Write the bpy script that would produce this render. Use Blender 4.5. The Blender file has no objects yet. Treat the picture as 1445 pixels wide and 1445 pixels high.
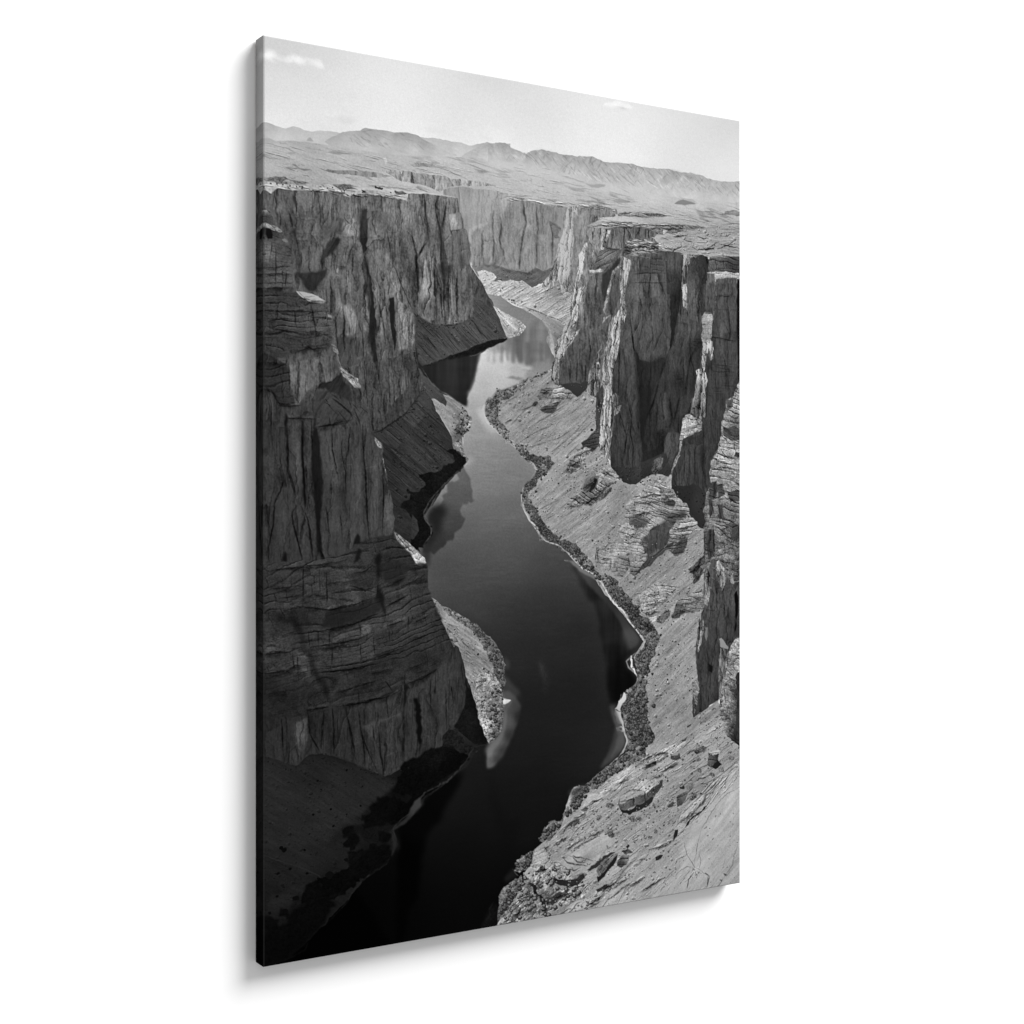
"""A black and white canyon photograph printed on a 24 x 36 inch wrapped canvas, hung on a white wall."""
import bpy, math
import numpy as np

sc = bpy.context.scene
CW, CH, CD = .6096, .9144, .0200         # canvas width, height and depth in metres
GAP = .0015                              # the stretcher stands off the wall by this much
MIDZ = 1.50                              # height of the middle of the canvas above the floor
TOP, LEFT, FRONT = MIDZ+CH/2, -CW/2, -(CD+GAP)

# ---------------------------------------------------------------- camera
cam = bpy.data.objects.new('camera', bpy.data.cameras.new('camera'))
sc.collection.objects.link(cam); sc.camera = cam
cam.location = (LEFT-.55927, FRONT-1.35637, TOP-.50417*CH)
cam.rotation_euler = (math.radians(90), 0, math.radians(-31.963))
cam.data.sensor_width = 36; cam.data.lens = 51.875; cam.data.shift_y = -.0069
cam.data.clip_start = .01; cam.data.clip_end = 100

# ---------------------------------------------------------------- light: soft studio light, one big softbox high on the right
world = bpy.data.worlds.new('World'); sc.world = world; world.use_nodes = True
bg = world.node_tree.nodes['Background']
bg.inputs['Color'].default_value = (1, 1, 1, 1); bg.inputs['Strength'].default_value = .58
AMBIENT_AND_KEY = 1.40                   # light falling on the print (a white diffuser there would show this value)
ld = bpy.data.lights.new('softbox', 'AREA'); ld.shape = 'ELLIPSE'; ld.size = 11.0; ld.size_y = 7.8; ld.energy = 3250
lo = bpy.data.objects.new('softbox', ld); sc.collection.objects.link(lo)
d = np.array((1.14, -1, 1.44)); d = d/np.linalg.norm(d)*13
lo.location = (float(d[0]), float(d[1]), MIDZ+float(d[2]))
lo.rotation_euler = (-lo.location.__class__((float(d[0]), float(d[1]), float(d[2])))).to_track_quat('-Z', 'Y').to_euler()

vs = sc.view_settings
sc.display_settings.display_device = 'sRGB'
vs.view_transform = 'Standard'; vs.look = 'None'; vs.exposure = 0; vs.gamma = 1; vs.use_curve_mapping = False

# ---------------------------------------------------------------- the printed picture
GW, GH = 960, 1440                      # print resolution: dots across and down the canvas
UNIT = 2.54                             # quarter millimetres per dot
_rng = np.random.RandomState(11)
_TAB = _rng.rand(256, 256).astype(np.float32)
def vnoise(x, y, seed=0):
    xi = np.floor(x).astype(np.int32); yi = np.floor(y).astype(np.int32)
    fx = (x - xi).astype(np.float32); fy = (y - yi).astype(np.float32)
    fx = fx*fx*(3-2*fx); fy = fy*fy*(3-2*fy)
    ox, oy = (seed*37) % 256, (seed*91) % 256
    a, b = (xi+ox) & 255, (xi+ox+1) & 255
    c, d = (yi+oy) & 255, (yi+oy+1) & 255
    t = _TAB
    return (t[c, a]*(1-fx)+t[c, b]*fx)*(1-fy) + (t[d, a]*(1-fx)+t[d, b]*fx)*fy
def fbm(x, y, seed=0, octv=3, gain=.5):
    s = 0; w = 1; tot = 0
    for k in range(octv):
        s = s + w*vnoise(x*2**k+13.7*k, y*2**k+7.1*k, seed+k); tot += w; w *= gain
    return s/tot*2-1                    # about -1..1
_H = np.random.RandomState(5).rand(3, 256, 256).astype(np.float32)
def cells(x, y, seed=0):
    """cellular noise: distance to the nearest centre, gap to the second, cell value, offset from the centre"""
    xi = np.floor(x).astype(np.int32); yi = np.floor(y).astype(np.int32)
    f1 = np.full(x.shape, 9., np.float32); f2 = f1.copy(); cid = np.zeros_like(f1); vx = cid.copy(); vy = cid.copy()
    for dj in (-1, 0, 1):
        for di in (-1, 0, 1):
            a = (xi+di+seed*37) & 255; b = (yi+dj+seed*91) & 255
            dx = (x-(xi+di+.1+.8*_H[0, b, a])).astype(np.float32); dy = (y-(yi+dj+.1+.8*_H[1, b, a])).astype(np.float32)
            d = np.sqrt(dx*dx+dy*dy); near = d < f1
            f2 = np.where(near, f1, np.minimum(f2, d)); f1 = np.where(near, d, f1)
            cid = np.where(near, _H[2, b, a], cid); vx = np.where(near, dx, vx); vy = np.where(near, dy, vy)
    return f1, f2-f1, cid, vx, vy
def ss(a, b, x):
    t = np.clip((x-a)/(b-a), 0, 1); return t*t*(3-2*t)
def blur(a, r):
    if r <= 0: return a
    if r < 1:                            # a slight softening of the edge
        k = .25*r
        for ax in (0, 1):
            p = np.pad(a, [(1, 1) if q == ax else (0, 0) for q in (0, 1)], mode='edge')
            n = a.shape[ax]; a = (1-2*k)*a+k*(np.take(p, range(0, n), axis=ax)+np.take(p, range(2, n+2), axis=ax))
        return a.astype(np.float32)
    r = int(max(1, round(r)))
    for ax in (0, 1):
        for _ in range(2):
            p = np.pad(a, [(r+1, r) if k == ax else (0, 0) for k in (0, 1)], mode='edge')
            c = np.cumsum(p, axis=ax, dtype=np.float64)
            n = a.shape[ax]
            hi = np.take(c, range(2*r+1, 2*r+1+n), axis=ax); lo = np.take(c, range(0, n), axis=ax)
            a = ((hi-lo)/(2*r+1)).astype(np.float32)
    return a
def roughen(pts, amp, seed, closed=True, step=5.0):
    """resample an outline and push its points about, so that rock edges are ragged"""
    p = np.array(pts, float)
    if closed: p = np.vstack([p, p[:1]])
    out = []
    rs = np.random.RandomState(seed)
    for a, b in zip(p[:-1], p[1:]):
        L = np.hypot(*(b-a)); n = max(1, int(L/step))
        t = np.arange(n)/n
        out.append(a+(b-a)*t[:, None])
    q = np.vstack(out + ([] if closed else [p[-1:]]))
    if amp > 0:
        n = len(q)
        for f, g in ((1, .55), (3, .45), (8, .6)):
            m = max(3, n//f)
            v = rs.randn(m, 2)*amp*g
            idx = np.linspace(0, m, n, endpoint=False)
            i0 = idx.astype(int) % m; i1 = (i0+1) % m; ft = (idx-idx.astype(int))[:, None]
            q = q + v[i0]*(1-ft)+v[i1]*ft
    return q
def raster(pts):
    """coverage of a polygon: returns (y0,y1,x0,x1, mask)"""
    p = np.asarray(pts, float)
    x0 = int(max(0, np.floor(p[:, 0].min())-1)); x1 = int(min(GW, np.ceil(p[:, 0].max())+2))
    y0 = int(max(0, np.floor(p[:, 1].min())-1)); y1 = int(min(GH, np.ceil(p[:, 1].max())+2))
    if x1 <= x0 or y1 <= y0: return None
    w, h = x1-x0, y1-y0
    S = 4
    acc = np.zeros((h*S, w+2), np.float32)
    a = p; b = np.roll(p, -1, axis=0)
    for (ax, ay), (bx, by) in zip(a, b):
        if ay == by: continue
        sg = 1.0
        if ay > by: ax, ay, bx, by = bx, by, ax, ay; sg = -1.0
        k0 = max(0, int(np.ceil((ay-y0)*S-.5))); k1 = min(h*S-1, int(np.floor((by-y0)*S-.5-1e-9)))
        if k1 < k0: continue
        ks = np.arange(k0, k1+1)
        xs = ax+(bx-ax)*((ks+.5)/S+y0-ay)/(by-ay)-x0
        xs = np.clip(xs, 0, w)
        i = xs.astype(int); f = xs-i
        np.add.at(acc, (ks, i), sg*(1-f)); np.add.at(acc, (ks, i+1), sg*f)
    m = np.clip(np.abs(np.cumsum(acc, axis=1)), 0, 1)[:, :w]
    return y0, y1, x0, x1, m.reshape(h, S, w).mean(axis=1)
def ribbon(pts, w0, w1, seed, rough=.5, wm=None):
    q = roughen(pts, rough, seed, closed=False, step=4.0)
    d = np.gradient(q, axis=0); n = np.stack([-d[:, 1], d[:, 0]], 1); n /= np.maximum(1e-6, np.hypot(n[:, 0], n[:, 1]))[:, None]
    t = np.linspace(0, 1, len(q)); rs = np.random.RandomState(seed+5)
    w = (w0+(w1-w0)*t) if wm is None else np.where(t < .5, w0+(wm-w0)*2*t, wm+(w1-wm)*(2*t-1))
    k = rs.rand(len(q)+4); k = (k[:-4]+k[1:-3]+k[2:-2]+k[3:-1])/4
    w = .48*w*(.1+1.8*k)*np.minimum(1, .35+3*np.minimum(t, 1-t))
    return np.vstack([q+n*w[:, None]/2, (q-n*w[:, None]/2)[::-1]])
def tones(ctrl, y0, y1, x0, x1, wide=.015):
    """smooth tone through control points (x, y, grey 0..255)"""
    c = np.array(ctrl, float)
    if len(c) == 1: return np.full((y1-y0, x1-x0), c[0, 2], np.float32)
    st = 6
    ys = np.arange(y0, y1+st, st); xs = np.arange(x0, x1+st, st)
    X, Y = np.meshgrid(xs, ys)
    num = 0; den = 0; sf = 20+(wide*np.hypot(y1-y0, x1-x0))**2
    for cx, cy, v in c:
        w = 1/((X-cx)**2+(Y-cy)**2+sf)**1.5
        num = num+w*v; den = den+w
    g = (num/den).astype(np.float32)
    yy = np.arange(y1-y0)/st; xx = np.arange(x1-x0)/st
    yi = yy.astype(int); xi = xx.astype(int); fy = (yy-yi)[:, None]; fx = (xx-xi)[None]
    yj = np.minimum(yi+1, len(ys)-1); xj = np.minimum(xi+1, len(xs)-1)
    return (g[yi][:, xi]*(1-fx)+g[yi][:, xj]*fx)*(1-fy)+(g[yj][:, xi]*(1-fx)+g[yj][:, xj]*fx)*fy
# ---- rock, scree, brush and water grain: factors about 1 -----------------------------------
def tex_none(X, Y, a, s): return np.zeros_like(X)
def _relief(h, lx, ly, k, ao, r1=3, r2=9):
    """shade a height field as light from one side and sky light that does not reach the hollows"""
    gy, gx = np.gradient(h) if min(h.shape) > 1 else (np.zeros_like(h), np.zeros_like(h))
    g = gx*lx+gy*ly
    return k*np.tanh(g*2.2)/2.2-ao*np.clip(blur(h, r1)-h, -.05, 1)-ao*.8*np.clip(blur(h, r2)-h, -.06, 1)
def tex_cliff(X, Y, a, s):
    wx = X + 8*fbm(X*.03, Y*.02, s, 3, .6) + 2.2*fbm(X*.15, Y*.1, s+2, 2) + np.tan(np.radians(a))*Y
    wy = Y + 16*fbm(X*.03, Y*.03, s+4, 3)
    _, e1, i1, _, _ = cells(wx/30, wy/150, s)
    _, e2, i2, _, _ = cells(wx/11, wy/46, s+1)
    _, e3, i3, _, _ = cells(wx/4.2, wy/13, s+2)
    g = ss(-.3, .3, fbm(X*.03, Y*.025, s+6, 2))
    b = fbm(X*.045, Y*.03, s+12, 4, .6); f = fbm(X*.4, Y*.36, s+14, 2); fl = fbm(wx*.2, Y*.045, s+10, 3, .55)
    q = (Y-.05*X+6*fbm(X*.02, Y*.02, s+18, 2))/38; p = q-np.floor(q); bed = ss(.0, .06, p)*ss(0, .5, p)*.3*ss(0, .3, fbm(X*.02, np.floor(q)*3.1, s+20, 2))
    g4 = ss(-.3, .3, fbm(X*.022, Y*.012, s+22, 3)); sc = fbm(wx*.42, Y*.05, s+24, 3, .6)
    h = .8*i1+.85*ss(0, .4, e1)*(.25+.75*g4)+(.5*i2+.45*ss(0, .4, e2)*g4)*(.3+.7*g)+(.26*i3+.12*ss(0, .3, e3))*(.4+.6*g)+.22*fl+.4*b+.3*bed+.14*sc
    return _relief(h, .55, .35, .85, .40)+.2*b+.14*f+.1*fl+.07*sc+.06*(i2-.5)+.05
def tex_haze(X, Y, a, s): return .45*tex_cliff(X, Y, a, s)
def _rot(X, Y, a):
    c, d = np.cos(np.radians(a)), np.sin(np.radians(a)); return X*c+Y*d, -X*d+Y*c
def stones(X, Y, s, dens):
    """rubble of three sizes, lit from the upper left and throwing small shadows"""
    out = 0
    gate = fbm(X*.02, Y*.02, s, 3)
    for k, d in enumerate((9., 5., 2.8)):
        keep = 1-dens*(.35, .6, .9)[k]*(.5+.9*ss(-.35, .4, gate))
        def m(ox, oy):
            xx = X-ox+1.5*fbm(X*.2, Y*.2, s+k, 2); yy = Y-oy+1.5*fbm(X*.2, Y*.2, s+9+k, 2)
            f1, _, i, _, _ = cells(xx/d, yy/(d*.75), s+3*k)
            return (1-ss(.3, .38, f1+.25*(i-1)))*(i > keep)
        a = m(0, 0); b = m(d*.16, d*.2); c = m(-d*.13, -d*.16)
        out = out+.2*np.clip(a-b, 0, 1)-.16*np.clip(a-c, 0, 1)-.42*np.clip(b-a, 0, 1)
    return out
def tex_talus(X, Y, a, s):
    u, v = _rot(X, Y, a)
    v = v+5*fbm(X*.02, Y*.02, s, 3)
    r1 = fbm(u*.008, v*.08, s+1, 4, .6); r1b = fbm(u*.008, (v-1.3)*.08, s+1, 4, .6)
    r2 = fbm(u*.04, v*.35, s+4, 3)
    rill = ss(.93, 1, 1-np.abs(fbm(u*.011, v*.08, s+7, 2)))*ss(0, .5, fbm(X*.02, Y*.02, s+8, 2))
    sp = ss(.42, .62, fbm(u*.2, v*.3, s+10, 2))*ss(-.1, .4, fbm(X*.02, Y*.02, s+12, 3))
    lt = ss(.5, .7, fbm(u*.18, v*.3, s+11, 2))*ss(-.1, .4, fbm(X*.02, Y*.02, s+13, 3))
    b = fbm(X*.025, Y*.025, s+14, 4, .6); f = fbm(X*.5, Y*.5, s+17, 2)
    gu = fbm(u*.012, v*.035, s+21, 4, .55)
    return stones(X, Y, s+23, .07)+_relief(1.6*gu, -.2, .8, .8, .22, 3, 9)+.05*r1+.06*r2+.3*(r1b-r1)-.1*rill-.2*sp+.08*lt+.12*b+.10*f
def tex_slab(X, Y, a, s):
    u, v = _rot(X, Y, a)
    v = v+3.5*fbm(X*.015, Y*.015, s, 3)+1.2*fbm(X*.09, Y*.09, s+2, 2)
    r1 = fbm(u*.012, v*.07, s+1, 4, .6); r1b = fbm(u*.012, (v-1.4)*.07, s+1, 4, .6)
    r2 = fbm(u*.04, v*.3, s+4, 3)
    st = v/10+.9*fbm(X*.02, Y*.02, s+6, 3); p = st-np.floor(st); row = np.floor(st)
    g = ss(.02, .3, fbm(u*.035+row*1.7, v*.01, s+7, 2))*ss(-.2, .3, fbm(X*.018, Y*.018, s+8, 2))           # ledges that come and go
    und = ss(.72, .92, p)*g; lip = ss(.35, .7, p)*(1-ss(.7, .8, p))*g
    sp = ss(.5, .68, fbm(u*.18, v*.26, s+11, 2))*ss(.0, .4, fbm(X*.02, Y*.02, s+13, 2))
    f = fbm(X*.5, Y*.5, s+17, 2); b = fbm(X*.03, Y*.03, s+19, 4, .6)
    return stones(X, Y, s+23, .10)+.05*r1+.06*r2+.5*(r1b-r1)-.34*und+.1*lip-.38*sp+.09*f+.11*b
def _ledge(X, Y, a, s, rw, bw):
    u, v = _rot(X, Y, a)
    v = v+9*fbm(X*.014, Y*.014, s, 3)+2*fbm(X*.09, Y*.09, s+2, 3, .6); u = u+5*fbm(X*.06, Y*.06, s+3, 3)
    q = v/rw+1.9*fbm(v*(.33/rw), u*.002, s+22, 2)+1.1*fbm(X*.012, Y*.012, s+4, 3); row = np.floor(q); p = q-row
    hr = vnoise(row*3.17, row*0+.5, s+5)
    k = u/bw*(.5+1.1*hr)+row*.41; blk = np.floor(k); kp = np.abs(k-blk-.5)*2
    hb = vnoise(blk*2.3, row*1.9, s+6); out = vnoise(u*.03+row*2.1, row*1.3, s+8)
    gate = ss(-.25, .3, fbm(X*.025, Y*.025, s+7, 3)); gate2 = ss(-.15, .3, fbm(X*.035, Y*.035, s+9, 2))
    _, e3, i3, _, _ = cells(u/5, v/4, s+21)
    b = fbm(X*.035, Y*.035, s+11, 4, .6); f = fbm(X*.38, Y*.38, s+13, 2); g = fbm(X*.12, Y*.12, s+15, 3)
    prof = ss(0, .16, p)*(1-ss(.78, .98, p)*.9)
    h = (.35+.65*out)*(.9*prof+.45*hr)*(.3+.7*gate)+(.4*hb-.4*ss(.84, .98, kp)*ss(.3, .6, hb))*gate2+.14*(i3+ss(0, .3, e3))+.3*b+.1*g
    return _relief(h, .35, .8, 1.0, .62, 2, 7)+.18*b+.12*f+.1*g+.05*(hb-.5)+.04
def tex_bare(X, Y, a, s):               # smooth swept rock with a faint grain
    u, v = _rot(X, Y, a); v = v+6*fbm(X*.012, Y*.012, s, 3)
    h = fbm(u*.008, v*.03, s+2, 5, .5)
    return _relief(1.2*h, .2, .8, .9, .2, 3, 9)+.05*fbm(u*.02, v*.2, s+5, 3)+.08*fbm(X*.03, Y*.03, s+7, 4, .6)+.06*fbm(X*.5, Y*.5, s+9, 2)-.3*ss(.6, .75, fbm(u*.16, v*.22, s+11, 2))
def tex_strata(X, Y, a, s): return _ledge(X, Y, a, s, 15, 24)
def tex_ledge(X, Y, a, s): return .85*_ledge(X, Y, a, s, 8, 26)
def tex_crag(X, Y, a, s):
    u, v = _rot(X, Y, a)
    u = u+5*fbm(X*.06, Y*.06, s, 3, .6); v = v+5*fbm(X*.06, Y*.06, s+2, 3, .6)
    _, e1, i1, v1, w1 = cells(u/15, v/8, s); _, e2, i2, v2, w2 = cells(u/5.5, v/3.4, s+1)
    b = fbm(X*.045, Y*.045, s+4, 4, .6); f = fbm(X*.4, Y*.4, s+6, 2)
    g = ss(-.3, .25, fbm(X*.05, Y*.05, s+8, 2))
    return .24*(i1-.5)+.24*(i2-.5)-.38*ss(.1, .5, w1)*g-.2*w2-.16*v1-.1*v2-.36*(1-ss(0, .1, e1))*g-.16*(1-ss(0, .14, e2))+.34*b+.13*f+.06
def tex_streaky(X, Y, a, s):           # steep lit rock, bright ribs and dark chutes
    wx = X+np.tan(np.radians(a))*Y+6*fbm(X*.06, Y*.03, s, 3, .6); wy = Y+8*fbm(X*.06, Y*.06, s+2, 3)
    _, e1, i1, v1, _ = cells(wx/7, wy/34, s); _, e2, i2, v2, w2 = cells(wx/3.2, wy/9, s+1)
    n = fbm(wx*.12, Y*.022, s+4, 3); f = fbm(X*.4, Y*.36, s+6, 2)
    return np.minimum(.4*(i1-.5)+.3*(i2-.5)-.3*v1-.14*v2-.4*(1-ss(0, .12, e1))-.15*(1-ss(0, .2, e2))+.4*n+.12*f, .2)
def tex_brush(X, Y, a, s):
    d = a if a > 1 else 7
    wx = X+4*fbm(X*.1, Y*.1, s, 3, .6); wy = Y+4*fbm(X*.1, Y*.1, s+2, 3, .6)
    f1, e1, i1, vx, vy = cells(wx/d, wy/(d*.8), s); _, e2, i2, wx2, wy2 = cells(wx/(d*.36), wy/(d*.32), s+1)
    f = fbm(X*.5, Y*.5, s+4, 1); b = fbm(X*.035, Y*.035, s+5, 3); h = fbm(X*.2, Y*.2, s+8, 2)
    return .22*(vx*-.4-vy*.9)+.2*(-.5*wx2-wy2)+.3*(i1-.5)+.25*(i2-.5)-.3*ss(.45, .85, f1)*ss(-.3, .2, h)+.16*f+.32*b+.2*h+.1
def tex_water(X, Y, a, s):
    w = fbm(X*.02, Y*.05, s+9, 3)
    return .07*fbm(X*.006, Y*.02, s, 4)+.05*fbm(X*.06, Y*.35, s+4, 3)*ss(-.3, .4, w)+.03*fbm(X*.5, Y*.5, s+7, 1)+.03*w
def tex_mirror(X, Y, a, s):             # smooth vertical reflections
    return .45*fbm(X*.08, Y*.008, s, 3)+.12*fbm(X*.02, Y*.1, s+4, 2)
def tex_plain(X, Y, a, s):              # far plateau: thin level streaks
    u, v = _rot(X, Y, a)
    v = v+3*fbm(X*.02, Y*.02, s, 2)
    r = fbm(u*.012, v*.16, s+1, 3)
    ln = ss(.86, .97, 1-np.abs(fbm(u*.012, v*.1, s+5, 3)))*ss(.05, .4, fbm(u*.02, v*.05, s+6, 2))
    sp = ss(.5, .75, fbm(u*.12, v*.4, s+9, 2))*ss(-.1, .4, fbm(u*.015, v*.03, s+10, 2))
    return .05*r-.22*ln-.16*sp+.06*fbm(X*.4, Y*.5, s+11, 2)+.06*fbm(X*.02, Y*.04, s+13, 3)
def tex_speck(X, Y, a, s):              # pale ledge dotted with scrub
    n = ss(.3, .55, fbm(X*.22, Y*.3, s, 2)); r = fbm(X*.06, Y*.2, s+3, 3)
    return -.45*n*ss(-.3, .2, fbm(X*.03, Y*.05, s+5, 2))+.15*r+.1*fbm(X*.4, Y*.4, s+7, 1)
def tex_cloud(X, Y, a, s): return .02*fbm(X*.06, Y*.1, s, 3)
def tex_sky(X, Y, a, s):
    return .012*fbm(X*.01, Y*.02, s, 3)+.012*fbm(X*.6, Y*.6, s+4, 1)
def tex_range(X, Y, a, s):              # far mountains with folded flanks
    r = 0
    for q, w in ((a, .3), (a-75, .22)):
        u, v = _rot(X, Y, q); u = u+8*fbm(X*.03, Y*.03, s+3, 3)
        h = fbm(u*.03, v*.05, s, 4, .55); hb = fbm((u-1.2)*.03, (v+1.2)*.05, s, 4, .55); r = r+w*(hb-h)
    return r+.03*fbm(X*.05, Y*.05, s+9, 3)
TEX = {k[4:]: f for k, f in list(globals().items()) if k.startswith('tex_')}
def paint(ops, progress=None):
    V = np.full((GH, GW), 210, np.float32)
    YY, XX = np.mgrid[0:GH, 0:GW].astype(np.float32)
    for k, op in enumerate(ops):
        kind = op[0]
        if kind == 'F':                 # fill: outline, tone points, grain, amount, angle, raggedness, softness, opacity
            _, pts, ctl, tx, amp, ang, rough, soft, opa = op
            P = [(x/UNIT, y/UNIT) for x, y in pts]
            q = roughen(P, rough, k) if rough > 0 else np.array(P)
            r = raster(q)
            if r is None: continue
            y0, y1, x0, x1, m = r
            if soft > 0:
                pd = int(3*soft)+1
                Y0, Y1, X0, X1 = max(0, y0-pd), min(GH, y1+pd), max(0, x0-pd), min(GW, x1+pd)
                mm = np.zeros((Y1-Y0, X1-X0), np.float32); mm[y0-Y0:y0-Y0+m.shape[0], x0-X0:x0-X0+m.shape[1]] = m
                m = blur(mm, soft); y0, y1, x0, x1 = Y0, Y1, X0, X1
            if tx == 'cloud': m = m*ss(.15, .95, .75*m+.75*fbm(XX[y0:y1, x0:x1]*.07, YY[y0:y1, x0:x1]*.1, k % 200, 4, .6)+.1)
            t = tones([(x/UNIT, y/UNIT, v) for x, y, v in ctl], y0, y1, x0, x1, .045 if tx in ('water', 'sky', 'range') else .015)
            if amp: t = t*np.clip(1+amp*TEX[tx](XX[y0:y1, x0:x1], YY[y0:y1, x0:x1], ang, k*3 % 200), .15, 1.9)
            V[y0:y1, x0:x1] += (t-V[y0:y1, x0:x1])*m*opa
        elif kind == 'L':               # strokes: points, widths, multiplier (<3) or grey, softness
            _, pts, w0, w1, wm, val, soft, rough = op
            q = ribbon([(x/UNIT, y/UNIT) for x, y in pts], w0, w1, k, rough, wm)
            r = raster(q)
            if r is None: continue
            y0, y1, x0, x1, m = r
            if soft > 0:
                pd = int(3*soft)+1
                Y0, Y1, X0, X1 = max(0, y0-pd), min(GH, y1+pd), max(0, x0-pd), min(GW, x1+pd)
                mm = np.zeros((Y1-Y0, X1-X0), np.float32); mm[y0-Y0:y0-Y0+m.shape[0], x0-X0:x0-X0+m.shape[1]] = m
                m = blur(mm, soft); y0, y1, x0, x1 = Y0, Y1, X0, X1
            W = V[y0:y1, x0:x1]
            m = m*np.clip(.3+1.25*vnoise(XX[y0:y1, x0:x1]*.28, YY[y0:y1, x0:x1]*.28, k % 200), 0, 1)
            if val < 3: W *= 1+(val-1)*(.85 if val < 1 else 1)*m
            else: W += (val-W)*m
        elif kind == 'H':               # hatching: outline, angle, spread, how many, length, width, darkest, lightest, lit-edge factor
            _, pts, ang, spread, cnt, ln, wd, v0, v1, rim = op
            r = raster(np.array([(x/UNIT, y/UNIT) for x, y in pts]))
            if r is None: continue
            y0, y1, x0, x1, m = r
            iy, ix = np.nonzero(m > .5); rs = np.random.RandomState(1000+k)
            for q in range(int(cnt)):
                j = rs.randint(len(iy)); cx, cy = ix[j]+x0+rs.rand(), iy[j]+y0+rs.rand()
                a = np.radians(ang+spread*rs.randn()); L = ln*(.35+1.1*rs.rand()**2); n = max(3, int(L/3.5)+1)
                t = np.linspace(-.5, .5, n)*L
                bend = np.cumsum(rs.randn(n))*.22*wd**.5; bend -= bend.mean()
                px = cx+np.cos(a)*t-np.sin(a)*bend; py = cy+np.sin(a)*t+np.cos(a)*bend
                tt = np.linspace(0, 1, n); w = wd*(.4+.9*rs.rand())*(.25+2.2*tt*(1-tt))*(.6+.8*rs.rand(n))/2
                nx, ny = -np.sin(a), np.cos(a)
                val = v0+(v1-v0)*rs.rand()
                for off, f in (((wd*.9, rim),) if rim else ())+((0, val),):
                    pr = raster(np.stack([np.r_[px+nx*(w-off), (px-nx*(w+off))[::-1]], np.r_[py+ny*(w-off), (py-ny*(w+off))[::-1]]], 1))
                    if pr is None: continue
                    a0, a1, b0, b1, mm = pr
                    c0, c1, e0, e1 = max(a0, y0), min(a1, y1), max(b0, x0), min(b1, x1)
                    if c1 <= c0 or e1 <= e0: continue
                    V[c0:c1, e0:e1] *= 1+(f-1)*mm[c0-a0:c1-a0, e0-b0:e1-b0]*m[c0-y0:c1-y0, e0-x0:e1-x0]
        elif kind == 'D':               # shrubs and stones: (x, y, radius) list, grey, lit rim grey
            _, spots, val, rim = op
            rs = np.random.RandomState(k)
            for x, y, rad in spots:
                x, y, rad = x/UNIT, y/UNIT, rad/UNIT
                a = np.linspace(0, 2*np.pi, 14, endpoint=False)
                rr = rad*(.5+.6*rs.rand(14)); rr = (rr+np.roll(rr, 1))/2
                r = raster(np.stack([x+np.cos(a)*rr*1.1, y+np.sin(a)*rr*.9], 1))
                if r is None: continue
                y0, y1, x0, x1, m = r
                g = val
                V[y0:y1, x0:x1] += (g-V[y0:y1, x0:x1])*m
                if rim:
                    r = raster(np.stack([x-rad*.25+np.cos(a)*rr*.62, y-rad*.38+np.sin(a)*rr*.45], 1))
                    if r is not None:
                        y0, y1, x0, x1, m = r
                        V[y0:y1, x0:x1] += (rim-V[y0:y1, x0:x1])*m*.7
    V = np.clip(V, 2, 246); d = V-blur(V, 14); V = V+.22*d*np.clip(V/60, 0, 1)
    V = V+.45*(V-blur(V, 1.0))
    return V

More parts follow.
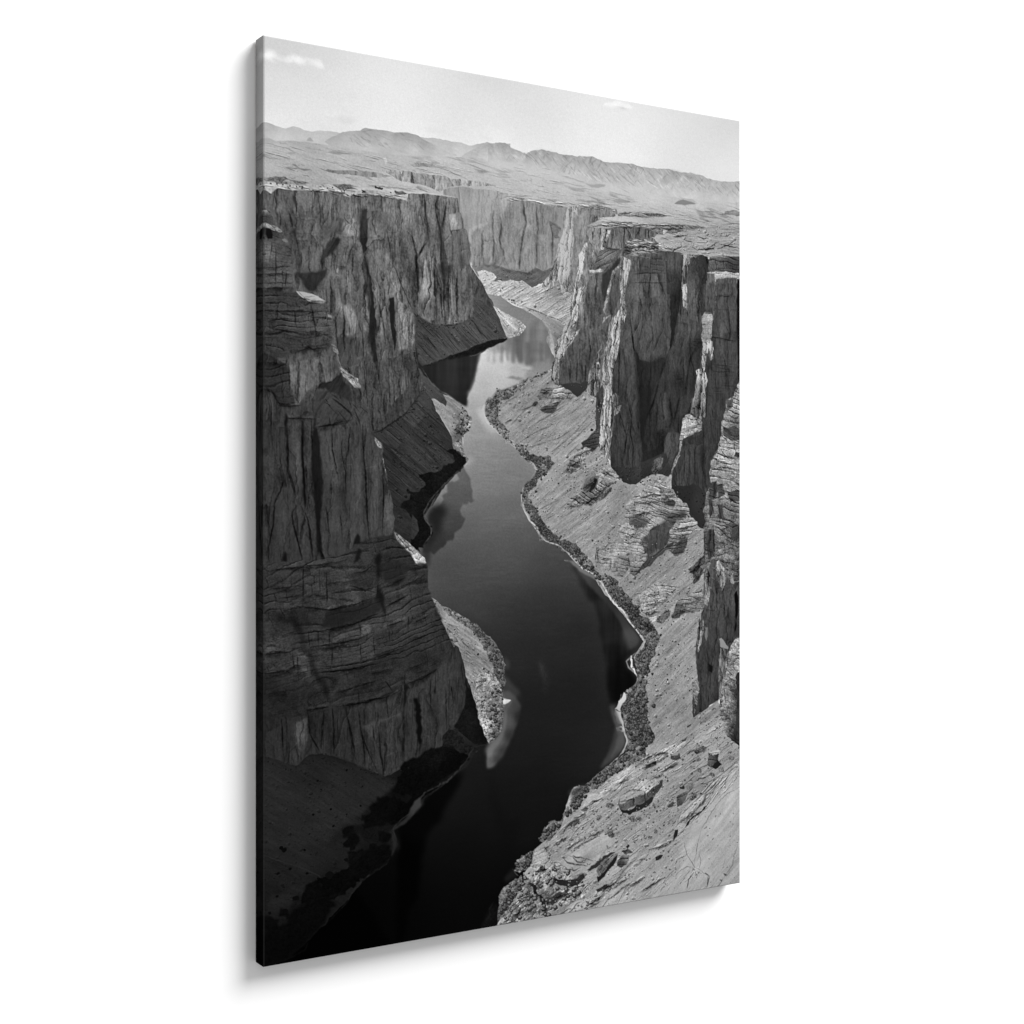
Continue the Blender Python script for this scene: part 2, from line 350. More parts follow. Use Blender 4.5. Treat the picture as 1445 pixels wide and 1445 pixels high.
# the print, layer by layer: outlines and strokes as steps in quarter millimetres on the canvas, printed greys
PICTURE = """
F|-36,-47 2544,-31 0,581 -2544,87|24,27,206 1043,-6,212 1329,12,206 -2372,133,222 1043,-38,224 1329,-4,222 -2312,187,231 503,-32,234 480,-14,234 600,-15,234 729,-7,229|sky|1 0 0 0 1
F|6,65 33,-6 21,12 33,4 25,-17 34,2 42,2 38,5 30,15 -26,8 -42,0 -42,7 -59,0 -42,-1 -41,-1|10,72,243 83,13,226 50,-19,242 102,16,236 -51,8,220|none|0 0 2 3 .85
F|30,88 46,4 42,-3 59,4 34,-1 -85,6 -75,2|30,88,205|none|0 0 1 3 .6
F|267,270 47,2 52,-4 40,15 -22,15 -70,3 -39,-8|267,270,222|none|0 0 2 4 .7
F|262,266 61,-1 61,3 -18,-6 -52,0|262,266,244|none|0 0 2 3 .8
F|728,267 76,-2 66,4 -66,14 -57,-2|728,267,222|none|0 0 2 3 .6
F|976,259 49,2 20,14 -59,1|976,259,222|none|0 0 2 3 .5
F|554,270 32,2 -10,12|554,270,220|none|0 0 1.2 3 .5
F|1637,30 38,-14 49,-3 44,7 34,15 -67,1 -65,3|1692,22,242 88,13,236|none|0 0 2 2 .9
F|1692,36 66,-3 33,9 -67,1|1692,36,203|none|0 0 1.2 3 .5
F|-2,344 24,0 29,8 42,4 33,-12 34,5 51,4 34,-8 69,-5 35,4 0,70 -351,29|10,349,186 116,3,192 85,5,196 103,-10,186 -221,45,202 221,-21,200|range|.5 0 .8 0 1
F|691,315 75,-9 66,4 67,1 34,5 53,-15 39,-11 40,1 74,-11 0,84 -429,20|710,319,190 122,0,190 67,2,196 126,-25,180 -126,65,208 195,-42,180|range|.5 0 .8 0 1
F|262,389 35,-29 43,-22 44,-10 35,-6 27,-13 45,-1 54,-2 31,4 23,-7 46,-1 41,5 24,12 56,17 56,16 58,15 -262,61 -269,2|314,355,164 132,-42,158 45,11,164 154,-17,156 -119,36,172 -107,14,172 -70,17,180 361,-39,170 -92,37,196 -181,14,200 367,-26,190|range|.7 0 .8 0 1
F|508,337 68,-25 -22,15 -28,28|508,337,178|none|0 0 1.2 2 .6
F|889,370 49,-31 58,-31 49,-14 39,-11 30,0 25,9 0,72 -240,30|938,348,184 97,-46,168 59,-17,176 30,22,166 -99,46,198|range|.9 0 .8 0 1
F|1028,310 39,-24 40,-1 40,17 71,11 40,-19 41,-8 52,2 52,5 73,0 53,-3 43,-8 32,7 38,11 71,-8 78,-6 55,10 68,0 92,-11 46,5 69,-1 71,3 59,12 60,3 61,-6 86,-12 0,123 -544,21 -438,-4 -448,-16|1067,290,170 60,18,166 91,10,172 71,-27,158 0,39,166 114,-27,158 -31,43,176 200,-56,154 -10,33,168 86,-20,158 143,-13,156 -78,41,172 224,-27,166 91,7,162 164,-10,160 0,28,166 192,-22,160 -121,51,180 121,-9,172 -1317,25,196 151,-10,192 154,8,190 104,22,200 161,-1,200 165,-10,196 180,7,204 163,4,206 294,0,202|range|1.25 30 .8 0 1
L|1074,322 10,32|4 1 -1 .9 1 .5
L|1403,333 15,7|4 1 -1 .9 1 .5
L|1937,331 -45,33 -46,23|5 1.5 -1 .88 1.5 .5
L|2098,294 29,24 29,15|5 1.5 -1 .88 1.5 .5
L|1372,324 41,17|5 1.5 -1 .88 1.5 .5
L|1648,321 -33,21 -43,14|5 1.5 -1 .88 1.5 .5
L|2145,307 47,22|5 1.5 -1 .88 1.5 .5
L|1960,310 46,22 22,16|5 1.5 -1 .88 1.5 .5
L|1994,297 34,23|5 2 -1 1.07 2 .5
L|2121,293 -46,40 -47,33|5 2 -1 1.07 2 .5
L|1735,302 -43,32|5 2 -1 1.07 2 .5
L|1310,297 -42,35|5 2 -1 1.07 2 .5
L|2287,313 -71,50|5 2 -1 1.07 2 .5
F|-2,412 62,-3 58,-9 59,-2 85,0 131,2 133,1 138,-8 187,-21 145,-11 71,29 100,-4 153,-8 83,3 105,18 96,5 142,3 168,5 231,-2 313,-16 0,281 -1391,37 0,484 -1103,-162|26,420,176 151,-8,160 172,2,166 177,1,172 184,-14,180 141,-18,186 -758,79,172 -42,44,176 0,30,170 298,-67,180 177,3,174 92,22,176 186,-80,186 192,-15,186 71,9,184 151,-1,176 154,-1,174 104,6,184 216,10,190 222,2,192 231,2,192 288,-17,190 -1165,35,182 0,43,180 315,-35,178 109,24,174 336,-19,176 235,-6,170 121,25,160 -239,42,158 -231,15,162 349,66,160|plain|1 8 .5 0 1
F|-2,404 28,-2 21,8 8,8 -57,10|-2,404,168|none|0 0 .8 .6 1
F|184,396 6,-13 10,-7 9,7 6,10|184,396,158|none|0 0 .5 .5 1
L|10,435 83,-3 67,0|3 1.5 -1 .82 .7 .5
L|18,483 75,-6|3 1.5 -1 .82 .7 .5
L|177,420 103,2|3 1.5 -1 .82 .7 .5
L|366,416 71,-2|3 1.5 -1 .82 .7 .5
L|428,440 45,-2|3 1.5 -1 .82 .7 .5
F|93,507 33,1 27,-3 -35,-7 17,-4 18,11 58,1 -34,5 -59,0|93,507,126|none|0 0 1 .4 1
F|636,430 37,-10 46,0 66,0 28,5 -66,6 -47,4|636,430,150|none|0 0 1 .5 1
F|235,494 45,4 86,-8 71,-3 71,-3 64,8 -64,8 -71,5 -88,2 -69,1|262,500,128 87,-3,135 88,-3,140 89,-2,149|cliff|.5 0 1 0 1
F|518,470 54,-7 46,-2 82,1 66,-2 47,-3 38,9 67,-4 68,2 94,2 -55,14 -78,8 -67,10 -67,16 -23,17 -80,-20 -65,-8 -55,-6 -18,-10|572,474,160 92,6,146 92,6,142 95,-12,146 77,-4,155 117,0,149|cliff|.9 0 1 0 1
L|865,464 10,24|2.5 1 -1 .7 .4 .5
L|710,466 9,32|2.5 1 -1 .7 .4 .5
L|766,464 4,36|2.5 1 -1 .7 .4 .5
L|654,466 5,27|2.5 1 -1 .7 .4 .5
L|913,464 7,24|2.5 1 -1 .7 .4 .5
F|2,562 49,-12 42,-6 25,12 84,3 -42,8 -67,5 -50,0 -33,-4|2,562,125|crag|.6 10 1.2 .4 1
F|297,553 69,-6 71,6 -53,15 -44,4 -26,-8|297,553,125|crag|.5 10 1.2 .4 1
F|349,521 53,2 -18,6|349,521,150|none|0 0 1.2 .5 1
L|332,511 105,11 135,5 138,-7|3 1 -1 .9 .8 .5
F|262,559 175,-9 135,-11 46,7 101,-3 85,-1 76,2 -170,4 -129,19 -144,-1 -123,14|262,559,184|plain|1 8 .8 .4 1
F|2040,442 23,-16 35,-8 35,2 35,8 -70,11|2040,442,122|none|0 0 .6 .6 1
F|1578,418 26,-14 44,-2 -11,9|1578,418,140|none|0 0 .6 .6 1
F|1686,474 27,-10 45,-3 33,4|1686,474,140|none|0 0 .6 .6 1
F|2311,464 49,-19 85,-11 0,24 -73,2|2311,464,106|crag|.8 0 1.5 .5 1
L|1372,447 12,1|2.5 1 -1 .8 .4 .5
L|1187,432 61,-3|2.5 1 -1 .8 .4 .5
L|1238,493 20,0|2.5 1 -1 .8 .4 .5
L|1802,508 67,-2|2.5 1 -1 .8 .4 .5
L|2086,458 118,-1|2.5 1 -1 .8 .4 .5
L|2216,419 168,0|2.5 1 -1 .8 .4 .5
L|1971,482 57,12 117,-5|2.5 1 -1 .8 .4 .5
F|805,518 31,-13 75,-15 44,6 57,-1 77,0 39,1 0,159 -129,46 -163,15 -31,-115|836,514,146 75,22,146 113,-13,158 -63,62,151 63,20,153 -107,39,135 44,12,146|haze|.9 0 1 0 1
L|808,515 28,-10 75,-15 37,8|3 2 -1 185 .6 .5
F|930,673 18,-8 38,-17 38,-16 0,-32 13,-15 26,-14 19,-16 13,-23 19,-13 79,-10 53,12 66,-1 74,3 102,-8 101,-17 0,100 -80,111 -123,113 -101,24 -131,6 -130,-12 -76,-4|948,684,160 26,52,140 76,-106,142 0,-27,162 52,-61,158 26,80,142 58,-61,135 0,111,140 33,80,137 -65,34,133 -117,-12,135 -38,25,135 253,-217,142 67,49,133 0,112,135 67,-175,128 0,112,128 137,-126,126|cliff|.5 0 1 0 1
F|933,672 53,-24 42,-18 0,16 -29,16 -32,20 -19,51 -12,-15|933,672,150|cliff|.6 0 1 1 1
L|1089,599 6,43 -13,62 20,26 9,26|4 3 6 .62 .8 .5
L|1206,514 6,55 10,44 -16,57 -16,90 -4,62|4 3 6 .62 .8 .5
L|1275,635 4,45 -4,72 -6,57|4 3 6 .62 .8 .5
L|999,690 -3,120|4 3 6 .62 .8 .5
L|1050,685 6,43 -3,77|4 3 6 .62 .8 .5
L|1339,595 20,49 0,101 -7,45|4 3 6 .62 .8 .5
L|1154,559 -7,78 -13,84 -6,67|2 2 3 .75 .6 .5
L|1285,539 0,84|2 2 3 .75 .6 .5
L|1252,532 3,83|2 2 3 .75 .6 .5
L|1366,536 -7,57 41,24|2 2 3 .75 .6 .5
L|1111,607 20,-10|2 1 3 185 .4 .5
L|1114,552 30,-2|2 1 3 185 .4 .5
L|1259,536 1,39|2 1 3 185 .4 .5
L|1386,527 54,-5|2 1 3 185 .4 .5
F|1206,542 -20,24 13,10 10,32 13,5 -10,-49|1206,542,96|none|0 0 1.2 1 .8
F|1339,595 27,9 40,18 -20,30 14,10 -28,3 -13,-27|1339,595,93|crag|.5 30 1 .6 1
L|1219,630 40,-10 13,16|3 2 4 1.18 1 .5
L|1199,726 7,-34 13,-34|3 2 4 1.18 1 .5
L|1285,673 14,-12 20,9|3 2 4 1.18 1 .5
F|1082,561 20,-33 52,-12 85,-5 73,11 67,8 -74,-12 -53,-3 -59,-10 -91,10|1082,561,172|plain|1 0 1 .4 1
L|1108,511 85,4 66,-7|2.5 1 -1 .72 .4 .5
L|1140,500 79,-1|2.5 1 -1 .72 .4 .5
L|1386,512 96,-8|2.5 1 -1 .72 .4 .5
L|1285,500 121,-2|2.5 1 -1 .72 .4 .5
L|1488,483 101,1|2.5 1 -1 .72 .4 .5
F|942,826 57,-5 57,-9 72,13 71,4 33,1 40,-26 40,14 47,-20 34,-11 0,45 -68,28 -73,35 -66,-1 -97,7 -115,-35|999,826,124 90,15,109 130,11,103 100,-25,101 -295,19,118|talus|.8 -28 1 0 1
F|974,850 38,-13 44,12 10,15 -16,18 39,-7 16,8 42,-13 26,9 26,-8 53,22 40,-13 40,-32 34,26 54,1 20,21 48,8 -6,125 -62,27 -101,-38 -100,-27 -169,-49 -51,-39|999,854,187 25,47,191 130,-5,183 -65,33,187 130,-10,181 133,-11,168 -67,45,176 155,-23,173 -20,75,173 62,-21,168|talus|1 -30 1.2 0 1
L|1089,945 65,-38 65,-33|2.5 1 -1 .72 .4 .5
L|1128,920 58,-26|2.5 1 -1 .72 .4 .5
L|1050,920 64,-32|2.5 1 -1 .72 .4 .5
L|1219,946 80,-39|2.5 1 -1 .72 .4 .5
L|1259,960 87,-40|2.5 1 -1 .72 .4 .5
L|1292,975 94,-47|2.5 1 -1 .72 .4 .5
L|1325,995 95,-47|2.5 1 -1 .72 .4 .5
L|1037,889 26,-16|2.5 1 -1 .72 .4 .5
L|1372,1008 68,-27|2.5 1 -1 .72 .4 .5
L|1166,950 93,-46|2.5 1 -1 .72 .4 .5
F|1366,908 27,-20 27,4 0,23 -34,13|1366,908,119|crag|.6 -40 1 .5 1
F|1024,939 65,6 65,34 65,15 66,20 67,35 34,43 14,67 20,81 -74,8 898,554 0,1843 -1177,113 -1103,-65 0,-1053 623,-832 67,-295 33,-297 345,-18 18,-214|1050,954,150 39,24,140 65,28,126 65,24,116 100,49,112 20,55,108 -120,7,108 -98,6,124 -71,31,150 -51,47,185 90,1,192 65,7,176 98,-27,118 87,12,120 -340,14,192 90,45,188 130,-39,138 66,19,152 -286,79,172 90,-15,176 -128,98,162 25,87,168 38,42,150 -63,45,150 128,-3,134 -65,73,130 130,4,130 92,21,146 -190,57,118 98,-1,120 -161,29,116 96,109,100 -159,81,86 94,1,88 162,2,90 33,-139,104 -195,155,86 195,3,80 -383,130,66 188,4,64 195,5,58 133,-54,60 0,113,46 -263,75,42 -191,-28,52 387,91,35 -131,105,30 334,-40,28 -203,158,27 203,126,25 -269,37,28 64,45,25 0,232,23 -315,46,22 133,166,18 228,-13,17 -404,143,12 176,99,10 -262,114,7 -169,49,3 342,14,5 89,-63,8 -575,-131,3 -89,147,2 -175,92,2|water|1 0 0 0 1
F|1114,1128 105,-59 53,-37 67,46 33,60 14,72 -74,10 -73,26 -59,-47 -40,-31 -12,-22|1154,1145,110 65,-32,104 66,24,102 -33,58,104 87,-5,108|mirror|.9 0 2 5 .8
F|980,1204 44,-24 26,15 -13,39 -38,26 -38,2|980,1204,190|mirror|.5 0 2 4 .8
F|1050,1156 64,-23 14,63 -26,12 -26,-31|1050,1156,132|mirror|.9 0 2 4 .7
F|1114,1175 40,14 19,49 -26,12 -33,-31|1114,1175,178|mirror|.6 0 2 4 .6
F|1108,1296 46,-10 58,1 -6,8 -52,6|1108,1296,118|none|0 0 1.2 1.5 .7
F|1193,1257 66,2 -20,4|1193,1257,120|none|0 0 1.2 1 .7
F|961,1436 38,-7 13,27 25,37 45,43 -26,-10 -57,-43|961,1436,190|none|0 0 1.2 3 .6
F|948,1539 141,13 13,16 -128,-8|948,1539,158|none|0 0 1.2 3 .5
L|955,1305 147,-7|2 2 -1 1.08 1 .5
L|917,1430 101,-7|2 2 -1 1.08 1 .5
F|690,1275 48,-24 80,-31 68,-14 88,-16 12,16 -12,60 -13,34 -13,33 -25,28 1,59 -7,9 -31,-15 -38,-28 -49,-20 -37,-31 -42,-25|744,1272,44 92,-21,46 62,35,42 -62,30,44 62,51,42 38,-131,46 19,75,60|mirror|.5 0 1 1.5 1
F|930,1328 31,-10 -13,26 -50,23|930,1328,92|none|0 0 1.2 3 .5
F|904,1681 26,38 15,54 -3,54 -25,22 -31,11 3,27 15,32 -6,22 -31,21 -12,24 0,-16 -62,58 -55,10 -30,-6 -6,-48 42,-130|911,1719,96 -75,81,84 75,27,84 -75,81,70 0,65,62 -31,34,52|water|1 0 5 1 1
F|750,1844 49,-6 22,22 -7,43 -15,37 0,46 -6,-28 -61,69 -18,0 18,-48 21,-32 -3,14 -6,-32 -24,-32|774,1881,34 0,80,32 -30,29,30|water|1 0 3 6 1
F|708,2032 42,-5 -12,75 -18,-22|708,2032,44|none|0 0 1.2 3 .7
F|1461,2118 27,29 28,69 42,58 31,24 2,18 31,151 15,104 14,116 25,53 46,-5 28,-36 51,-20 25,-33 -18,-30 -36,-32 -13,-35 27,-22 44,-33 14,-22 -43,-66 -65,-61 -71,-61 -63,-54 -63,-58 -63,-48|1518,2165,42 56,59,32 70,60,38 -14,114,28 85,4,34 57,37,44 -93,77,22 50,60,14 -29,85,12 86,-23,13 -107,80,14|mirror|.8 0 2.5 4 1
F|1476,2116 84,39 56,47 56,65 57,54 36,54 36,42 40,43 -11,23 -44,21 -14,-42 -29,-59 -50,-66 -77,-83 -77,-65|1518,2148,72 90,71,62 71,77,52 57,60,62 65,84,78 -15,46,56|none|0 0 1.5 2.5 .8
F|1736,2414 65,15 40,37 -25,28 -51,9|1736,2414,74|none|0 0 1.2 4 .6
L|1285,2516 20,46 20,58 -10,60|6 5 14 1.7 5 .5
L|1285,2522 20,46 14,51|2 2 4 1.3 1.5 .5
F|587,3682 0,-507 125,-104 84,-58 68,-38 44,4 -35,57 -43,55 -42,85 -43,24 -33,63 -17,108 -9,109 -49,67 -33,137 -511,44 -91,-61 347,-363|712,3152,6 -84,210,3 211,-345,8 -221,321,2 -356,309,1|none|0 0 2.5 5 1
F|1034,2976 32,110 53,127 73,-7 -55,223 -36,-43 -53,-234|1034,2976,12|none|0 0 1.2 8 .35
F|-4,792 686,-66 0,505 36,102 -24,38 -213,181 41,98 47,189 5,121 -282,-3 -296,-3|292,918,70 230,138,81 -59,439,59 35,103,57|cliff|.8 0 1 0 1
F|1436,688 231,-5 80,57 716,-79 0,1345 -219,-53 -170,-150 -327,-64 -119,-95 -47,-285 -145,-57 -113,-182|1582,776,93 230,44,77 238,44,48 -118,645,43 -217,5,59 367,110,55 -678,-529,149|cliff|.7 0 1 0 1
F|1352,993 130,-9 -28,87 -34,58 -34,-9 -40,-70|1420,1045,153|talus|1 -40 1 0 1
F|-2,589 53,6 75,-4 85,-6 69,-6 69,0 35,-1 53,-6 89,-3 55,2 55,6 9,-28 74,-5 85,-1 80,4 -1,3 6,48 11,20 10,51 13,7 10,47 10,43 -6,44 11,26 26,25 25,36 25,47 26,31 13,27 19,32 20,37 19,43 -32,24 -253,84 -116,230 -327,-47 -429,-39|51,652,95 126,-13,99 137,-15,102 123,-14,104 135,-14,106 138,-15,111 112,-12,117 -48,35,106 81,35,115 -141,132,97 122,-11,97 75,-34,104 0,108,99 -185,96,95 79,20,88 93,20,93 -62,86,97 -164,-175,86 327,55,77 -25,-53,86 82,130,81 -984,-278,77 136,-14,86 0,127,77 140,-90,95 0,130,93 144,-170,93 0,105,97 88,97,99 -203,146,88 233,10,95 -233,171,77 203,16,79 -556,-94,59|cliff|1 0 1.2 0 1
L|645,549 74,-7 85,0 80,3|3 2 -1 205 .4 .5
L|590,570 50,14|3 2 -1 205 .4 .5
L|2,606 33,14|3 2 -1 178 .5 .5
L|314,580 52,10 18,-12|3 2 -1 178 .5 .5
L|51,595 67,-2 76,-5 86,-8|3 2 -1 178 .5 .5
L|437,569 89,-2 55,2|3 2 -1 178 .5 .5
D|491,544,5 13,1,5 14,2,5 -475,45,4 50,-2,4 17,-14,3 -96,11,4 197,1,5 25,1,5 345,-39,6|70 0
F|429,647 23,-8 6,47 -6,62 -6,64 -12,6 -11,-56 -6,-31 9,-42|429,647,41|cliff|.3 0 1.5 .7 1
F|434,818 18,56 17,56 6,77 15,67 8,36 -12,48 12,83 15,101 -21,1 -11,-80 -12,-120 -9,-62 6,-73 -8,-83 -18,-61|434,818,39|cliff|.3 0 1.5 .7 1
F|551,996 23,-6 4,62 6,105 -4,53 -11,-52 -18,-104|551,996,43|cliff|.3 0 1.2 .8 1
F|126,916 38,0 39,-1 67,-16 0,26 -34,43 -16,27 -23,-8 -16,-14 -22,-34|137,921,55 44,31,41 66,-30,46|cliff|.4 0 1.5 1 1
F|164,827 44,-14 39,6 0,62 -17,27 -38,3 -28,-3|181,851,86 39,12,97 5,-41,90|cliff|.7 0 1.5 1 1
F|258,742 34,-34 34,-27 28,10 -11,27 -23,28 -50,10|303,706,90 -11,27,81|cliff|.5 30 1 1 1
F|292,779 34,-18 11,14 -22,38 -45,40 -17,48 -6,-41 11,-42|292,790,59 -22,53,57|cliff|.5 30 1.2 1.2 1
F|452,644 46,-7 41,3 0,48 -11,53 -30,6 -40,1|475,668,90 41,22,106 -18,38,104|cliff|.8 0 1.2 1 1
F|343,697 40,-19 34,12 0,57 -69,11 -11,-24|360,726,119 34,-3,106|cliff|.9 0 1.2 1 1
F|446,827 52,-31 47,7 12,30 -35,50 -59,0|463,841,97 47,-9,113 -18,38,102|cliff|.8 0 1.2 1 1
F|528,925 29,-50 23,30 24,29 -6,32 -41,20 -24,-14|557,917,106 17,25,133 18,14,119|cliff|.9 0 1.2 1 1
F|309,978 17,-1 17,71 0,103 -28,12 -6,-92|320,998,106 0,62,113 6,61,99|cliff|.7 0 1 1 1
F|348,1037 23,-12 29,39 12,31 5,51 -46,14 -17,-10|360,1052,119 17,56,106 17,30,97|cliff|.7 0 1 1 1
F|315,1168 102,-6 12,82 -41,34 -40,12 -28,-40|348,1213,70 58,7,75|cliff|.5 0 1.2 1 1
F|580,1000 48,12 36,34 12,106 -18,38 -60,14 -12,-100|598,1051,113 30,51,102 30,24,102|cliff|1 0 1 1 1
F|688,864 36,-46 31,19 6,96 0,133 -43,-7 -24,-57|718,862,106 0,69,126 24,35,119 -12,65,102|cliff|1 0 1.2 1 1
F|730,1042 58,23 0,53 -33,-19|730,1042,75|cliff|.8 0 1.2 1 1
L|236,626 8,45 -2,47 11,24|3 2 5 .5 .6 .5
L|66,675 8,39 -2,41|3 2 5 .5 .6 .5
L|104,676 16,44 9,55|3 2 5 .5 .6 .5
L|539,709 12,46 9,46|3 2 5 .5 .6 .5
L|572,853 14,25 24,56 30,61 24,41|3 2 5 .5 .6 .5
L|388,838 -2,67 14,30|3 2 5 .5 .6 .5
L|286,929 6,51 -3,92|3 2 5 .5 .6 .5
L|309,1071 6,92 8,61|3 2 5 .5 .6 .5
L|343,1048 9,51 -6,67 6,78|3 2 5 .5 .6 .5
L|406,1085 23,61 8,72 3,94|3 2 5 .5 .6 .5
L|498,995 24,87 11,68 6,62|3 2 5 .5 .6 .5
L|664,744 18,57 -3,64 15,115|3 2 5 .5 .6 .5
L|718,750 -24,55|3 2 5 .5 .6 .5
L|162,838 0,70|3 2 5 .5 .6 .5
L|247,830 6,71|3 2 5 .5 .6 .5
L|348,681 23,24|3 2 5 .5 .6 .5
L|142,642 0,45|2 1.5 3 .62 .4 .5
L|377,632 6,51|2 1.5 3 .62 .4 .5
L|406,613 6,57|2 1.5 3 .62 .4 .5
L|498,660 6,84|2 1.5 3 .62 .4 .5
L|604,618 3,52|2 1.5 3 .62 .4 .5
L|557,612 -3,64|2 1.5 3 .62 .4 .5
L|640,942 9,79|2 1.5 3 .62 .4 .5
L|610,1050 6,84|2 1.5 3 .62 .4 .5
L|640,1101 3,74|2 1.5 3 .62 .4 .5
L|320,854 -5,42|2 1.5 3 .62 .4 .5
L|270,971 0,92|2 1.5 3 .62 .4 .5
L|371,1118 3,42|2 1.5 3 .62 .4 .5
L|137,830 3,80|2 1.5 3 .62 .4 .5
L|434,958 0,104|2 1.5 3 .62 .4 .5
L|292,641 3,56|2 1.5 3 .62 .4 .5
L|337,775 -11,27|2 1.5 3 .62 .4 .5
L|592,656 -3,64 -44,4|2 1.5 3 .62 .4 .5
L|528,1234 5,84|2 1.5 3 .62 .4 .5
L|551,1238 6,100|2 1.5 3 .62 .4 .5
L|598,1209 12,116|2 1.5 3 .62 .4 .5
L|574,1263 4,74|2 1.5 3 .62 .4 .5
L|126,770 66,-9 55,-8|2 1 -1 .75 .5 .5
L|337,762 80,-8|2 1 -1 .75 .5 .5
L|458,751 64,-4|2 1 -1 .75 .5 .5
L|298,838 125,-14|2 1 -1 .75 .5 .5
L|303,938 80,-14|2 1 -1 .75 .5 .5
L|137,794 60,-3|2 1 -1 .75 .5 .5
L|640,614 9,15|4 2 6 1.4 1 .5
L|563,638 11,14|4 2 6 1.4 1 .5
L|522,731 6,10|4 2 6 1.4 1 .5
L|557,838 6,13|4 2 6 1.4 1 .5
L|578,921 -6,21|4 2 6 1.4 1 .5
L|320,885 -5,31|4 2 6 1.4 1 .5
L|366,726 -3,21|4 2 6 1.4 1 .5
L|712,926 3,21|4 2 6 1.4 1 .5
L|752,955 0,32|4 2 6 1.4 1 .5
L|137,786 60,0|4 2 6 1.4 1 .5
L|440,1114 6,26|4 2 6 1.4 1 .5
L|400,1251 34,-12|4 2 6 1.4 1 .5
L|388,1283 46,-18|4 2 6 1.4 1 .5
L|348,1156 35,-8|4 2 6 1.4 1 .5
L|717,547 6,63 -3,54 12,20|3 3 6 .55 .7 .5
L|778,550 -10,66 25,78 6,58 -3,65 9,53 6,53 -3,86 16,69|3 3 6 .55 .7 .5
L|821,556 -7,76 -15,61|3 3 6 .55 .7 .5
L|836,550 -3,59|3 3 6 .55 .7 .5
L|901,624 -1,48|3 3 6 .55 .7 .5
L|723,738 -45,89 -4,75|3 3 6 .55 .7 .5
L|756,788 10,85 2,107 6,96|3 3 6 .55 .7 .5
L|852,693 3,75 -3,66|3 3 6 .55 .7 .5
L|880,701 6,75|3 3 6 .55 .7 .5
L|908,753 3,75|3 3 6 .55 .7 .5
L|873,859 -3,103 3,102|3 3 6 .55 .7 .5
L|781,866 18,47 0,97|3 3 6 .55 .7 .5
L|930,838 3,108|3 3 6 .55 .7 .5
L|833,835 9,31|3 3 6 .55 .7 .5
L|690,603 0,64|2 1.5 3 .7 .4 .5
L|750,559 0,80|2 1.5 3 .7 .4 .5
L|861,558 3,48|2 1.5 3 .7 .4 .5
L|744,907 0,117|2 1.5 3 .7 .4 .5
L|836,889 0,129|2 1.5 3 .7 .4 .5
L|855,898 3,151|2 1.5 3 .7 .4 .5
L|911,861 3,162|2 1.5 3 .7 .4 .5
L|895,851 0,184|2 1.5 3 .7 .4 .5
L|690,900 6,138|2 1.5 3 .7 .4 .5
L|945,869 7,97|2 1.5 3 .7 .4 .5
F|842,619 50,-11 3,54 -22,13 -25,8|861,649,135 25,9,119|cliff|.8 0 1 .8 1
L|708,926 6,26|5 3 8 1.35 1 .5
L|787,592 3,27|5 3 8 1.35 1 .5
L|870,832 10,10|5 3 8 1.35 1 .5
L|842,1060 10,19|5 3 8 1.35 1 .5
L|708,1043 12,26|5 3 8 1.35 1 .5
L|861,671 -6,9|5 3 8 1.35 1 .5
F|774,819 25,19 56,-5 -19,45 -18,23 -7,-43 -18,13|774,819,54|none|0 0 2 2 .6
F|948,836 26,30 31,42 19,42 32,52 -6,12 -51,-40 -44,-19 -3,-65|961,868,84 38,68,75 38,51,70|cliff|.9 20 1 .6 1
F|678,1056 36,13 30,17 30,3 31,2 31,-7 31,0 31,-10 25,-12 38,-26 25,-12 -38,-25 7,-44 38,16 44,22 26,14 26,37 19,37 14,35 -72,17 -51,21 -32,5 -25,20 -12,11 -44,16 -87,17 -61,31 -48,21 -36,2 18,-131|714,1117,71 91,10,76 93,-21,80 95,-34,83 63,-15,80 33,53,78 -315,84,69 93,-16,71 94,-49,76 32,-139,76|talus|1 36 1 0 1
L|720,1106 42,35 31,25|3 1.5 4 .68 .6 .5
L|848,1141 50,40|3 1.5 4 .68 .6 .5
L|986,1040 51,57|3 1.5 4 .68 .6 .5
L|750,1136 31,30|3 1.5 4 .68 .6 .5
L|911,1094 50,40|3 1.5 4 .68 .6 .5
L|805,1095 50,51|3 1.5 4 .68 .6 .5
L|999,990 51,57|3 1.5 4 .68 .6 .5
L|690,1076 84,64 62,45|3 1.5 4 .68 .6 .5
F|1121,1119 -71,15 -83,25 -25,20 -12,14 -44,13 -87,17 -73,37 -24,15 97,-5 175,-63 76,-51 64,-24|1024,1158,33 -188,80,31 125,-50,29|brush|.7 0 1.2 .5 1
L|952,1208 34,-13 45,-27|2.5 1 -1 95 .5 .5
F|446,1270 236,-66 36,126 -24,41 -30,33 -24,48 -30,22 -36,28 -35,27 -35,17 -23,6 -29,-46 -23,-140|492,1337,70 118,-5,77 60,-3,68 -148,138,66 70,-55,75 -100,108,57|cliff|1.1 0 1.2 0 1
L|440,1288 3,62 12,93|3 2 4 .5 .5 .5
L|498,1285 9,62|3 2 4 .5 .5 .5
L|551,1293 6,209|3 2 4 .5 .5 .5
L|604,1280 -6,63 18,84|3 2 4 .5 .5 .5
L|498,1483 0,58|3 2 4 .5 .5 .5
L|528,1388 2,105|3 2 4 .5 .5 .5
L|628,1300 6,105|3 2 4 .5 .5 .5
L|658,1288 6,95|3 2 4 .5 .5 .5
L|574,1344 6,110|3 2 4 .5 .5 .5
F|682,1045 36,30 43,24 27,25 0,206 -70,3 -24,-60 -18,-57|712,1123,71 49,77,64 -31,82,41 43,25,34|talus|.9 40 1 0 1
F|718,1306 43,25 27,25 0,-86 -70,4|718,1306,24|mirror|.4 0 1 .8 1
L|718,1306 43,25 24,20|3 2 -1 74 .6 .5
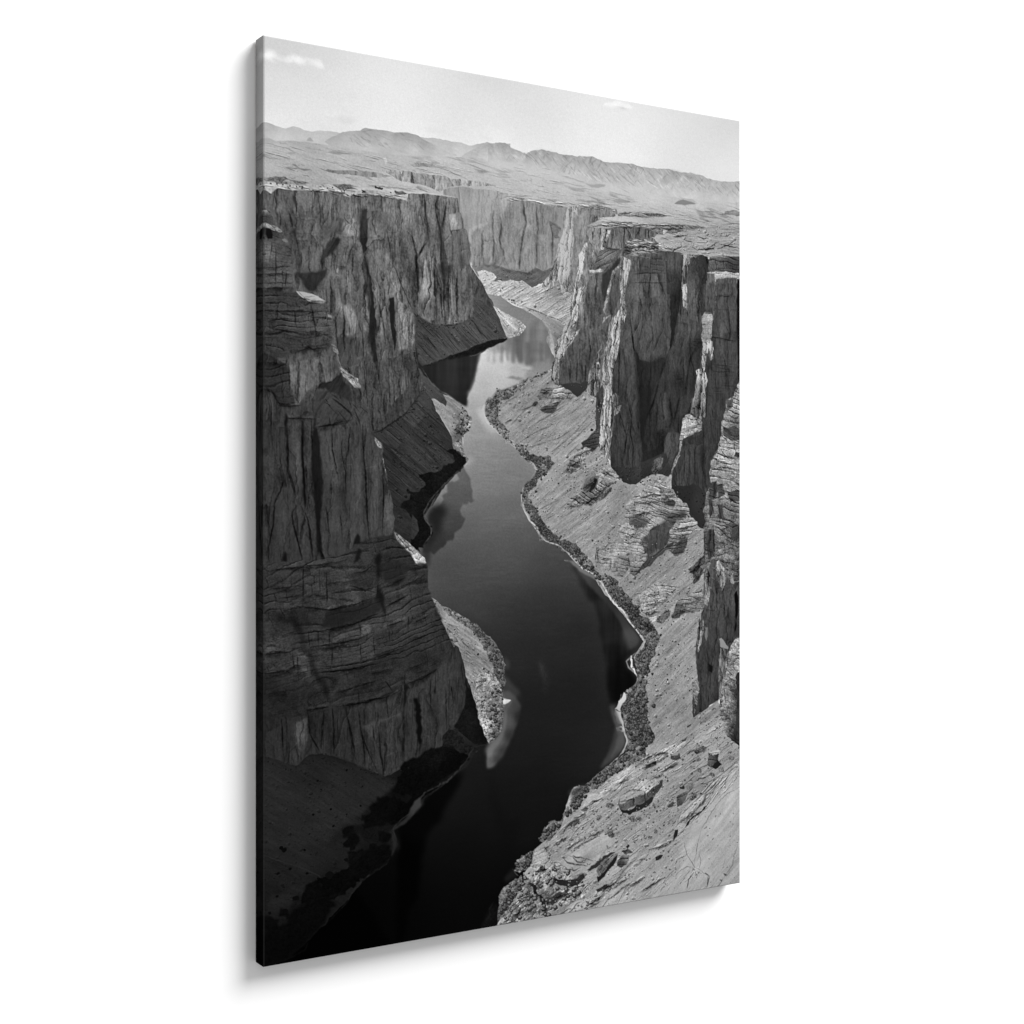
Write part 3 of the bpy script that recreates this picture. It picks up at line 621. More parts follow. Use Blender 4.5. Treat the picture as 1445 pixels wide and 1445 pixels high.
F|481,1552 23,-4 35,-16 35,-27 36,-28 30,-22 24,-49 30,-32 24,-52 30,20 40,25 -74,-19 48,52 12,47 37,53 37,58 56,74 0,49 -68,66 -146,176 -36,37 46,84 -126,-84 -5,-121 -47,-189|522,1577,51 118,-77,57 90,-120,64 31,68,62 0,172,55 -121,2,53 -60,80,46 120,25,51 -120,80,46 30,95,41 30,53,39 104,-421,55 61,52,51 -121,-157,62|talus|.9 36 1 0 1
L|522,1556 118,92 78,52|5 3 9 .78 1.5 .5
L|498,1562 82,87 90,68|5 3 9 .78 1.5 .5
L|598,1501 102,61 88,62|5 3 9 .78 1.5 .5
L|628,1474 72,40|5 3 9 .78 1.5 .5
L|533,1598 65,62|5 3 9 .78 1.5 .5
L|658,1436 130,92|5 3 9 .78 1.5 .5
L|522,1619 88,67|2.5 1 -1 1.22 .6 .5
L|616,1506 84,67|2.5 1 -1 1.22 .6 .5
L|670,1414 91,66|2.5 1 -1 1.22 .6 .5
L|557,1618 137,98|2.5 1 -1 1.22 .6 .5
L|598,1596 132,94|2.5 1 -1 1.22 .6 .5
D|748,1516,5 -30,62,5 -4,-1,5 33,-62,4 538,228,1|24 0
F|750,1401 16,2 27,14 12,8 16,6 0,-12 -13,-21 -9,-20 31,8 43,21 25,20 19,21 19,32 3,32 -16,22 -19,17 -3,33 -6,22 -22,11 -18,-24 -8,-35 -23,-42 -25,-37 -25,-26 -15,-16 8,-8|774,1426,147 37,25,153 25,-49,139 31,37,139 -31,65,145 50,-28,118 12,54,94 -18,49,105|talus|1 36 1.4 0 1
F|720,1310 42,25 37,28 37,23 -31,-5 19,32 -3,18 -28,-14 -27,-14 -16,-2 -24,-27|762,1351,71 31,42,67|talus|.8 36 1 .4 1
F|892,1422 31,26 16,37 0,33 -22,19 -19,20 -18,-13 -19,-13 19,-23 12,-32 -6,-27|911,1475,102 -13,55,77 25,-17,110|brush|1.1 0 2 .5 1
D|883,1536,9 12,7,8 -28,-18,4 -9,-27,4 -6,14,3 71,12,6 -37,-64,3 -13,49,3 31,-1,4|46 72
L|855,1493 25,15|3 1 -1 .6 .5 .5
L|867,1466 22,21|3 1 -1 .6 .5 .5
L|848,1466 19,21|3 1 -1 .6 .5 .5
F|855,1579 18,-16 25,-1 0,44 19,26 16,16 -10,22 -15,-5 -10,-27 -25,-32|880,1584,90 37,70,77|brush|1.2 0 1.5 .4 1
L|923,1534 -19,22 -4,50|2 1.5 3 170 .4 .5
L|933,1654 -22,27|2 1.5 3 170 .4 .5
L|926,1529 13,-11|2 1.5 3 170 .4 .5
F|923,1638 32,-1 0,22 -38,22 -6,5|923,1638,170|none|0 0 1.2 4 .5
F|830,1607 25,-14 18,24 31,21 2,43 -51,40 -50,43 -43,37 -30,37 -20,38 5,26 27,32 7,27 -19,24 -18,15 -24,32 -36,-17 0,-209 36,-16 42,-21 -12,-27 -24,-32 42,-5 36,5 31,-28 50,-16 6,-28|867,1649,22 -93,98,20 -84,107,16 24,96,15|brush|.8 0 3 .5 1
F|694,1716 30,-10 64,10 0,69 -40,65 -36,42 6,22 37,32 -13,32 -42,42 -42,-1 12,-53 18,-37 -54,-58 -30,-11 24,-32 60,-5 -60,-37 12,-11 60,16 30,-32|761,1753,20 -61,81,20 30,106,18|brush|.8 0 3 .5 1
F|569,1860 71,16 48,53 -18,37 -30,32 -60,-43|610,1913,46 48,27,44|talus|1 25 1.5 .5 1
F|654,1881 30,26 6,43 -24,34 -12,0|654,1881,51|talus|.8 40 1 .6 1
L|904,1686 -49,39 -56,43 -37,38 -30,38 -18,32 4,26 26,30 9,29 -9,21 -30,34|3 3 5 64 .7 .5
L|785,1785 -33,59 -37,48 9,19 28,29 -6,32 -40,48|3 2 4 72 .6 .5
F|-50,814 46,-126 8,-6 11,6 8,4 13,39 -2,8 27,12 20,11 -1,32 21,6 19,24 0,88 6,70 10,12 34,3 33,2 33,11 28,15 11,48 17,15 0,22 -14,14 8,25 -16,43 22,3 23,12 5,43 12,36 28,24 40,19 6,2 23,40 3,47 26,41 5,46 18,47 35,38 7,29 0,42 22,57 7,53 17,68 3,63 4,53 34,29 48,32 27,28 -57,-39 42,30 54,51 12,48 -6,64 31,55 -89,-153 60,7 -1,96 25,44 18,49 37,60 33,66 39,26 15,47 19,77 25,56 25,70 37,116 26,57 -35,19 -156,68 -252,167 -623,70|-14,794,50 32,-79,68 0,151,72 64,-6,70 -37,88,66 0,91,52 108,17,63 83,-6,75 -208,90,48 153,-10,57 83,-25,72 -165,107,57 137,-8,66 56,48,66 -84,55,93 -82,19,86 -98,15,48 236,-19,90 -72,28,81 -66,4,72 -98,29,41 44,73,52 120,-4,55 100,-29,59 68,-28,55 57,13,68 -69,90,63 58,-27,61 34,35,61 -422,53,50 113,47,66 61,-1,52 100,23,63 114,-2,63 86,-1,68 -420,133,48 65,-50,63 60,50,52 95,-1,63 114,-1,63 92,-1,66 -416,129,55 99,26,52 122,-25,61 103,27,61 80,-26,63 59,0,70 -446,100,52 249,18,63 174,13,52 -396,11,55 194,4,59 -248,111,46 136,14,48 112,3,52 114,-101,50 117,29,46 -117,75,41 206,-5,46 -622,119,48 302,22,34 114,46,61 -253,-36,30 399,1,59 90,19,52 -322,54,52 -84,83,46 142,-18,48 -307,-42,43 54,79,48 139,59,32 171,-15,34 88,5,41 119,-46,37 -625,91,30 163,11,32 169,37,39 145,-16,41 -286,73,34 227,28,48 237,-36,48 30,-78,48 -93,143,46 117,9,50 85,-31,55 86,44,30 -765,9,55 -67,-6,34 213,18,41 87,47,41 161,-26,50 110,9,46 -629,-14,32|cliff|.95 0 1.5 0 1
F|2,2084 179,-9 111,0 91,-17 23,-56 80,-10 36,22 70,-31 78,54 54,49 12,48 -6,64 31,55 27,65 -14,-22 37,60 31,60 -61,99 -67,50 -60,1 -26,10 -106,61 -230,31 -139,20 -151,-22|126,2129,46 138,-22,55 56,53,52 114,-101,50 117,29,39 -88,66,39 117,66,52 90,-61,48 30,65,52 -682,28,48 81,-32,52 249,18,57 -28,61,32 -112,-5,34 226,51,66 146,-35,63 90,14,55 -293,50,55 -113,5,46 84,66,50 -84,16,48 199,-21,50 117,-4,48 -481,-30,46 54,79,52 139,49,32 171,-15,32 88,15,43 119,-46,37 60,-76,43 -685,167,28 163,11,34 169,22,43 145,-11,39 192,-303,48 0,134,37 91,-50,37|strata|1 -9 1.5 1 1
F|2,1002 135,0 66,5 64,26 19,60 6,102 -22,22 -122,17 -60,24 -86,14|45,1039,52 108,17,61 83,-6,72 -191,54,57 136,-9,63 83,10,75 -165,31,48 -54,54,48 136,-19,52 55,33,66 -110,6,59|strata|.8 -2 1.2 1 1
F|-9,778 89,-9 19,34 21,28 0,147 -113,14 -11,-100|18,800,68 0,66,88 70,-7,72 -60,81,70 71,-26,84 -17,42,77|strata|.8 0 1.2 1 1
F|-2,688 20,2 16,38 -32,14|12,701,77 11,24,68|strata|.8 0 1.2 .6 1
F|136,994 34,3 33,2 33,11 3,7 -36,0 -22,9 -17,-9|170,1002,158 44,6,150 -33,16,130|none|0 0 .8 .4 1
F|186,1028 17,-3 44,-6 18,8 -7,7 -55,1|208,1027,120 45,-1,130|none|0 0 .8 .4 1
L|197,1020 33,-2|2 1 -1 .5 .4 .5
L|181,1029 16,9|2 1 -1 .5 .4 .5
F|-12,746 19,-9 27,4 27,10 20,12 -15,3 -32,-10 -27,-2|7,744,118 38,6,112 32,12,120|none|0 0 .8 .4 1
F|-4,688 11,-5 16,9 3,6 -16,-4|-4,688,112|none|0 0 .8 .4 1
F|77,801 13,-3 13,3 -10,5|77,801,105|none|0 0 .6 .4 1
F|272,1078 14,0 6,12 -14,-2|272,1078,140|none|0 0 .8 .4 1
L|289,1196 17,4 9,12 5,33|4 3 -1 125 .4 1
L|318,1238 8,22 17,36|4 3 -1 125 .4 1
F|323,1284 20,9 28,17 29,16 6,10 23,35 -23,-4 -29,-19 -29,-25 -16,-30|343,1301,136 40,23,148 0,8,138 29,30,127|crag|.9 40 2 .4 1
F|481,1568 17,10 18,20 -3,13 -15,-10 -12,-13|504,1593,132|crag|.8 40 1.5 .4 1
F|576,1957 34,27 48,32 27,28 -57,-39 42,30 54,51 -36,-6 -12,16 -18,-43 -36,-22 -36,-48|598,1992,127 54,38,148 -12,-9,143 42,43,159 36,19,138|crag|.8 40 1.5 .4 1
F|-25,744 21,-6 -5,55 -11,16|-25,744,30|none|0 0 1 1 .8
F|23,755 16,3 -5,41 -8,-9|23,755,26|none|0 0 1 .8 1
F|-14,768 16,-11 5,49 -16,-3|-14,768,28|none|0 0 1 1 .8
L|50,832 3,56 -3,95|2.5 1.5 4 .5 .5 .5
L|126,932 -65,5 -54,-1|2.5 1.5 4 .5 .5 .5
L|120,917 -59,-5|2.5 1.5 4 .5 .5 .5
L|12,806 3,50|2.5 1.5 4 .5 .5 .5
L|-4,992 124,-9|2.5 1.5 4 .5 .5 .5
L|7,1082 119,-6 77,-3|2.5 1.5 4 .5 .5 .5
L|61,1083 5,45|2.5 1.5 4 .5 .5 .5
L|131,1083 11,40|2.5 1.5 4 .5 .5 .5
L|206,1052 8,56 16,80|2.5 1.5 4 .5 .5 .5
L|164,1198 6,25|2.5 1.5 4 .5 .5 .5
L|181,1161 111,-12|2.5 1.5 4 .5 .5 .5
L|142,1229 128,-17|2.5 1.5 4 .5 .5 .5
L|2,1282 91,6 11,-32|2.5 1.5 4 .5 .5 .5
L|281,1129 5,25|2.5 1.5 4 .5 .5 .5
L|50,1003 8,30|2.5 1.5 4 .5 .5 .5
L|292,1098 -67,9|2.5 1.5 4 .5 .5 .5
F|-4,1242 97,46 11,72 -102,4 -6,-72|18,1316,41 54,23,43|cliff|1 20 1.2 1 1
F|110,1292 38,-7 33,-7 89,-35 39,-3 11,41 28,35 -22,-12 -17,21 -17,21 -34,4 -28,9 -10,21 -50,22 -17,42 -11,-10 -5,-81 -27,1|137,1326,97 71,-19,95 56,-28,84 39,-13,72 -161,138,90 50,-64,86 72,-23,81|cliff|1.2 0 1.2 .7 1
L|153,1290 -3,68|2 1.5 3 .62 .5 .5
L|181,1278 0,79|2 1.5 3 .62 .5 .5
L|258,1248 3,46|2 1.5 3 .62 .5 .5
L|281,1278 5,51|2 1.5 3 .62 .5 .5
L|225,1281 -5,71|2 1.5 3 .62 .5 .5
L|153,1302 3,91|2 1.5 3 .62 .5 .5
F|230,1356 28,-6 34,-4 23,-22 17,-10 16,30 23,19 12,31 -12,31 -23,-14 -33,-19 -29,0 -16,-19 -45,7|247,1364,39 73,-9,46 40,40,48|cliff|.5 30 1.5 1 1
F|2,1359 43,48 16,45 32,4 60,-7 -11,-25 -43,-19 -27,-34 -54,-18|45,1382,37 27,34,41 43,24,52|strata|.8 0 1 1 1
F|225,1451 45,-22 33,19 34,25 34,-11 23,35 -34,9 -68,15 -62,17 -10,-36|247,1491,55 56,-12,57 57,9,63|cliff|.6 35 1.5 1 1
F|225,1390 45,-7 45,29 56,34 17,41 -22,1 -29,-30 -45,-20 -45,12 -22,-9|270,1409,57 67,33,66|cliff|.6 40 1.2 1 1
L|2,1374 32,19 27,59 32,4 60,-7|3 2 4 .5 .7 .5
L|225,1533 56,-9 62,-15 40,-12|3 2 4 .5 .7 .5
L|275,1490 6,36|3 2 4 .5 .7 .5
L|303,1454 17,30|3 2 4 .5 .7 .5
L|286,1392 51,34 40,35 11,36|3 2 4 .5 .7 .5
L|388,1466 29,72|3 2 4 .5 .7 .5
L|371,1425 17,41|3 2 4 .5 .7 .5
L|225,1380 28,-27 39,-4 28,-25|3 2 4 .5 .7 .5
L|181,1498 39,2|3 2 4 .5 .7 .5
L|99,1501 54,-2|3 2 4 .5 .7 .5
F|208,1548 17,-5 11,41 6,71 5,102 -5,103 -6,76 6,100 -12,0 -5,-100 -5,-97 -9,-71 -3,-112|208,1548,23|cliff|.3 0 1 1 1
F|159,1504 8,5 3,76 0,91 8,82 6,71 -6,35 -8,-55 -3,-71 -8,-82|159,1504,22|cliff|.3 0 1 1 1
F|93,1481 11,15 -5,60 5,101 -5,31 -6,-81 -5,-91|93,1481,22|none|0 0 1 1.2 1
F|220,1477 10,-11 -5,57 -11,15|220,1477,20|none|0 0 1 1 1
L|99,1658 11,60 16,40 16,56|3 2 5.5 .42 .6 .5
L|53,1789 -6,70 -8,75 -21,98|3 2 5.5 .42 .6 .5
L|72,1779 21,-56|3 2 5.5 .42 .6 .5
L|142,1844 -22,51 11,40 22,77|3 2 5.5 .42 .6 .5
L|178,1864 14,46 14,123|3 2 5.5 .42 .6 .5
L|236,1931 17,103|3 2 5.5 .42 .6 .5
L|292,1541 3,72 14,87 17,57|3 2 5.5 .42 .6 .5
L|337,1571 3,57 14,56 3,114|3 2 5.5 .42 .6 .5
L|368,1550 0,72 -14,57|3 2 5.5 .42 .6 .5
L|429,1548 5,83 12,104 6,125 11,130|3 2 5.5 .42 .6 .5
L|522,1745 6,41 -6,126|3 2 5.5 .42 .6 .5
L|270,1860 11,92 11,26|3 2 5.5 .42 .6 .5
L|332,1890 8,98|3 2 5.5 .42 .6 .5
L|286,1747 6,61|3 2 5.5 .42 .6 .5
L|469,1568 12,94|3 2 5.5 .42 .6 .5
L|34,1478 -3,80 8,70|3 2 5.5 .42 .6 .5
L|374,1632 14,52|3 2 5.5 .42 .6 .5
L|7,1719 32,10|3 2 5.5 .42 .6 .5
L|15,1839 3,95|3 2 5.5 .42 .6 .5
L|181,1686 5,62|3 2 5.5 .42 .6 .5
L|522,1682 6,36|3 2 5.5 .42 .6 .5
L|247,1701 68,-11 79,-6|2 1 3 1.22 1 .5
L|247,1665 101,9|2 1 3 1.22 1 .5
L|270,1583 22,9|2 1 3 1.22 1 .5
L|7,1509 21,-3|2 1 3 1.22 1 .5
L|463,1902 12,31|2 1 3 1.22 1 .5
L|383,1974 11,41|2 1 3 1.22 1 .5
L|264,1860 96,-6|2 1 3 1.22 1 .5
F|394,2010 6,-31 12,-15 11,31 11,15|394,2010,28|none|0 0 1 1 1
F|486,1980 36,-5 47,-15 5,26 -52,31 -41,-1|486,1980,39|strata|.8 -10 2 1 1
F|50,2258 38,22 38,11 33,32 11,41 27,58 28,67 45,54 22,53 -6,51 -28,-43 -22,-58 -33,-53 -22,-57 -28,-52 -33,-58 -48,-27|50,2258,13|none|0 0 2.5 1.2 .9
F|170,2278 66,-8 56,-3 102,-11 40,42 -17,26 -57,18 -68,5 -56,0 -44,-17|236,2296,31 112,-1,33 58,18,30|strata|.6 -8 1.5 1 1
F|486,1982 36,0 -6,63 6,84 -12,78 23,27 -5,116 -6,-74 -24,-64 -6,-84 12,-83|486,1982,17|none|0 0 2 1.5 .8
F|400,2012 34,-10 0,57 18,58 -29,-6 -17,-52|400,2012,22|none|0 0 2 1.5 .7
F|522,2082 58,-30 72,22 36,27 -60,41 -48,41 -35,-27|580,2115,39 60,-15,37|strata|.5 -25 1.5 1 1
F|429,2319 29,-4 14,48 -38,21 -11,-18|446,2346,77|cliff|.8 0 1 .6 1
F|533,2318 101,-27 6,21 -83,39 -27,1|580,2320,70|strata|.7 -20 1 .7 1
F|343,2243 51,-13 29,-10 -3,16 -32,14 -40,9|371,2242,72 41,-17,77|strata|.8 -10 1 .6 1
F|82,2224 88,-7 100,-7 0,15 -100,15 -88,4|126,2230,59 99,-4,59|strata|.8 -5 1 .6 1
F|592,2236 54,-30 -3,22 -45,24|592,2236,63|strata|.8 -25 1 .6 1
F|440,2205 58,-14 -3,21 -43,9|440,2205,61|strata|.8 -12 1 .6 1
F|2,2221 43,7 5,50 -48,18|23,2247,51|crag|.6 0 1.5 1 1
F|2,2391 43,3 10,30 -48,5|18,2407,53|crag|.6 0 1.5 1 1
F|61,2389 43,7 8,26 -46,-2|61,2389,49|crag|.6 0 1.5 1 1
F|137,2434 44,2 5,31 -44,12|137,2434,63|strata|.8 0 1.5 1 1
F|186,2655 84,-15 -6,26 -72,10|186,2655,59|strata|.9 -12 1.5 1 1
L|2,2081 168,-4 122,-2 68,-17|3 2 4.5 .42 .6 .5
L|82,2249 99,-11 89,-13 73,34|3 2 4.5 .42 .6 .5
L|164,2354 72,-10 112,-2 75,-23 69,-23 36,-20|3 2 4.5 .42 .6 .5
L|164,2356 28,-1 94,-1|3 2 4.5 .42 .6 .5
L|197,2416 95,0 91,-11 92,-21|3 2 4.5 .42 .6 .5
L|225,2489 78,-1 120,-8 63,-18 94,-26 54,-29|3 2 4.5 .42 .6 .5
L|533,2355 107,-48|3 2 4.5 .42 .6 .5
L|2,2429 43,-5 70,1 44,-16|3 2 4.5 .42 .6 .5
L|2,2506 59,-1 54,-17 71,-11|3 2 4.5 .42 .6 .5
L|569,2194 71,-30|3 2 4.5 .42 .6 .5
L|533,2271 101,-39|3 2 4.5 .42 .6 .5
L|292,2534 91,-25 109,-25|3 2 4.5 .42 .6 .5
L|303,2648 103,2 116,-18 94,-36|3 2 4.5 .42 .6 .5
L|170,2293 55,-18|3 2 4.5 .42 .6 .5
L|34,2177 136,-11|3 2 4.5 .42 .6 .5
L|360,2161 80,-13|3 2 4.5 .42 .6 .5
L|634,2576 78,-27 61,-23|3 2 4.5 .42 .6 .5
L|654,2561 54,-13 48,-23|3 2 4.5 .42 .6 .5
L|242,2081 2,67 6,51|3 1.5 4 .45 .6 .5
L|275,2097 -3,98|3 1.5 4 .45 .6 .5
L|181,2110 -11,71 0,102|3 1.5 4 .45 .6 .5
L|197,2355 0,61|3 1.5 4 .45 .6 .5
L|233,2357 3,61|3 1.5 4 .45 .6 .5
L|286,2354 -5,62|3 1.5 4 .45 .6 .5
L|295,2421 0,67|3 1.5 4 .45 .6 .5
L|429,2387 -3,88|3 1.5 4 .45 .6 .5
L|417,2319 9,47|3 1.5 4 .45 .6 .5
L|557,2351 0,47|3 1.5 4 .45 .6 .5
L|640,2312 0,53|3 1.5 4 .45 .6 .5
L|481,2368 5,84|3 1.5 4 .45 .6 .5
L|126,2327 5,30|3 1.5 4 .45 .6 .5
L|104,2427 0,75|3 1.5 4 .45 .6 .5
L|126,2428 5,96|3 1.5 4 .45 .6 .5
L|298,2653 2,69|3 1.5 4 .45 .6 .5
L|343,2646 25,82|3 1.5 4 .45 .6 .5
L|412,2578 2,130|3 1.5 4 .45 .6 .5
L|622,2538 -6,106 6,103|3 1.5 4 .45 .6 .5
L|522,2538 29,65|3 1.5 4 .45 .6 .5
L|388,2250 3,-20|3 1.5 4 .45 .6 .5
L|93,1987 -8,41|3 1.5 4 .45 .6 .5
L|142,1978 28,92|3 1.5 4 .45 .6 .5
L|203,1978 11,92|3 1.5 4 .45 .6 .5
L|236,1979 11,77|3 1.5 4 .45 .6 .5
L|270,1979 11,93|3 1.5 4 .45 .6 .5
L|18,1976 5,96|3 1.5 4 .45 .6 .5
F|85,2028 11,2 3,38 -11,0|85,2028,18|none|0 0 1 1 1
F|569,2488 59,40 -12,37 6,42 -71,1 -29,-54 -30,-49|580,2536,40 -58,-4,28|crag|.6 20 1.5 1 1
F|434,2480 88,-5 58,35 30,17 -88,-5 -59,-8|434,2480,20|none|0 0 2 2 .7
F|634,2502 154,-55 0,85 -88,22 -72,17|634,2502,31|strata|.5 -20 1.5 1.5 1
F|628,2581 72,-22 88,-32 -98,47 66,-55 31,-3 49,-62 37,-9 25,50 19,77 25,56 13,60 -47,-39 -18,97 -43,48 -59,70 -76,26 -67,28 -58,30 49,-26 -37,16 -63,23 -63,-35 -71,-34 -88,-32 -69,-20 -51,-2 76,-118 78,-53 174,-19|684,2643,48 90,-48,50 62,-49,48 31,82,43 -239,112,48 109,8,50 102,-29,57 -202,154,41 117,-27,48 -440,-61,41 70,61,39 107,10,43 81,-9,52 -46,-101,52 -149,-52,43 145,12,50|cliff|1 0 1.2 1 1
F|898,2506 25,83 25,55 19,54 37,116 22,55 -75,17 -26,-18 -61,-87 44,-87 3,-90|942,2764,22 44,64,18|brush|.6 0 1.5 1 1
L|612,2629 8,111 -4,182|4 2.5 6 .38 .7 .5
L|670,2648 8,74 17,134|4 2.5 6 .38 .7 .5
L|745,2638 0,111|4 2.5 6 .38 .7 .5
L|813,2702 -4,74|4 2.5 6 .38 .7 .5
L|254,2662 -13,117 4,59|4 2.5 6 .38 .7 .5
L|301,2665 9,183|4 2.5 6 .38 .7 .5
L|354,2669 30,130 18,89|4 2.5 6 .38 .7 .5
L|410,2673 27,130 5,113|4 2.5 6 .38 .7 .5
L|455,2813 36,115|4 2.5 6 .38 .7 .5
L|500,2680 18,162 8,114|4 2.5 6 .38 .7 .5
L|618,2688 0,228|4 2.5 6 .38 .7 .5
L|673,2692 18,84 9,98|4 2.5 6 .38 .7 .5
L|186,2688 16,64 34,50|4 2.5 6 .38 .7 .5
L|68,2726 16,133|4 2.5 6 .38 .7 .5
F|670,2648 16,-6 5,66 12,97 -4,66 -21,-90|670,2648,15|none|0 0 1 1.2 1
F|135,2731 59,-27 8,72 -16,68 -51,35 -17,-9 17,-61|168,2757,61 -8,69,48|cliff|1 0 1.2 1 1
L|518,2882 100,-31|2 1.5 3 1.3 1 .5
L|545,2958 91,-40|2 1.5 3 1.3 1 .5
L|437,2755 162,-44|2 1.5 3 1.3 1 .5
F|-50,2847 52,-15 82,28 51,24 42,-28 17,-16 51,2 69,20 88,32 71,34 63,34 63,-22 37,-17 55,-15 -21,4 118,-41 51,-70 25,-13 96,76 70,10 -62,21 -43,56 -86,44 -77,48 -50,28 -17,35 -58,45 -50,27 -29,24 32,44 -45,75 -108,50 -88,84 -95,81 -77,58 -59,38 -116,35 -52,79|51,2918,37 126,12,27 85,-55,21 87,48,24 88,56,27 89,9,29 -391,54,31 171,19,31 -255,50,29 169,58,33 129,55,29 -256,-46,31 84,72,34 -142,6,31 58,54,30 169,22,23 -227,47,26 100,92,17 -84,65,13 42,84,9 344,-465,19 135,-106,14 98,-85,14 212,-130,37 43,64,29 -171,37,16|talus|.8 30 1.2 0 1
L|6,3013 87,79 101,66 103,76|10 6 14 .75 3 .5
L|2,2874 133,90 179,98 141,31|10 6 14 .75 3 .5
L|6,3217 87,42 84,34 59,35 26,36|2.5 1.5 -1 46 .6 .5
F|6,3044 129,92 127,78 52,54 -69,62 -110,-62 -129,-55|93,3146,37 127,94,37|talus|.9 32 1.5 6 .5
F|526,3052 55,-10 55,38 74,-41 78,-25 0,17 -60,27 -55,34 -55,52 -46,27 -54,-31 -81,31 -18,-26 72,-64|545,3103,9 73,-8,7|brush|1 0 3 .8 1
F|712,2894 76,-15 34,-64 42,3 61,80 9,24 -70,38 -68,24 -84,36 -125,-6 0,-44 50,-31|670,2964,9 169,-96,15 25,62,8|brush|1 0 2 .8 1
F|822,2815 34,-5 52,57 34,18 -17,21 -35,-18 -51,-50|822,2815,40|talus|.8 35 1.5 .8 1
F|366,3306 89,-53 71,9 37,37 -72,47 -54,17 -53,25 -70,38 -69,22 -68,-18 0,-47 59,-39 44,-2|393,3341,7 -148,52,7 246,-95,8|brush|1 0 4 .8 1
F|2,3528 116,-60 76,-59 86,12 34,37 -69,76 -68,60 -84,49 -91,16|93,3542,7 127,-59,7|brush|1 0 3 2 1
F|10,3398 83,-26 84,-12 17,26 -51,32 -50,86 -33,2 -50,-46|76,3392,34 34,75,26|talus|1 20 3 2 .8
D|362,3161,21 31,29,19 -27,28,24 18,19,13 -83,-101,8 -90,-54,7 81,-14,8 -98,90,4 -105,48,14 88,13,5 -113,77,8 50,-11,7 72,27,7 102,20,24 -52,40,20 -34,11,30 60,20,8 -123,2,14 -46,44,14 -67,-2,9 32,-61,6 -28,100,17 138,-49,12 190,-521,10 -126,31,10 52,-62,5 153,142,5 -27,-71,4 -52,142,6 35,160,10 -35,23,11 115,-41,18 53,38,21 10,-63,19 -45,99,18 -54,33,16 -302,-157,3 67,48,3 43,-254,4 109,-49,4|13 0
F|682,3077 23,-14 -5,41 -27,29 -28,18 -46,15 -36,16 18,-10 73,-49|691,3086,40 -73,74,32|none|0 0 1.5 1.2 1
F|558,3185 23,19 11,42 -20,30 -14,22 18,-54 -13,-34|558,3185,38|none|0 0 1.5 1.5 1
L|788,3031 -60,27 -42,36 -32,41 -55,32 -36,17 20,28 7,34 -32,48 -32,29 -53,25 -45,30 -35,27 -35,51 -61,50 -43,31|3 2 4 34 .8 .5
L|190,3588 -13,26 -47,20 -79,14|2 1 -1 30 .8 .5
L|1030,2874 -62,21 -43,56 -61,31 -68,46 -76,40 -25,38 -58,38 -50,34|3 3 5 30 .8 .5
F|678,3075 25,-9 9,20 -26,34 -49,31 -33,18 49,-38|678,3075,34|none|0 0 1.5 1.5 1
F|587,3211 13,23 4,30 -17,28|587,3211,26|none|0 0 1.2 3 .8
L|402,3175 35,44 9,17|6 3 -1 30 2 .5
L|314,3307 52,-9 27,-12|6 3 -1 30 2 .5
L|340,3414 -60,7|6 3 -1 30 2 .5
F|1105,2562 13,22 29,30 39,36 16,45 -9,44 -11,21 -27,67 -36,73 -35,43 -32,27 -29,-1 -6,-51 -5,-35 27,-35 27,-44 22,-44 4,-45 9,-37 9,-15 -28,45 0,-22 0,-44 0,-54|1128,2618,60 26,40,56 32,36,34 -49,32,90 27,33,50 -63,86,96 36,-4,54 -71,62,98 35,3,56 -57,48,92 35,-12,46 103,-228,34|none|0 0 1.5 3 1
F|1029,2914 19,-28 26,-26 27,-41 17,-33 3,23 -29,43 -26,44 -14,36 -8,34 -18,4|1048,2917,112 44,-80,104 -58,120,96|none|0 0 1 1.5 .75
F|1107,2501 21,21 1,19 -11,16 -11,-12|1107,2501,64|none|0 0 1.2 3 .8
F|747,2229 27,18 28,23 34,12 25,20 37,22 32,18 37,21 32,29 25,12 29,26 29,40 20,36 11,28 -11,27 9,56 -13,27 16,39 33,8 -7,16 -26,15 28,-34 -32,21 0,53 -26,44 -27,36 -20,27 -33,-58 -27,-81 -17,-77 4,36 -22,-61 -25,-56 -19,-77 -15,-49 -35,-18 -37,-72 -37,-60 -18,-49|787,2274,118 49,29,147 62,57,141 50,56,136 -37,53,124 88,-23,147 -38,52,122 32,30,134 -32,52,147 63,-23,145 -25,80,116 38,3,116 -42,76,141 35,-20,136 0,75,134 -18,59,116|talus|1.1 34 1 0 1
F|805,2275 31,1 31,26 44,26 25,16 38,22 28,26 -3,10 25,7 29,23 29,40 16,40 -9,21 13,28 3,55 -10,38 -13,13 -26,-4 -6,-33 13,-44 -13,-39 6,-38 -32,-23 -19,-34 -19,-45 -38,-34 -37,-29 -56,-29|836,2292,92 94,64,84 94,75,79 26,34,84 32,57,72 0,55,79 0,55,64|brush|1.2 0 2.5 .5 1
F|1050,2695 26,-20 38,8 7,28 16,0 -36,51 -17,44 -32,43 -22,-17 -9,-39 27,-28 -9,-46 45,-43|1089,2698,90 -5,9,92 -18,67,84 -27,51,72|brush|1.2 0 2.5 .5 1
F|864,2304 19,1 21,23 -12,7 -19,-14|864,2304,136|crag|.8 30 1.5 .5 1
F|818,2367 18,6 31,29 13,22 -25,23 -13,-20 -12,-27|836,2389,138 25,39,127|crag|1 35 1.5 .5 1
F|1108,2683 39,4 -3,12 -23,8 -10,15 -4,-23|1108,2683,182|none|0 0 1 .6 1
L|999,2394 32,15 25,23 30,38 19,39|2.5 2 -1 120 .6 .5
L|824,2346 56,13 12,6|3 1.5 -1 .6 .5 .5
L|936,2416 31,26|3 1.5 -1 .6 .5 .5
L|999,2512 25,12|3 1.5 -1 .6 .5 .5
L|898,2468 63,25|3 1.5 -1 .6 .5 .5
L|961,2596 38,19|3 1.5 -1 .6 .5 .5
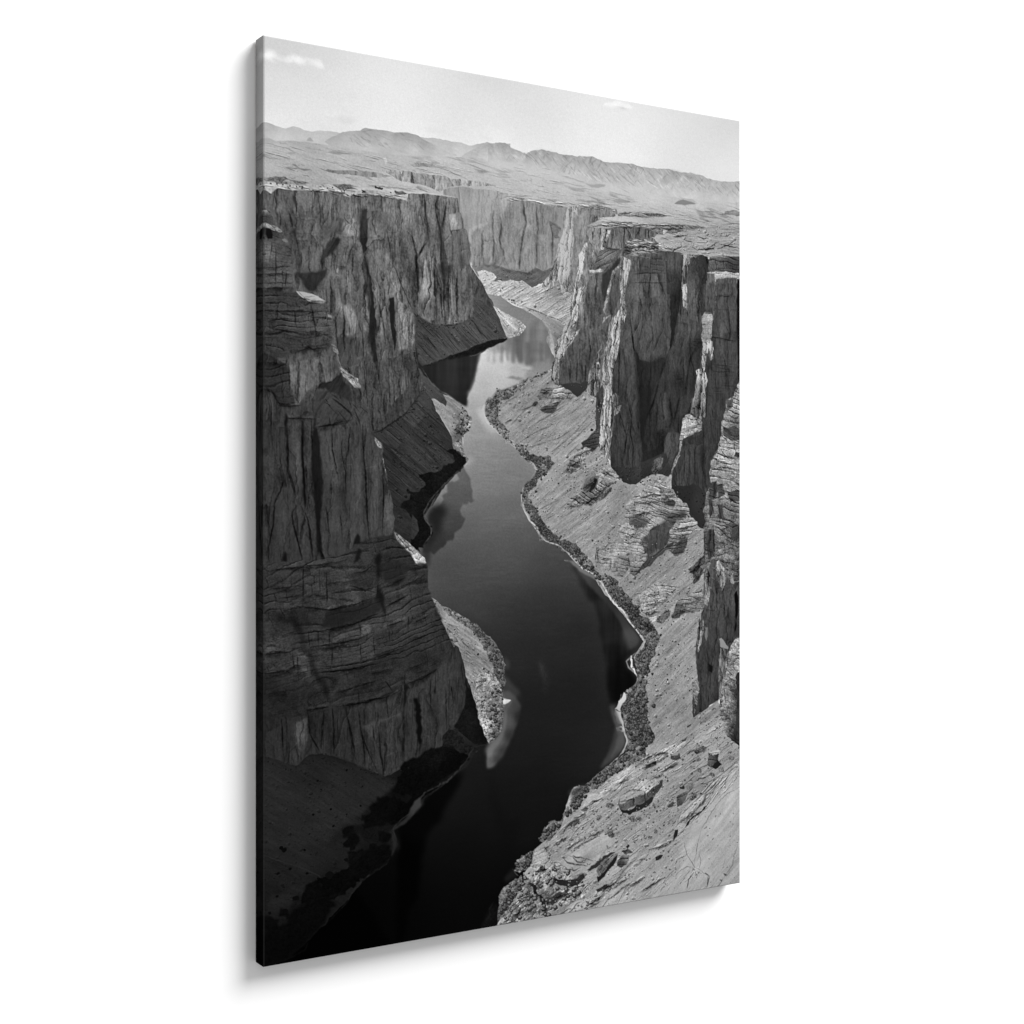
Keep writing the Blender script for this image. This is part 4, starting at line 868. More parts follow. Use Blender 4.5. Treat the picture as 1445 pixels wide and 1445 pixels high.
L|974,2657 50,37|3 1.5 -1 .6 .5 .5
D|977,2483,7 -13,-44,3 44,166,8 -18,48,9 41,8,9 -7,-39,6 -19,-77,4 -31,134,6 89,-175,10 26,134,12 -7,-50,8 -45,-146,6 32,35,6 -70,220,8 38,3,8 -89,-99,4 38,24,4 0,75,5 18,24,6 8,31,5 -17,13,4 26,-35,5 27,100,5 9,-37,8 17,-52,8|38 66
L|1110,2762 -22,44 -22,44 -18,36 -14,22|2 2 -1 110 1 .5
F|1353,520 36,9 88,-10 67,-4 60,-12 84,9 16,24 -62,12 -45,17 -45,29 -15,26 -19,58 -18,62 -8,81 -30,39 -3,86 -55,-45 -44,-21 -43,28 -12,-24 54,-72 34,-115 27,-59 20,-115|1374,582,128 59,-6,160 -29,124,160 29,-14,160 74,-130,124 -22,76,122 15,60,128 -30,94,135 112,-256,119 76,-2,122 -276,296,155|streaky|.9 8 1.2 0 1
F|1474,529 70,-5 15,64 -22,39 -19,57 -18,63 -19,75 -11,43 -22,-4 7,-104 7,-93|1507,568,119 -22,94,119 -8,93,124 -7,67,128|cliff|.8 0 1.2 1 1
L|1430,534 -4,73 -11,80 -11,92 -4,80|2 2.5 5 186 .5 2
L|1462,530 -10,74 -4,80 -11,86 -4,80|2 2.5 5 186 .5 2
L|1411,669 -22,81 -15,56|2 2.5 5 186 .5 2
L|1437,648 11,24 -8,31|2 2.5 5 186 .5 2
L|1415,547 0,73|3 3 5 .65 .8 2
L|1444,544 0,92|3 3 5 .65 .8 2
L|1396,719 -14,62|3 3 5 .65 .8 2
L|1422,729 -7,98|3 3 5 .65 .8 2
L|1440,523 -10,85 -14,87 -20,69 -30,54|2 2 4 182 .5 2
L|1464,520 -3,68 -14,70 -3,79|2 2 4 182 .5 2
L|1478,518 10,45|2 2 4 182 .5 2
L|1444,760 -7,80|2 2 4 182 .5 2
F|1317,908 43,-28 36,-21 8,42 -30,27 37,-16 29,-14 22,11 -3,104 -26,56 -73,35 -29,-65|1374,891,139 59,32,168 -29,51,172 36,46,168 -80,-13,174|talus|1 -30 1.2 0 1
F|1526,622 26,-28 45,-10 76,4 31,-9 46,2 62,13 39,8 71,12 16,18 -157,15 -31,15 -4,50 -35,53 -38,66 -31,126 -45,127 -38,113 -7,123 -45,26 -133,-30 -14,-97 44,-87 58,-77 -7,-85 22,-99 30,-101|1552,644,122 -30,107,119 60,-86,128 91,-21,111 -46,-26,126 84,-8,115 101,-4,106 -275,236,111 67,-30,90 -22,-48,99 106,-28,97 -30,71,77 -76,93,86 30,-3,79 -90,130,106 30,-33,88 30,29,81 -112,191,79 59,-34,75 -81,96,75 141,-161,77|cliff|1 0 1.2 0 1
F|1544,592 76,-23 76,-14 85,-2 109,1 96,-3 113,-15 124,-1 -91,24 -82,14 -64,-2 -40,0 -24,37 -79,-8 -62,-6 -62,-13 -61,10 -61,2|1582,588,150 114,-17,140 116,-9,126 158,0,120 162,-16,110|plain|1.1 0 1.5 .4 1
F|1711,585 70,-4 70,9 39,2 32,-9 16,20 -48,21 -109,20 -35,18 -27,-3|1781,609,99 101,-3,95|cliff|1 0 1.2 .5 1
F|1874,581 48,-8 0,22 -40,23 -11,-11|1874,581,123|crag|.6 0 1.2 .5 1
F|1946,571 48,-5 24,7 -32,13 -40,1|1946,571,113|strata|.8 0 1.2 .5 1
F|1719,520 62,-8 109,-7 80,-5 40,5 -120,16 -109,7 -70,6|1781,520,119 157,-10,106|strata|.8 0 1.2 .4 1
F|1986,554 146,-18 99,-2 -99,25 -98,19 -48,2|1986,554,113|strata|.9 -2 1.2 .4 1
L|1597,565 30,-6|3 2 -1 .6 .5 .5
L|1890,554 160,-13 164,-7|3 2 -1 .6 .5 .5
L|1597,593 61,-9 61,-10 93,-2|2 1.5 3 178 .4 .5
L|1781,594 78,-2|2 1.5 3 178 .4 .5
L|1544,598 98,-3|2 1.5 3 178 .4 .5
L|1582,622 -8,56 4,68|2 2 3.5 158 .5 2
L|1658,602 -8,51 -23,27 -7,44|2 2 3.5 158 .5 2
L|1582,672 -12,68|2 2 3.5 158 .5 2
F|1507,770 19,-75 11,-13 -19,75 -18,87 -19,76 -11,12 15,-86|1514,739,160 -22,119,158|streaky|.9 10 1.5 .5 1
F|1574,771 53,-67 31,-27 68,18 16,-7 -31,40 -69,56 -38,28 -37,9|1612,743,90 76,-38,88 -106,90,99|strata|.7 -40 1.5 .7 1
F|1567,778 45,-4 -8,19 -45,13|1567,778,153|strata|1 -5 1.2 .5 1
F|1540,841 34,-33 38,-10 19,36 -4,74 8,80 -31,64 -60,10 -15,-85 4,-74|1574,851,81 30,47,72 -45,65,86 23,60,79|cliff|.8 0 1.2 .7 1
F|1627,797 53,-29 46,-48 -7,32 -39,41 -22,70 -12,69 -15,-86|1627,797,61|cliff|.4 0 1.5 1 1
L|1540,841 34,-33 30,-9|3 2 -1 150 .5 .5
L|1556,1062 -8,86 -4,123|4 3 6 .5 .6 .5
L|1522,1088 -8,111|4 3 6 .5 .6 .5
L|1544,1062 15,30|4 3 6 .5 .6 .5
L|1492,1151 -4,123|4 3 6 .5 .6 .5
L|1635,834 11,98|4 3 6 .5 .6 .5
L|1616,1058 -57,108|4 3 6 .5 .6 .5
L|1404,1186 4,104|2 2 3 .65 .5 .5
L|1433,1185 0,110|2 2 3 .65 .5 .5
L|1462,1153 0,147|2 2 3 .65 .5 .5
L|1574,1085 -7,74|2 2 3 .65 .5 .5
L|1688,885 0,81|2 2 3 .65 .5 .5
F|1537,891 -8,86 -11,62 -37,76 -48,46 -29,56 -15,61 -3,43 -19,-23 -3,-55 10,-73 44,-76 37,-44 22,-45 23,-63 37,-88|1507,979,148 -37,88,151 -59,77,138 -22,62,138 -11,61,117|crag|1.1 -50 2 .6 1
F|1386,1321 121,32 45,-39 4,-43 -86,28 -66,-9|1386,1321,72|cliff|.8 0 1.2 .6 1
F|1404,1320 36,-1 45,35 52,-21 14,-21 -56,48 -41,-32 -20,-5 -41,-7|1470,1330,58 5,-3,50|none|0 0 1.2 .6 1
F|1750,656 31,-9 31,3 47,27 31,-9 48,-1 48,-1 8,113 16,171 8,146 -24,53 -32,71 -40,97 -16,29 -76,-22 22,269 -11,93 -69,30 -93,-39 -63,-74 -63,-256 3,-107 41,-150 38,-132 23,-101 30,-71 38,-34 8,-38|1812,725,93 39,60,84 95,-8,79 -134,74,88 126,22,77 -110,71,88 118,4,75 -165,93,88 62,-4,77 87,-5,81 -149,134,75 109,-50,81 48,10,72 -48,98,61 -109,68,66 62,-3,52 -170,-427,97 -53,251,88 -38,157,97 137,-468,97 31,508,68 -35,146,63 57,57,63 -22,117,61 73,-60,57 -87,118,55|cliff|1 0 1.2 0 1
F|1726,714 24,-2 54,26 -31,60 -8,75 -7,95 -28,20 -4,75 -3,63 -19,76 -24,38 -7,88 -1,-37 7,51 -3,116 -4,115 4,98 -60,-62 -4,-149 32,-116 -22,-46 20,-68 0,-87 31,-89 15,-63 38,-40 0,-125|1758,730,144 7,43,153 -15,64,146 -4,88,165 -35,89,158 0,75,155 -23,76,151 -30,70,128 0,73,160 -14,93,149 -7,115,155 7,69,160|streaky|1 6 1.5 .5 1
F|1680,793 46,-41 8,11 -30,28 -24,39 -15,63 -19,64 -11,19 3,-31 20,-63|1704,772,136 -39,109,134|crag|1 -50 1.5 .5 1
F|1642,1000 46,-15 -8,63 -45,70 -23,39 -8,-74|1658,1018,146 -31,88,133|streaky|1 12 1.5 .5 1
F|1559,1246 23,-38 22,-8 16,37 -16,50 -30,72 -18,-27|1582,1232,153 -8,56,142|streaky|1 4 1.5 .5 1
F|1553,1244 45,-13 7,57 -21,75 -28,-16|1574,1266,135 -8,52,111|streaky|.9 4 1.5 .5 1
F|1598,1334 21,-1 -2,127 -5,34 -21,1 3,-92|1605,1402,70|cliff|.7 0 1.2 .5 1
F|1688,830 31,-3 4,62 -35,102 -30,-35 7,-63|1688,892,77 -8,62,72|cliff|.8 0 1.2 .7 1
F|1750,656 31,-16 62,-6 47,9 64,-13 32,-9 8,37 -56,12 -64,2 -54,9 -39,22 -31,9 -4,-31|1781,659,115 93,-5,135 96,-12,115 -158,52,108|strata|1.1 0 1.5 .5 1
L|1781,703 62,1 39,9|3 2 4 150 .6 1
L|1812,675 78,2 72,3|3 2 4 150 .6 1
L|1765,645 78,-1|3 2 4 150 .6 1
L|1890,636 80,-1|3 2 4 150 .6 1
L|1851,709 4,44|4 3 6 .42 .6 .5
L|1902,705 -8,83 12,36 -16,90 -16,46 -7,82 -24,64 -8,89|4 3 6 .42 .6 .5
L|1863,841 4,75|4 3 6 .42 .6 .5
L|1769,986 19,61 16,87 12,112 15,103|4 3 6 .42 .6 .5
L|1726,1138 -3,125 -8,88|4 3 6 .42 .6 .5
L|1994,779 12,171|4 3 6 .42 .6 .5
L|1986,678 8,89|4 3 6 .42 .6 .5
L|1890,1129 -31,96|4 3 6 .42 .6 .5
L|1734,994 24,-20|4 3 6 .42 .6 .5
L|1722,1260 -7,69 14,145 21,86|4 3 6 .42 .6 .5
L|1786,1425 8,41 -15,82 18,46 0,81|4 3 6 .42 .6 .5
L|1758,1571 0,47|4 3 6 .42 .6 .5
L|1819,1442 11,28|4 3 6 .42 .6 .5
L|1772,1350 22,75|4 3 6 .42 .6 .5
L|1672,1504 -7,69 11,92|4 3 6 .42 .6 .5
L|1781,759 31,86|2 1.5 -1 .75 .5 .5
L|1820,794 70,13 104,-2|2 1.5 -1 .75 .5 .5
L|1765,942 125,-2 112,1|2 1.5 -1 .75 .5 .5
L|1765,817 125,-4|2 1.5 -1 .75 .5 .5
L|1781,1110 0,119|2 1.5 -1 .75 .5 .5
L|1946,796 8,126|2 1.5 -1 .75 .5 .5
L|1930,1032 8,113|2 1.5 -1 .75 .5 .5
L|1906,1052 4,76|2 1.5 -1 .75 .5 .5
L|1796,1134 8,62|2 1.5 -1 .75 .5 .5
L|1851,1150 55,4|5 3 -1 1.3 1.2 .5
L|1874,1067 16,24|5 3 -1 1.3 1.2 .5
L|1796,971 32,17|5 3 -1 1.3 1.2 .5
L|1734,1125 16,24|5 3 -1 1.3 1.2 .5
L|1843,867 8,57|5 3 -1 1.3 1.2 .5
L|1676,1285 -18,58 -7,-46|4 3 6 165 .6 1.5
L|1722,1346 7,29 -7,29 -22,7|4 3 6 165 .6 1.5
L|1693,1422 -17,82 -8,69|4 3 6 165 .6 1.5
F|1990,665 28,1 73,3 -4,45 -20,98 8,63 -13,84 -4,65 -16,58 -32,47 8,-84 -16,-113 -8,-127|2026,706,66 32,30,72 -32,66,48 8,102,37 0,121,32|cliff|.6 0 1.2 .6 1
F|2026,665 57,5 -4,128 -21,21 -16,-69|2058,723,79|cliff|.7 0 1 .6 1
F|1812,1134 31,48 47,10 72,-35 32,-15 -24,78 -40,72 -24,54 -18,82 -29,118 29,34 74,-60 37,11 -7,59 -60,36 -44,72 -36,-24 -8,-104 -7,-234 -7,-116 -2,88|1843,1226,43 63,29,46 -47,109,37 15,117,32 44,87,34 -22,71,41|cliff|.5 0 1.5 1 1
F|2083,670 49,8 49,-18 50,16 9,83 -9,157 -25,40 0,78 0,78 -8,97 -25,33 -15,99 -30,79 -54,8 -7,113 -23,78 -52,83 -15,-112 37,-72 -52,-10 -74,-74 44,-143 30,-66 8,8 48,-111 40,-79 0,-83 33,-99|2116,718,86 57,21,66 41,-17,59 -49,82,75 -66,153,72 66,-37,70 -33,99,70 -41,67,70 82,-5,57 -41,67,48 -98,37,66 16,50,52 98,-4,61 -178,100,55 -52,90,46 59,-2,52 67,-151,43 38,58,55 -23,90,57 -37,150,61 22,-60,52|cliff|1 0 1.2 .6 1
L|2091,682 4,63 8,89 -12,53 12,37|3 2 5 140 .5 2
F|2087,836 33,0 -4,23 -17,15 -4,51 -8,-38|2103,854,170|crag|.9 0 1.5 .5 1
F|2116,712 24,-22 41,3 17,31 -8,91 -58,11 -16,-57|2148,728,68 -16,66,75|cliff|.8 0 1.2 .8 1
L|2087,676 -8,135|5 3 7 .42 .9 .5
L|2190,679 4,136|5 3 7 .42 .9 .5
L|2231,682 -8,169|5 3 7 .42 .9 .5
L|2169,726 4,103|5 3 7 .42 .9 .5
L|2058,995 140,10|5 3 7 .42 .9 .5
L|2132,1026 -8,64|5 3 7 .42 .9 .5
L|2173,1036 -41,80 -33,66|5 3 7 .42 .9 .5
L|2026,1172 8,70|5 3 7 .42 .9 .5
L|2067,1138 4,58|5 3 7 .42 .9 .5
L|2116,1181 8,64|5 3 7 .42 .9 .5
L|1944,1290 -26,78 -30,66|5 3 7 .42 .9 .5
L|2014,1329 8,106 -4,71|5 3 7 .42 .9 .5
L|1932,1414 4,83|5 3 7 .42 .9 .5
L|2082,1374 -53,73|5 3 7 .42 .9 .5
L|2044,1245 -15,12|5 3 7 .42 .9 .5
L|2120,1217 -8,84 -38,79|5 3 7 .42 .9 .5
D|2132,1116,10 16,-8,9 -106,137,9 65,55,6 66,-232,6 -226,452,12 23,-12,8 74,-263,8 61,51,6 -143,247,10|24 0
L|2091,675 41,9|3 2 4 150 .5 1
L|2132,678 49,-18 42,3|3 2 4 150 .5 1
L|2256,673 76,-6|3 2 4 150 .5 1
F|2248,680 33,-16 59,2 34,3 69,-12 0,82 -111,-7 -84,14|2281,697,86 102,-2,72 43,23,59|strata|.9 0 1.2 .5 1
F|2374,673 69,-10 0,66 -60,-8|2374,673,52|strata|.8 0 1.2 .6 1
L|2248,680 -4,66|3 2 -1 .55 .5 .5
L|2349,672 4,52|3 2 -1 .55 .5 .5
L|2281,681 -4,55|3 2 -1 .55 .5 .5
F|1986,614 -48,5 72,-32 89,-25 115,-24 109,-27 120,-32 0,181 -103,2 -42,-6 -100,6 -99,6 -65,-4 -48,-5|2050,596,156 164,-29,160 169,-43,156 -251,109,160 166,-15,160 110,22,154 -358,7,150 333,-70,167|slab|.8 -3 1.2 .4 1
L|1986,621 8,21 56,5 49,-17 0,-13 -57,5|3 2 4.5 .36 .4 .5
L|2148,625 -8,13 41,4 75,-4 25,-16|3 2 4.5 .36 .4 .5
L|2206,639 42,-1|3 2 4.5 .36 .4 .5
L|2264,634 76,-34 43,-26|3 2 4.5 .36 .4 .5
L|2323,612 60,1 55,-2|3 2 4.5 .36 .4 .5
L|2050,599 49,-11|3 2 4.5 .36 .4 .5
L|2034,597 49,-3|3 2 4.5 .36 .4 .5
L|2165,598 91,10|3 2 4.5 .36 .4 .5
L|2357,582 34,-12|3 2 4.5 .36 .4 .5
L|1986,672 64,-12|3 2 4.5 .36 .4 .5
L|2099,626 8,6 -73,32|3 2 4.5 .36 .4 .5
L|2010,587 81,-24|3 2 4.5 .36 .4 .5
L|2132,620 24,4|3 2 4.5 .36 .4 .5
F|2206,636 50,-3 17,-7 -4,12 -46,6|2206,636,58|none|0 0 1 .5 1
L|2132,572 251,-34|4 2 6 1.12 1 .5
L|2214,593 224,-41|4 2 6 1.12 1 .5
L|2050,628 82,-34|4 2 6 1.12 1 .5
L|2298,647 140,-3|4 2 6 1.12 1 .5
L|2116,660 115,-4|4 2 6 1.12 1 .5
F|2231,760 17,-14 50,-8 85,-4 60,5 0,587 -4,-81 -31,81 -56,20 -8,79 -23,86 -63,122 -8,145 -30,90 -92,-66 -91,-35 -15,-59 45,-120 15,-143 46,-25 45,-97 8,-85 9,-35 16,-156 4,-98 17,-20|2264,783,84 93,6,86 9,51,77 -17,41,72 0,92,72 -51,68,70 85,61,70 -85,70,68 51,36,55 59,-55,77 -68,134,66 86,-385,32 0,131,30 -186,-183,84 34,438,63 0,121,66 0,151,52 -154,4,66 38,118,63 62,30,59 -138,-58,59 270,-186,48|cliff|.9 0 1.2 .5 1
F|2421,744 22,-2 0,488 -7,20 -15,-150 -8,-132 8,-132|2421,744,20|none|0 0 1 1 1
F|2281,756 51,-21 51,3 60,4 0,14 -86,6 -42,10 -25,2|2332,752,160 76,-4,155|strata|1 0 1.2 .4 1
F|2235,750 63,-11 0,9 -54,8|2235,750,150|none|0 0 1 .4 1
F|2277,769 21,5 -12,72 4,85 -26,41 5,-40 4,-84|2281,808,160 0,91,165|streaky|.8 3 1.5 .5 1
L|2230,760 1,84 -4,72|3 2 4 140 .4 1
L|2231,838 13,5|3 2 4 140 .4 1
F|2208,950 23,-18 33,1 0,32 -16,14 12,65 -12,33 -42,-5 -4,-70|2231,942,150 -8,58,119 25,-34,137 -25,86,158|strata|1.1 0 1.5 .5 1
F|2214,956 34,-3 0,20 -34,-1|2214,956,72|none|0 0 1 .5 1
F|2206,1072 58,-6 9,81 -17,14 -25,-57 -17,104 -12,-6|2223,1084,162 0,59,149 46,-22,149|streaky|1 0 1.5 .5 1
F|2177,1210 29,-5 29,35 -21,26 9,39 4,3 -27,74 4,60 -38,-5 15,-115 -8,-71|2198,1228,164 -8,65,160 6,-43,160 -15,102,97 35,29,126|streaky|1.1 0 1.5 .5 1
L|2147,1342 -8,60 -8,18|3 3 5 140 .5 1.5
L|2220,1303 -16,55 -8,84|3 3 5 140 .5 1.5
L|2181,1238 -15,103|3 3 5 140 .5 1.5
F|2086,1433 42,-19 30,23 42,11 -4,48 -68,8 -46,36 -8,24 0,-59|2120,1432,148 38,35,127 -53,19,131 -15,42,138|crag|1.1 0 2 .5 1
L|2074,1541 -3,53 -27,36 -15,48 -37,36|5 4 7 150 .5 1.5
L|2344,770 5,65|3 2 4 .5 .6 .5
L|2404,765 -4,139|3 2 4 .5 .6 .5
L|2294,931 114,-8|3 2 4 .5 .6 .5
L|2298,839 110,-2|3 2 4 .5 .6 .5
L|2344,992 13,111|3 2 4 .5 .6 .5
L|2264,1160 -4,104|3 2 4 .5 .6 .5
L|2298,1061 110,-3|3 2 4 .5 .6 .5
L|2212,1490 8,132 -8,132|3 2 4 .5 .6 .5
L|2166,1503 -8,239|3 2 4 .5 .6 .5
L|2074,1612 8,131|3 2 4 .5 .6 .5
L|2128,1623 -4,120|3 2 4 .5 .6 .5
L|2243,1513 4,144|3 2 4 .5 .6 .5
L|2274,1500 0,60|3 2 4 .5 .6 .5
L|2264,1225 174,-1|3 2 -1 .7 1 .5
L|2264,1245 174,5|3 2 -1 .7 1 .5
L|2273,1267 165,-4|3 2 -1 .7 1 .5
L|2323,1000 43,-16 17,26|4 2 6 1.35 1 .5
L|2400,1140 26,-14|4 2 6 1.35 1 .5
L|2266,1313 94,-4|4 2 6 1.35 1 .5
L|2274,1391 8,36|4 2 6 1.35 1 .5
L|2166,1712 7,18|4 2 6 1.35 1 .5
F|2022,1761 45,-6 61,-9 68,32 31,18 16,-18 7,24 -23,66 -4,96 -42,-18 -69,-72 -60,-66|2082,1773,46 76,29,53 38,90,53 -76,-42,55|talus|.5 50 1 .4 1
F|1977,1537 22,-6 53,34 15,23 -23,36 -60,37 -7,-71|2007,1578,72|cliff|.7 30 1.2 .6 1
F|1679,1671 50,11 101,-1 73,5 -44,41 -43,24 -30,0 -43,-11 -28,-23|1750,1699,51 73,17,55|talus|.5 -40 1.2 .5 1
F|1936,1635 22,-21 19,24 -4,35 -55,30 -18,-17 25,-30|1947,1650,98 -29,41,74|crag|.8 -40 1.5 .5 1
L|1958,1614 -22,24|3 2 -1 150 .5 .5
L|1903,1686 29,-30|3 2 -1 150 .5 .5
F|1346,1251 13,47 0,17 34,1 27,16 14,-9 54,35 66,-40 4,28 36,17 0,132 -10,23 32,85 42,40 18,28 39,46 28,23 43,8 30,3 58,-36 58,-18 38,5 52,0 0,59 30,47 60,66 69,75 39,13 -4,108 -8,269 -27,47 -8,156 8,132 -34,46 3,120 16,-5 139,-68 16,113 -1,24 114,89 5,97 69,146 0,479 -1476,-23 328,-41 0,-353 152,-131 165,-141 103,-66 -19,-177 -18,-3 87,-140 -29,-100 58,-73 -87,-97 -128,-121 -70,-88 -98,-65 -63,-64 -128,-58 -33,-47 -53,-83 13,-73 67,-73 -73,-66 -104,-80 -84,-91 0,-55 51,-51 150,-56|1285,1296,139 -131,89,136 0,83,147 131,-116,147 0,112,149 135,24,151 -135,59,147 203,-147,145 70,112,149 -206,118,147 68,112,147 -68,56,149 136,57,149 -68,85,147 50,-533,141 69,27,145 -63,58,147 98,226,153 -70,30,149 211,56,132 -71,58,145 -70,85,147 358,-203,149 -73,59,147 148,148,136 -148,-31,145 337,92,143 -337,191,141 148,-25,147 75,61,147 76,-177,143 -76,296,147 -75,116,145 75,63,147 -150,80,145 112,67,145 76,64,145 -188,16,139 150,71,141 -72,5,143 198,94,145 154,53,139 -352,47,145 -192,97,147 390,79,136 -295,84,143 -283,-32,145 93,86,145 587,30,153 -102,146,155 205,26,153 -403,-13,151 -380,63,147 -181,-173,149|talus|.9 -36 .8 0 1
L|1346,1613 74,-46 82,-65 70,-76|3 1.5 5 .68 .6 .5
L|1325,1569 75,-25 88,-53|3 1.5 5 .68 .6 .5
L|1186,1572 99,-53 108,-42|3 1.5 5 .68 .6 .5
L|1140,1496 79,-69 66,-25|3 1.5 5 .68 .6 .5
L|1252,1498 120,-65 68,-42|3 1.5 5 .68 .6 .5
L|1488,1718 70,-46|3 1.5 5 .68 .6 .5
L|1434,1628 68,-58|3 1.5 5 .68 .6 .5
L|1285,1866 121,-51|3 1.5 5 .68 .6 .5
L|1193,1433 86,-31|3 1.5 5 .68 .6 .5
L|1121,1397 65,-30|3 1.5 5 .68 .6 .5
L|1239,1593 86,-24|3 1.5 5 .68 .6 .5
L|1406,1606 103,-81 80,-71|3 1.5 5 .68 .6 .5
L|1447,1447 62,-47 49,-42|3 1.5 5 .68 .6 .5
L|1206,1499 146,-77|3 1.5 4 .84 .8 .5
L|1259,1576 195,-84|3 1.5 4 .84 .8 .5
L|1319,1844 169,-80|3 1.5 4 .84 .8 .5
L|1352,1928 237,-113|3 1.5 4 .84 .8 .5
L|1406,1686 183,-123|3 1.5 4 .84 .8 .5
L|1154,1523 118,-70|3 1.5 4 .84 .8 .5
L|1312,1687 81,-52|3 1.5 4 .84 .8 .5
L|1436,1890 138,-86|3 1.5 4 .84 .8 .5
L|1470,1946 174,-90|3 1.5 4 .84 .8 .5
L|1436,1720 103,-76|3 1.5 4 .84 .8 .5
L|1504,1713 90,-58|3 1.5 4 .84 .8 .5
L|1608,2005 107,-74|3 1.5 4 .84 .8 .5
L|1173,1456 112,-48|4 2 7 1.12 1.2 .5
L|1285,1542 135,-72|4 2 7 1.12 1.2 .5
L|1386,1674 137,-87|4 2 7 1.12 1.2 .5
L|1366,1832 192,-91|4 2 7 1.12 1.2 .5
L|1504,1708 112,-76|4 2 7 1.12 1.2 .5
L|1518,1935 211,-131|4 2 7 1.12 1.2 .5
L|1874,2256 148,-107 106,-69|4 2 7 1.12 1.2 .5
L|1786,2242 221,-135|4 2 7 1.12 1.2 .5
L|1947,2424 226,-86|4 2 7 1.12 1.2 .5
L|1932,2576 226,-95|4 2 7 1.12 1.2 .5
F|1285,1368 40,-40 34,1 -7,26 -33,23 -27,7|1319,1356,98|crag|1 -20 1.5 .5 1
F|1339,1389 47,-47 48,-2 -7,23 -34,35 -21,18 -33,-10|1386,1364,111 -27,35,115|strata|1.2 -5 1.5 .5 1
F|1299,1424 26,-18 54,1 -7,20 -33,12 -34,-1|1339,1422,90|strata|1 -5 1.5 .5 1
F|1252,1403 27,-12 6,17 -26,7|1252,1403,93|crag|.8 -30 1.2 .5 1
F|1114,1485 33,-17 7,11 -33,12|1114,1485,110|crag|.8 -30 1.2 .5 1
F|1520,1576 38,-12 31,-30 0,58 -31,12|1558,1581,70|strata|.8 -20 1.5 .5 1
F|1521,1576 45,-24 50,-46 0,68 -42,30 -42,-5|1560,1581,61 42,-41,70|strata|.8 -20 1.5 .5 1
F|1488,1605 35,-15 35,14 -42,18|1516,1604,119|crag|1 -10 1.5 .5 1
F|1490,1600 28,-12 48,16 -48,18|1518,1605,119|crag|1 -10 1.5 .5 1
F|1436,1686 27,-40 41,-24 35,5 -28,29 -48,35|1476,1657,98|crag|1.2 -40 2 .5 1
F|1427,1691 27,-29 41,-34 21,10 -34,41 -35,23|1468,1668,106|strata|1.4 70 2 .5 1
F|1518,1770 56,-52 34,0 -6,40 -42,38 -35,-3|1560,1758,88 28,-28,97|strata|1.1 -30 2 .5 1
F|1546,1833 42,-57 42,-52 42,-18 43,28 -71,47 -36,46 -48,23|1594,1793,106 64,-58,99|strata|1.2 -35 2 .5 1
F|1497,1799 28,-12 -4,17 -17,3|1497,1799,70|none|0 0 1 .5 1
F|1598,1712 39,-29 49,17 43,28 -43,18 -42,-11 -42,-11|1644,1712,149|strata|1 25 2 .5 1
L|1574,1684 91,39|3 1.5 4 .55 .5 .5
L|1588,1707 56,22|3 1.5 4 .55 .5 .5
L|1700,1711 29,16|3 1.5 4 .55 .5 .5
L|1602,1735 -28,58|3 1.5 4 .55 .5 .5
L|1525,1782 69,-52|3 1.5 4 .55 .5 .5
F|1436,1861 40,-28 28,-6 -20,29 -48,16|1463,1850,115|strata|1.2 -30 1.5 .5 1
F|1594,1838 50,-28 35,-29 7,-18 -28,6 -50,47|1644,1798,98|crag|1.1 -40 1.5 .5 1
F|1758,1850 72,-52 58,-48 59,-36 30,30 45,23 22,41 38,24 34,36 -4,30 -60,23 -60,-12 -60,12 -44,17 -29,17 -43,0 -37,-47|1859,1832,151 73,-58,153 -102,99,151 177,-70,144 37,47,124 -112,12,142 -73,46,144 223,-34,115|strata|1.25 14 2 .5 1
F|1786,1914 51,-12 51,7 -29,35 -36,12|1837,1926,75|strata|.7 -5 2 .5 1
F|1977,1826 52,6 27,6 -12,18 -52,-6|2022,1844,56|none|0 0 1.5 .6 1
F|1984,1892 68,-12 64,-6 -8,30 -56,17 -30,24 -23,-36|2052,1898,70 -30,29,77|strata|.6 0 1.5 .6 1
F|1947,1779 30,-17 52,11 15,30 -52,6|1992,1785,111|strata|1.2 8 1.5 .5 1
L|1765,1856 65,35 66,6 36,-29|3 2 5 .5 .6 .5
L|1874,1832 44,24|3 2 5 .5 .6 .5
L|1947,1791 45,18 52,-1|3 2 5 .5 .6 .5
L|1970,1826 82,12|3 2 5 .5 .6 .5
L|1984,1856 98,6|3 2 5 .5 .6 .5
L|1758,1896 28,41 44,18|3 2 5 .5 .6 .5
L|1859,1850 73,0|3 2 5 .5 .6 .5
L|1903,1815 44,17|3 2 5 .5 .6 .5
L|2067,1838 30,30|3 2 5 .5 .6 .5
L|1977,1768 -45,29 -73,53|5 2 8 1.15 1 .5
L|1874,1803 -44,47|5 2 8 1.15 1 .5
L|1955,1856 -59,47|5 2 8 1.15 1 .5
F|1722,1954 43,-17 51,24 43,12 29,29 -29,35 -29,26 -65,-1 -22,-67|1786,1978,142 44,30,126|strata|1.3 20 2 .5 1
F|1888,1956 74,-35 45,-6 15,59 -23,48 -37,43 -30,-19 -44,35 -29,-47 7,3 30,-40|1947,1980,68 -15,58,66 60,-88,77 -74,84,63|strata|.6 0 2 .6 1
F|2022,1933 37,-11 69,12 38,18 -38,18 -16,59 -30,39 -30,16 -45,-30 -23,-3 23,-47|2067,1957,135 -15,71,106 45,-29,81 -53,49,88 23,-29,81|strata|1.5 -3 2 .5 1
F|2067,2011 49,-29 -4,47 -30,39 -30,-10|2067,2011,70|strata|1 -5 1.5 .6 1
F|1602,2144 28,-79 35,-17 11,64 -18,34|1637,2099,142|strata|1.2 14 2 .5 1
F|1679,2066 71,-46 51,13 29,23 -44,23 -57,-7 -29,29 -14,45|1743,2049,148 43,7,133|slab|.8 -10 1.5 .5 1
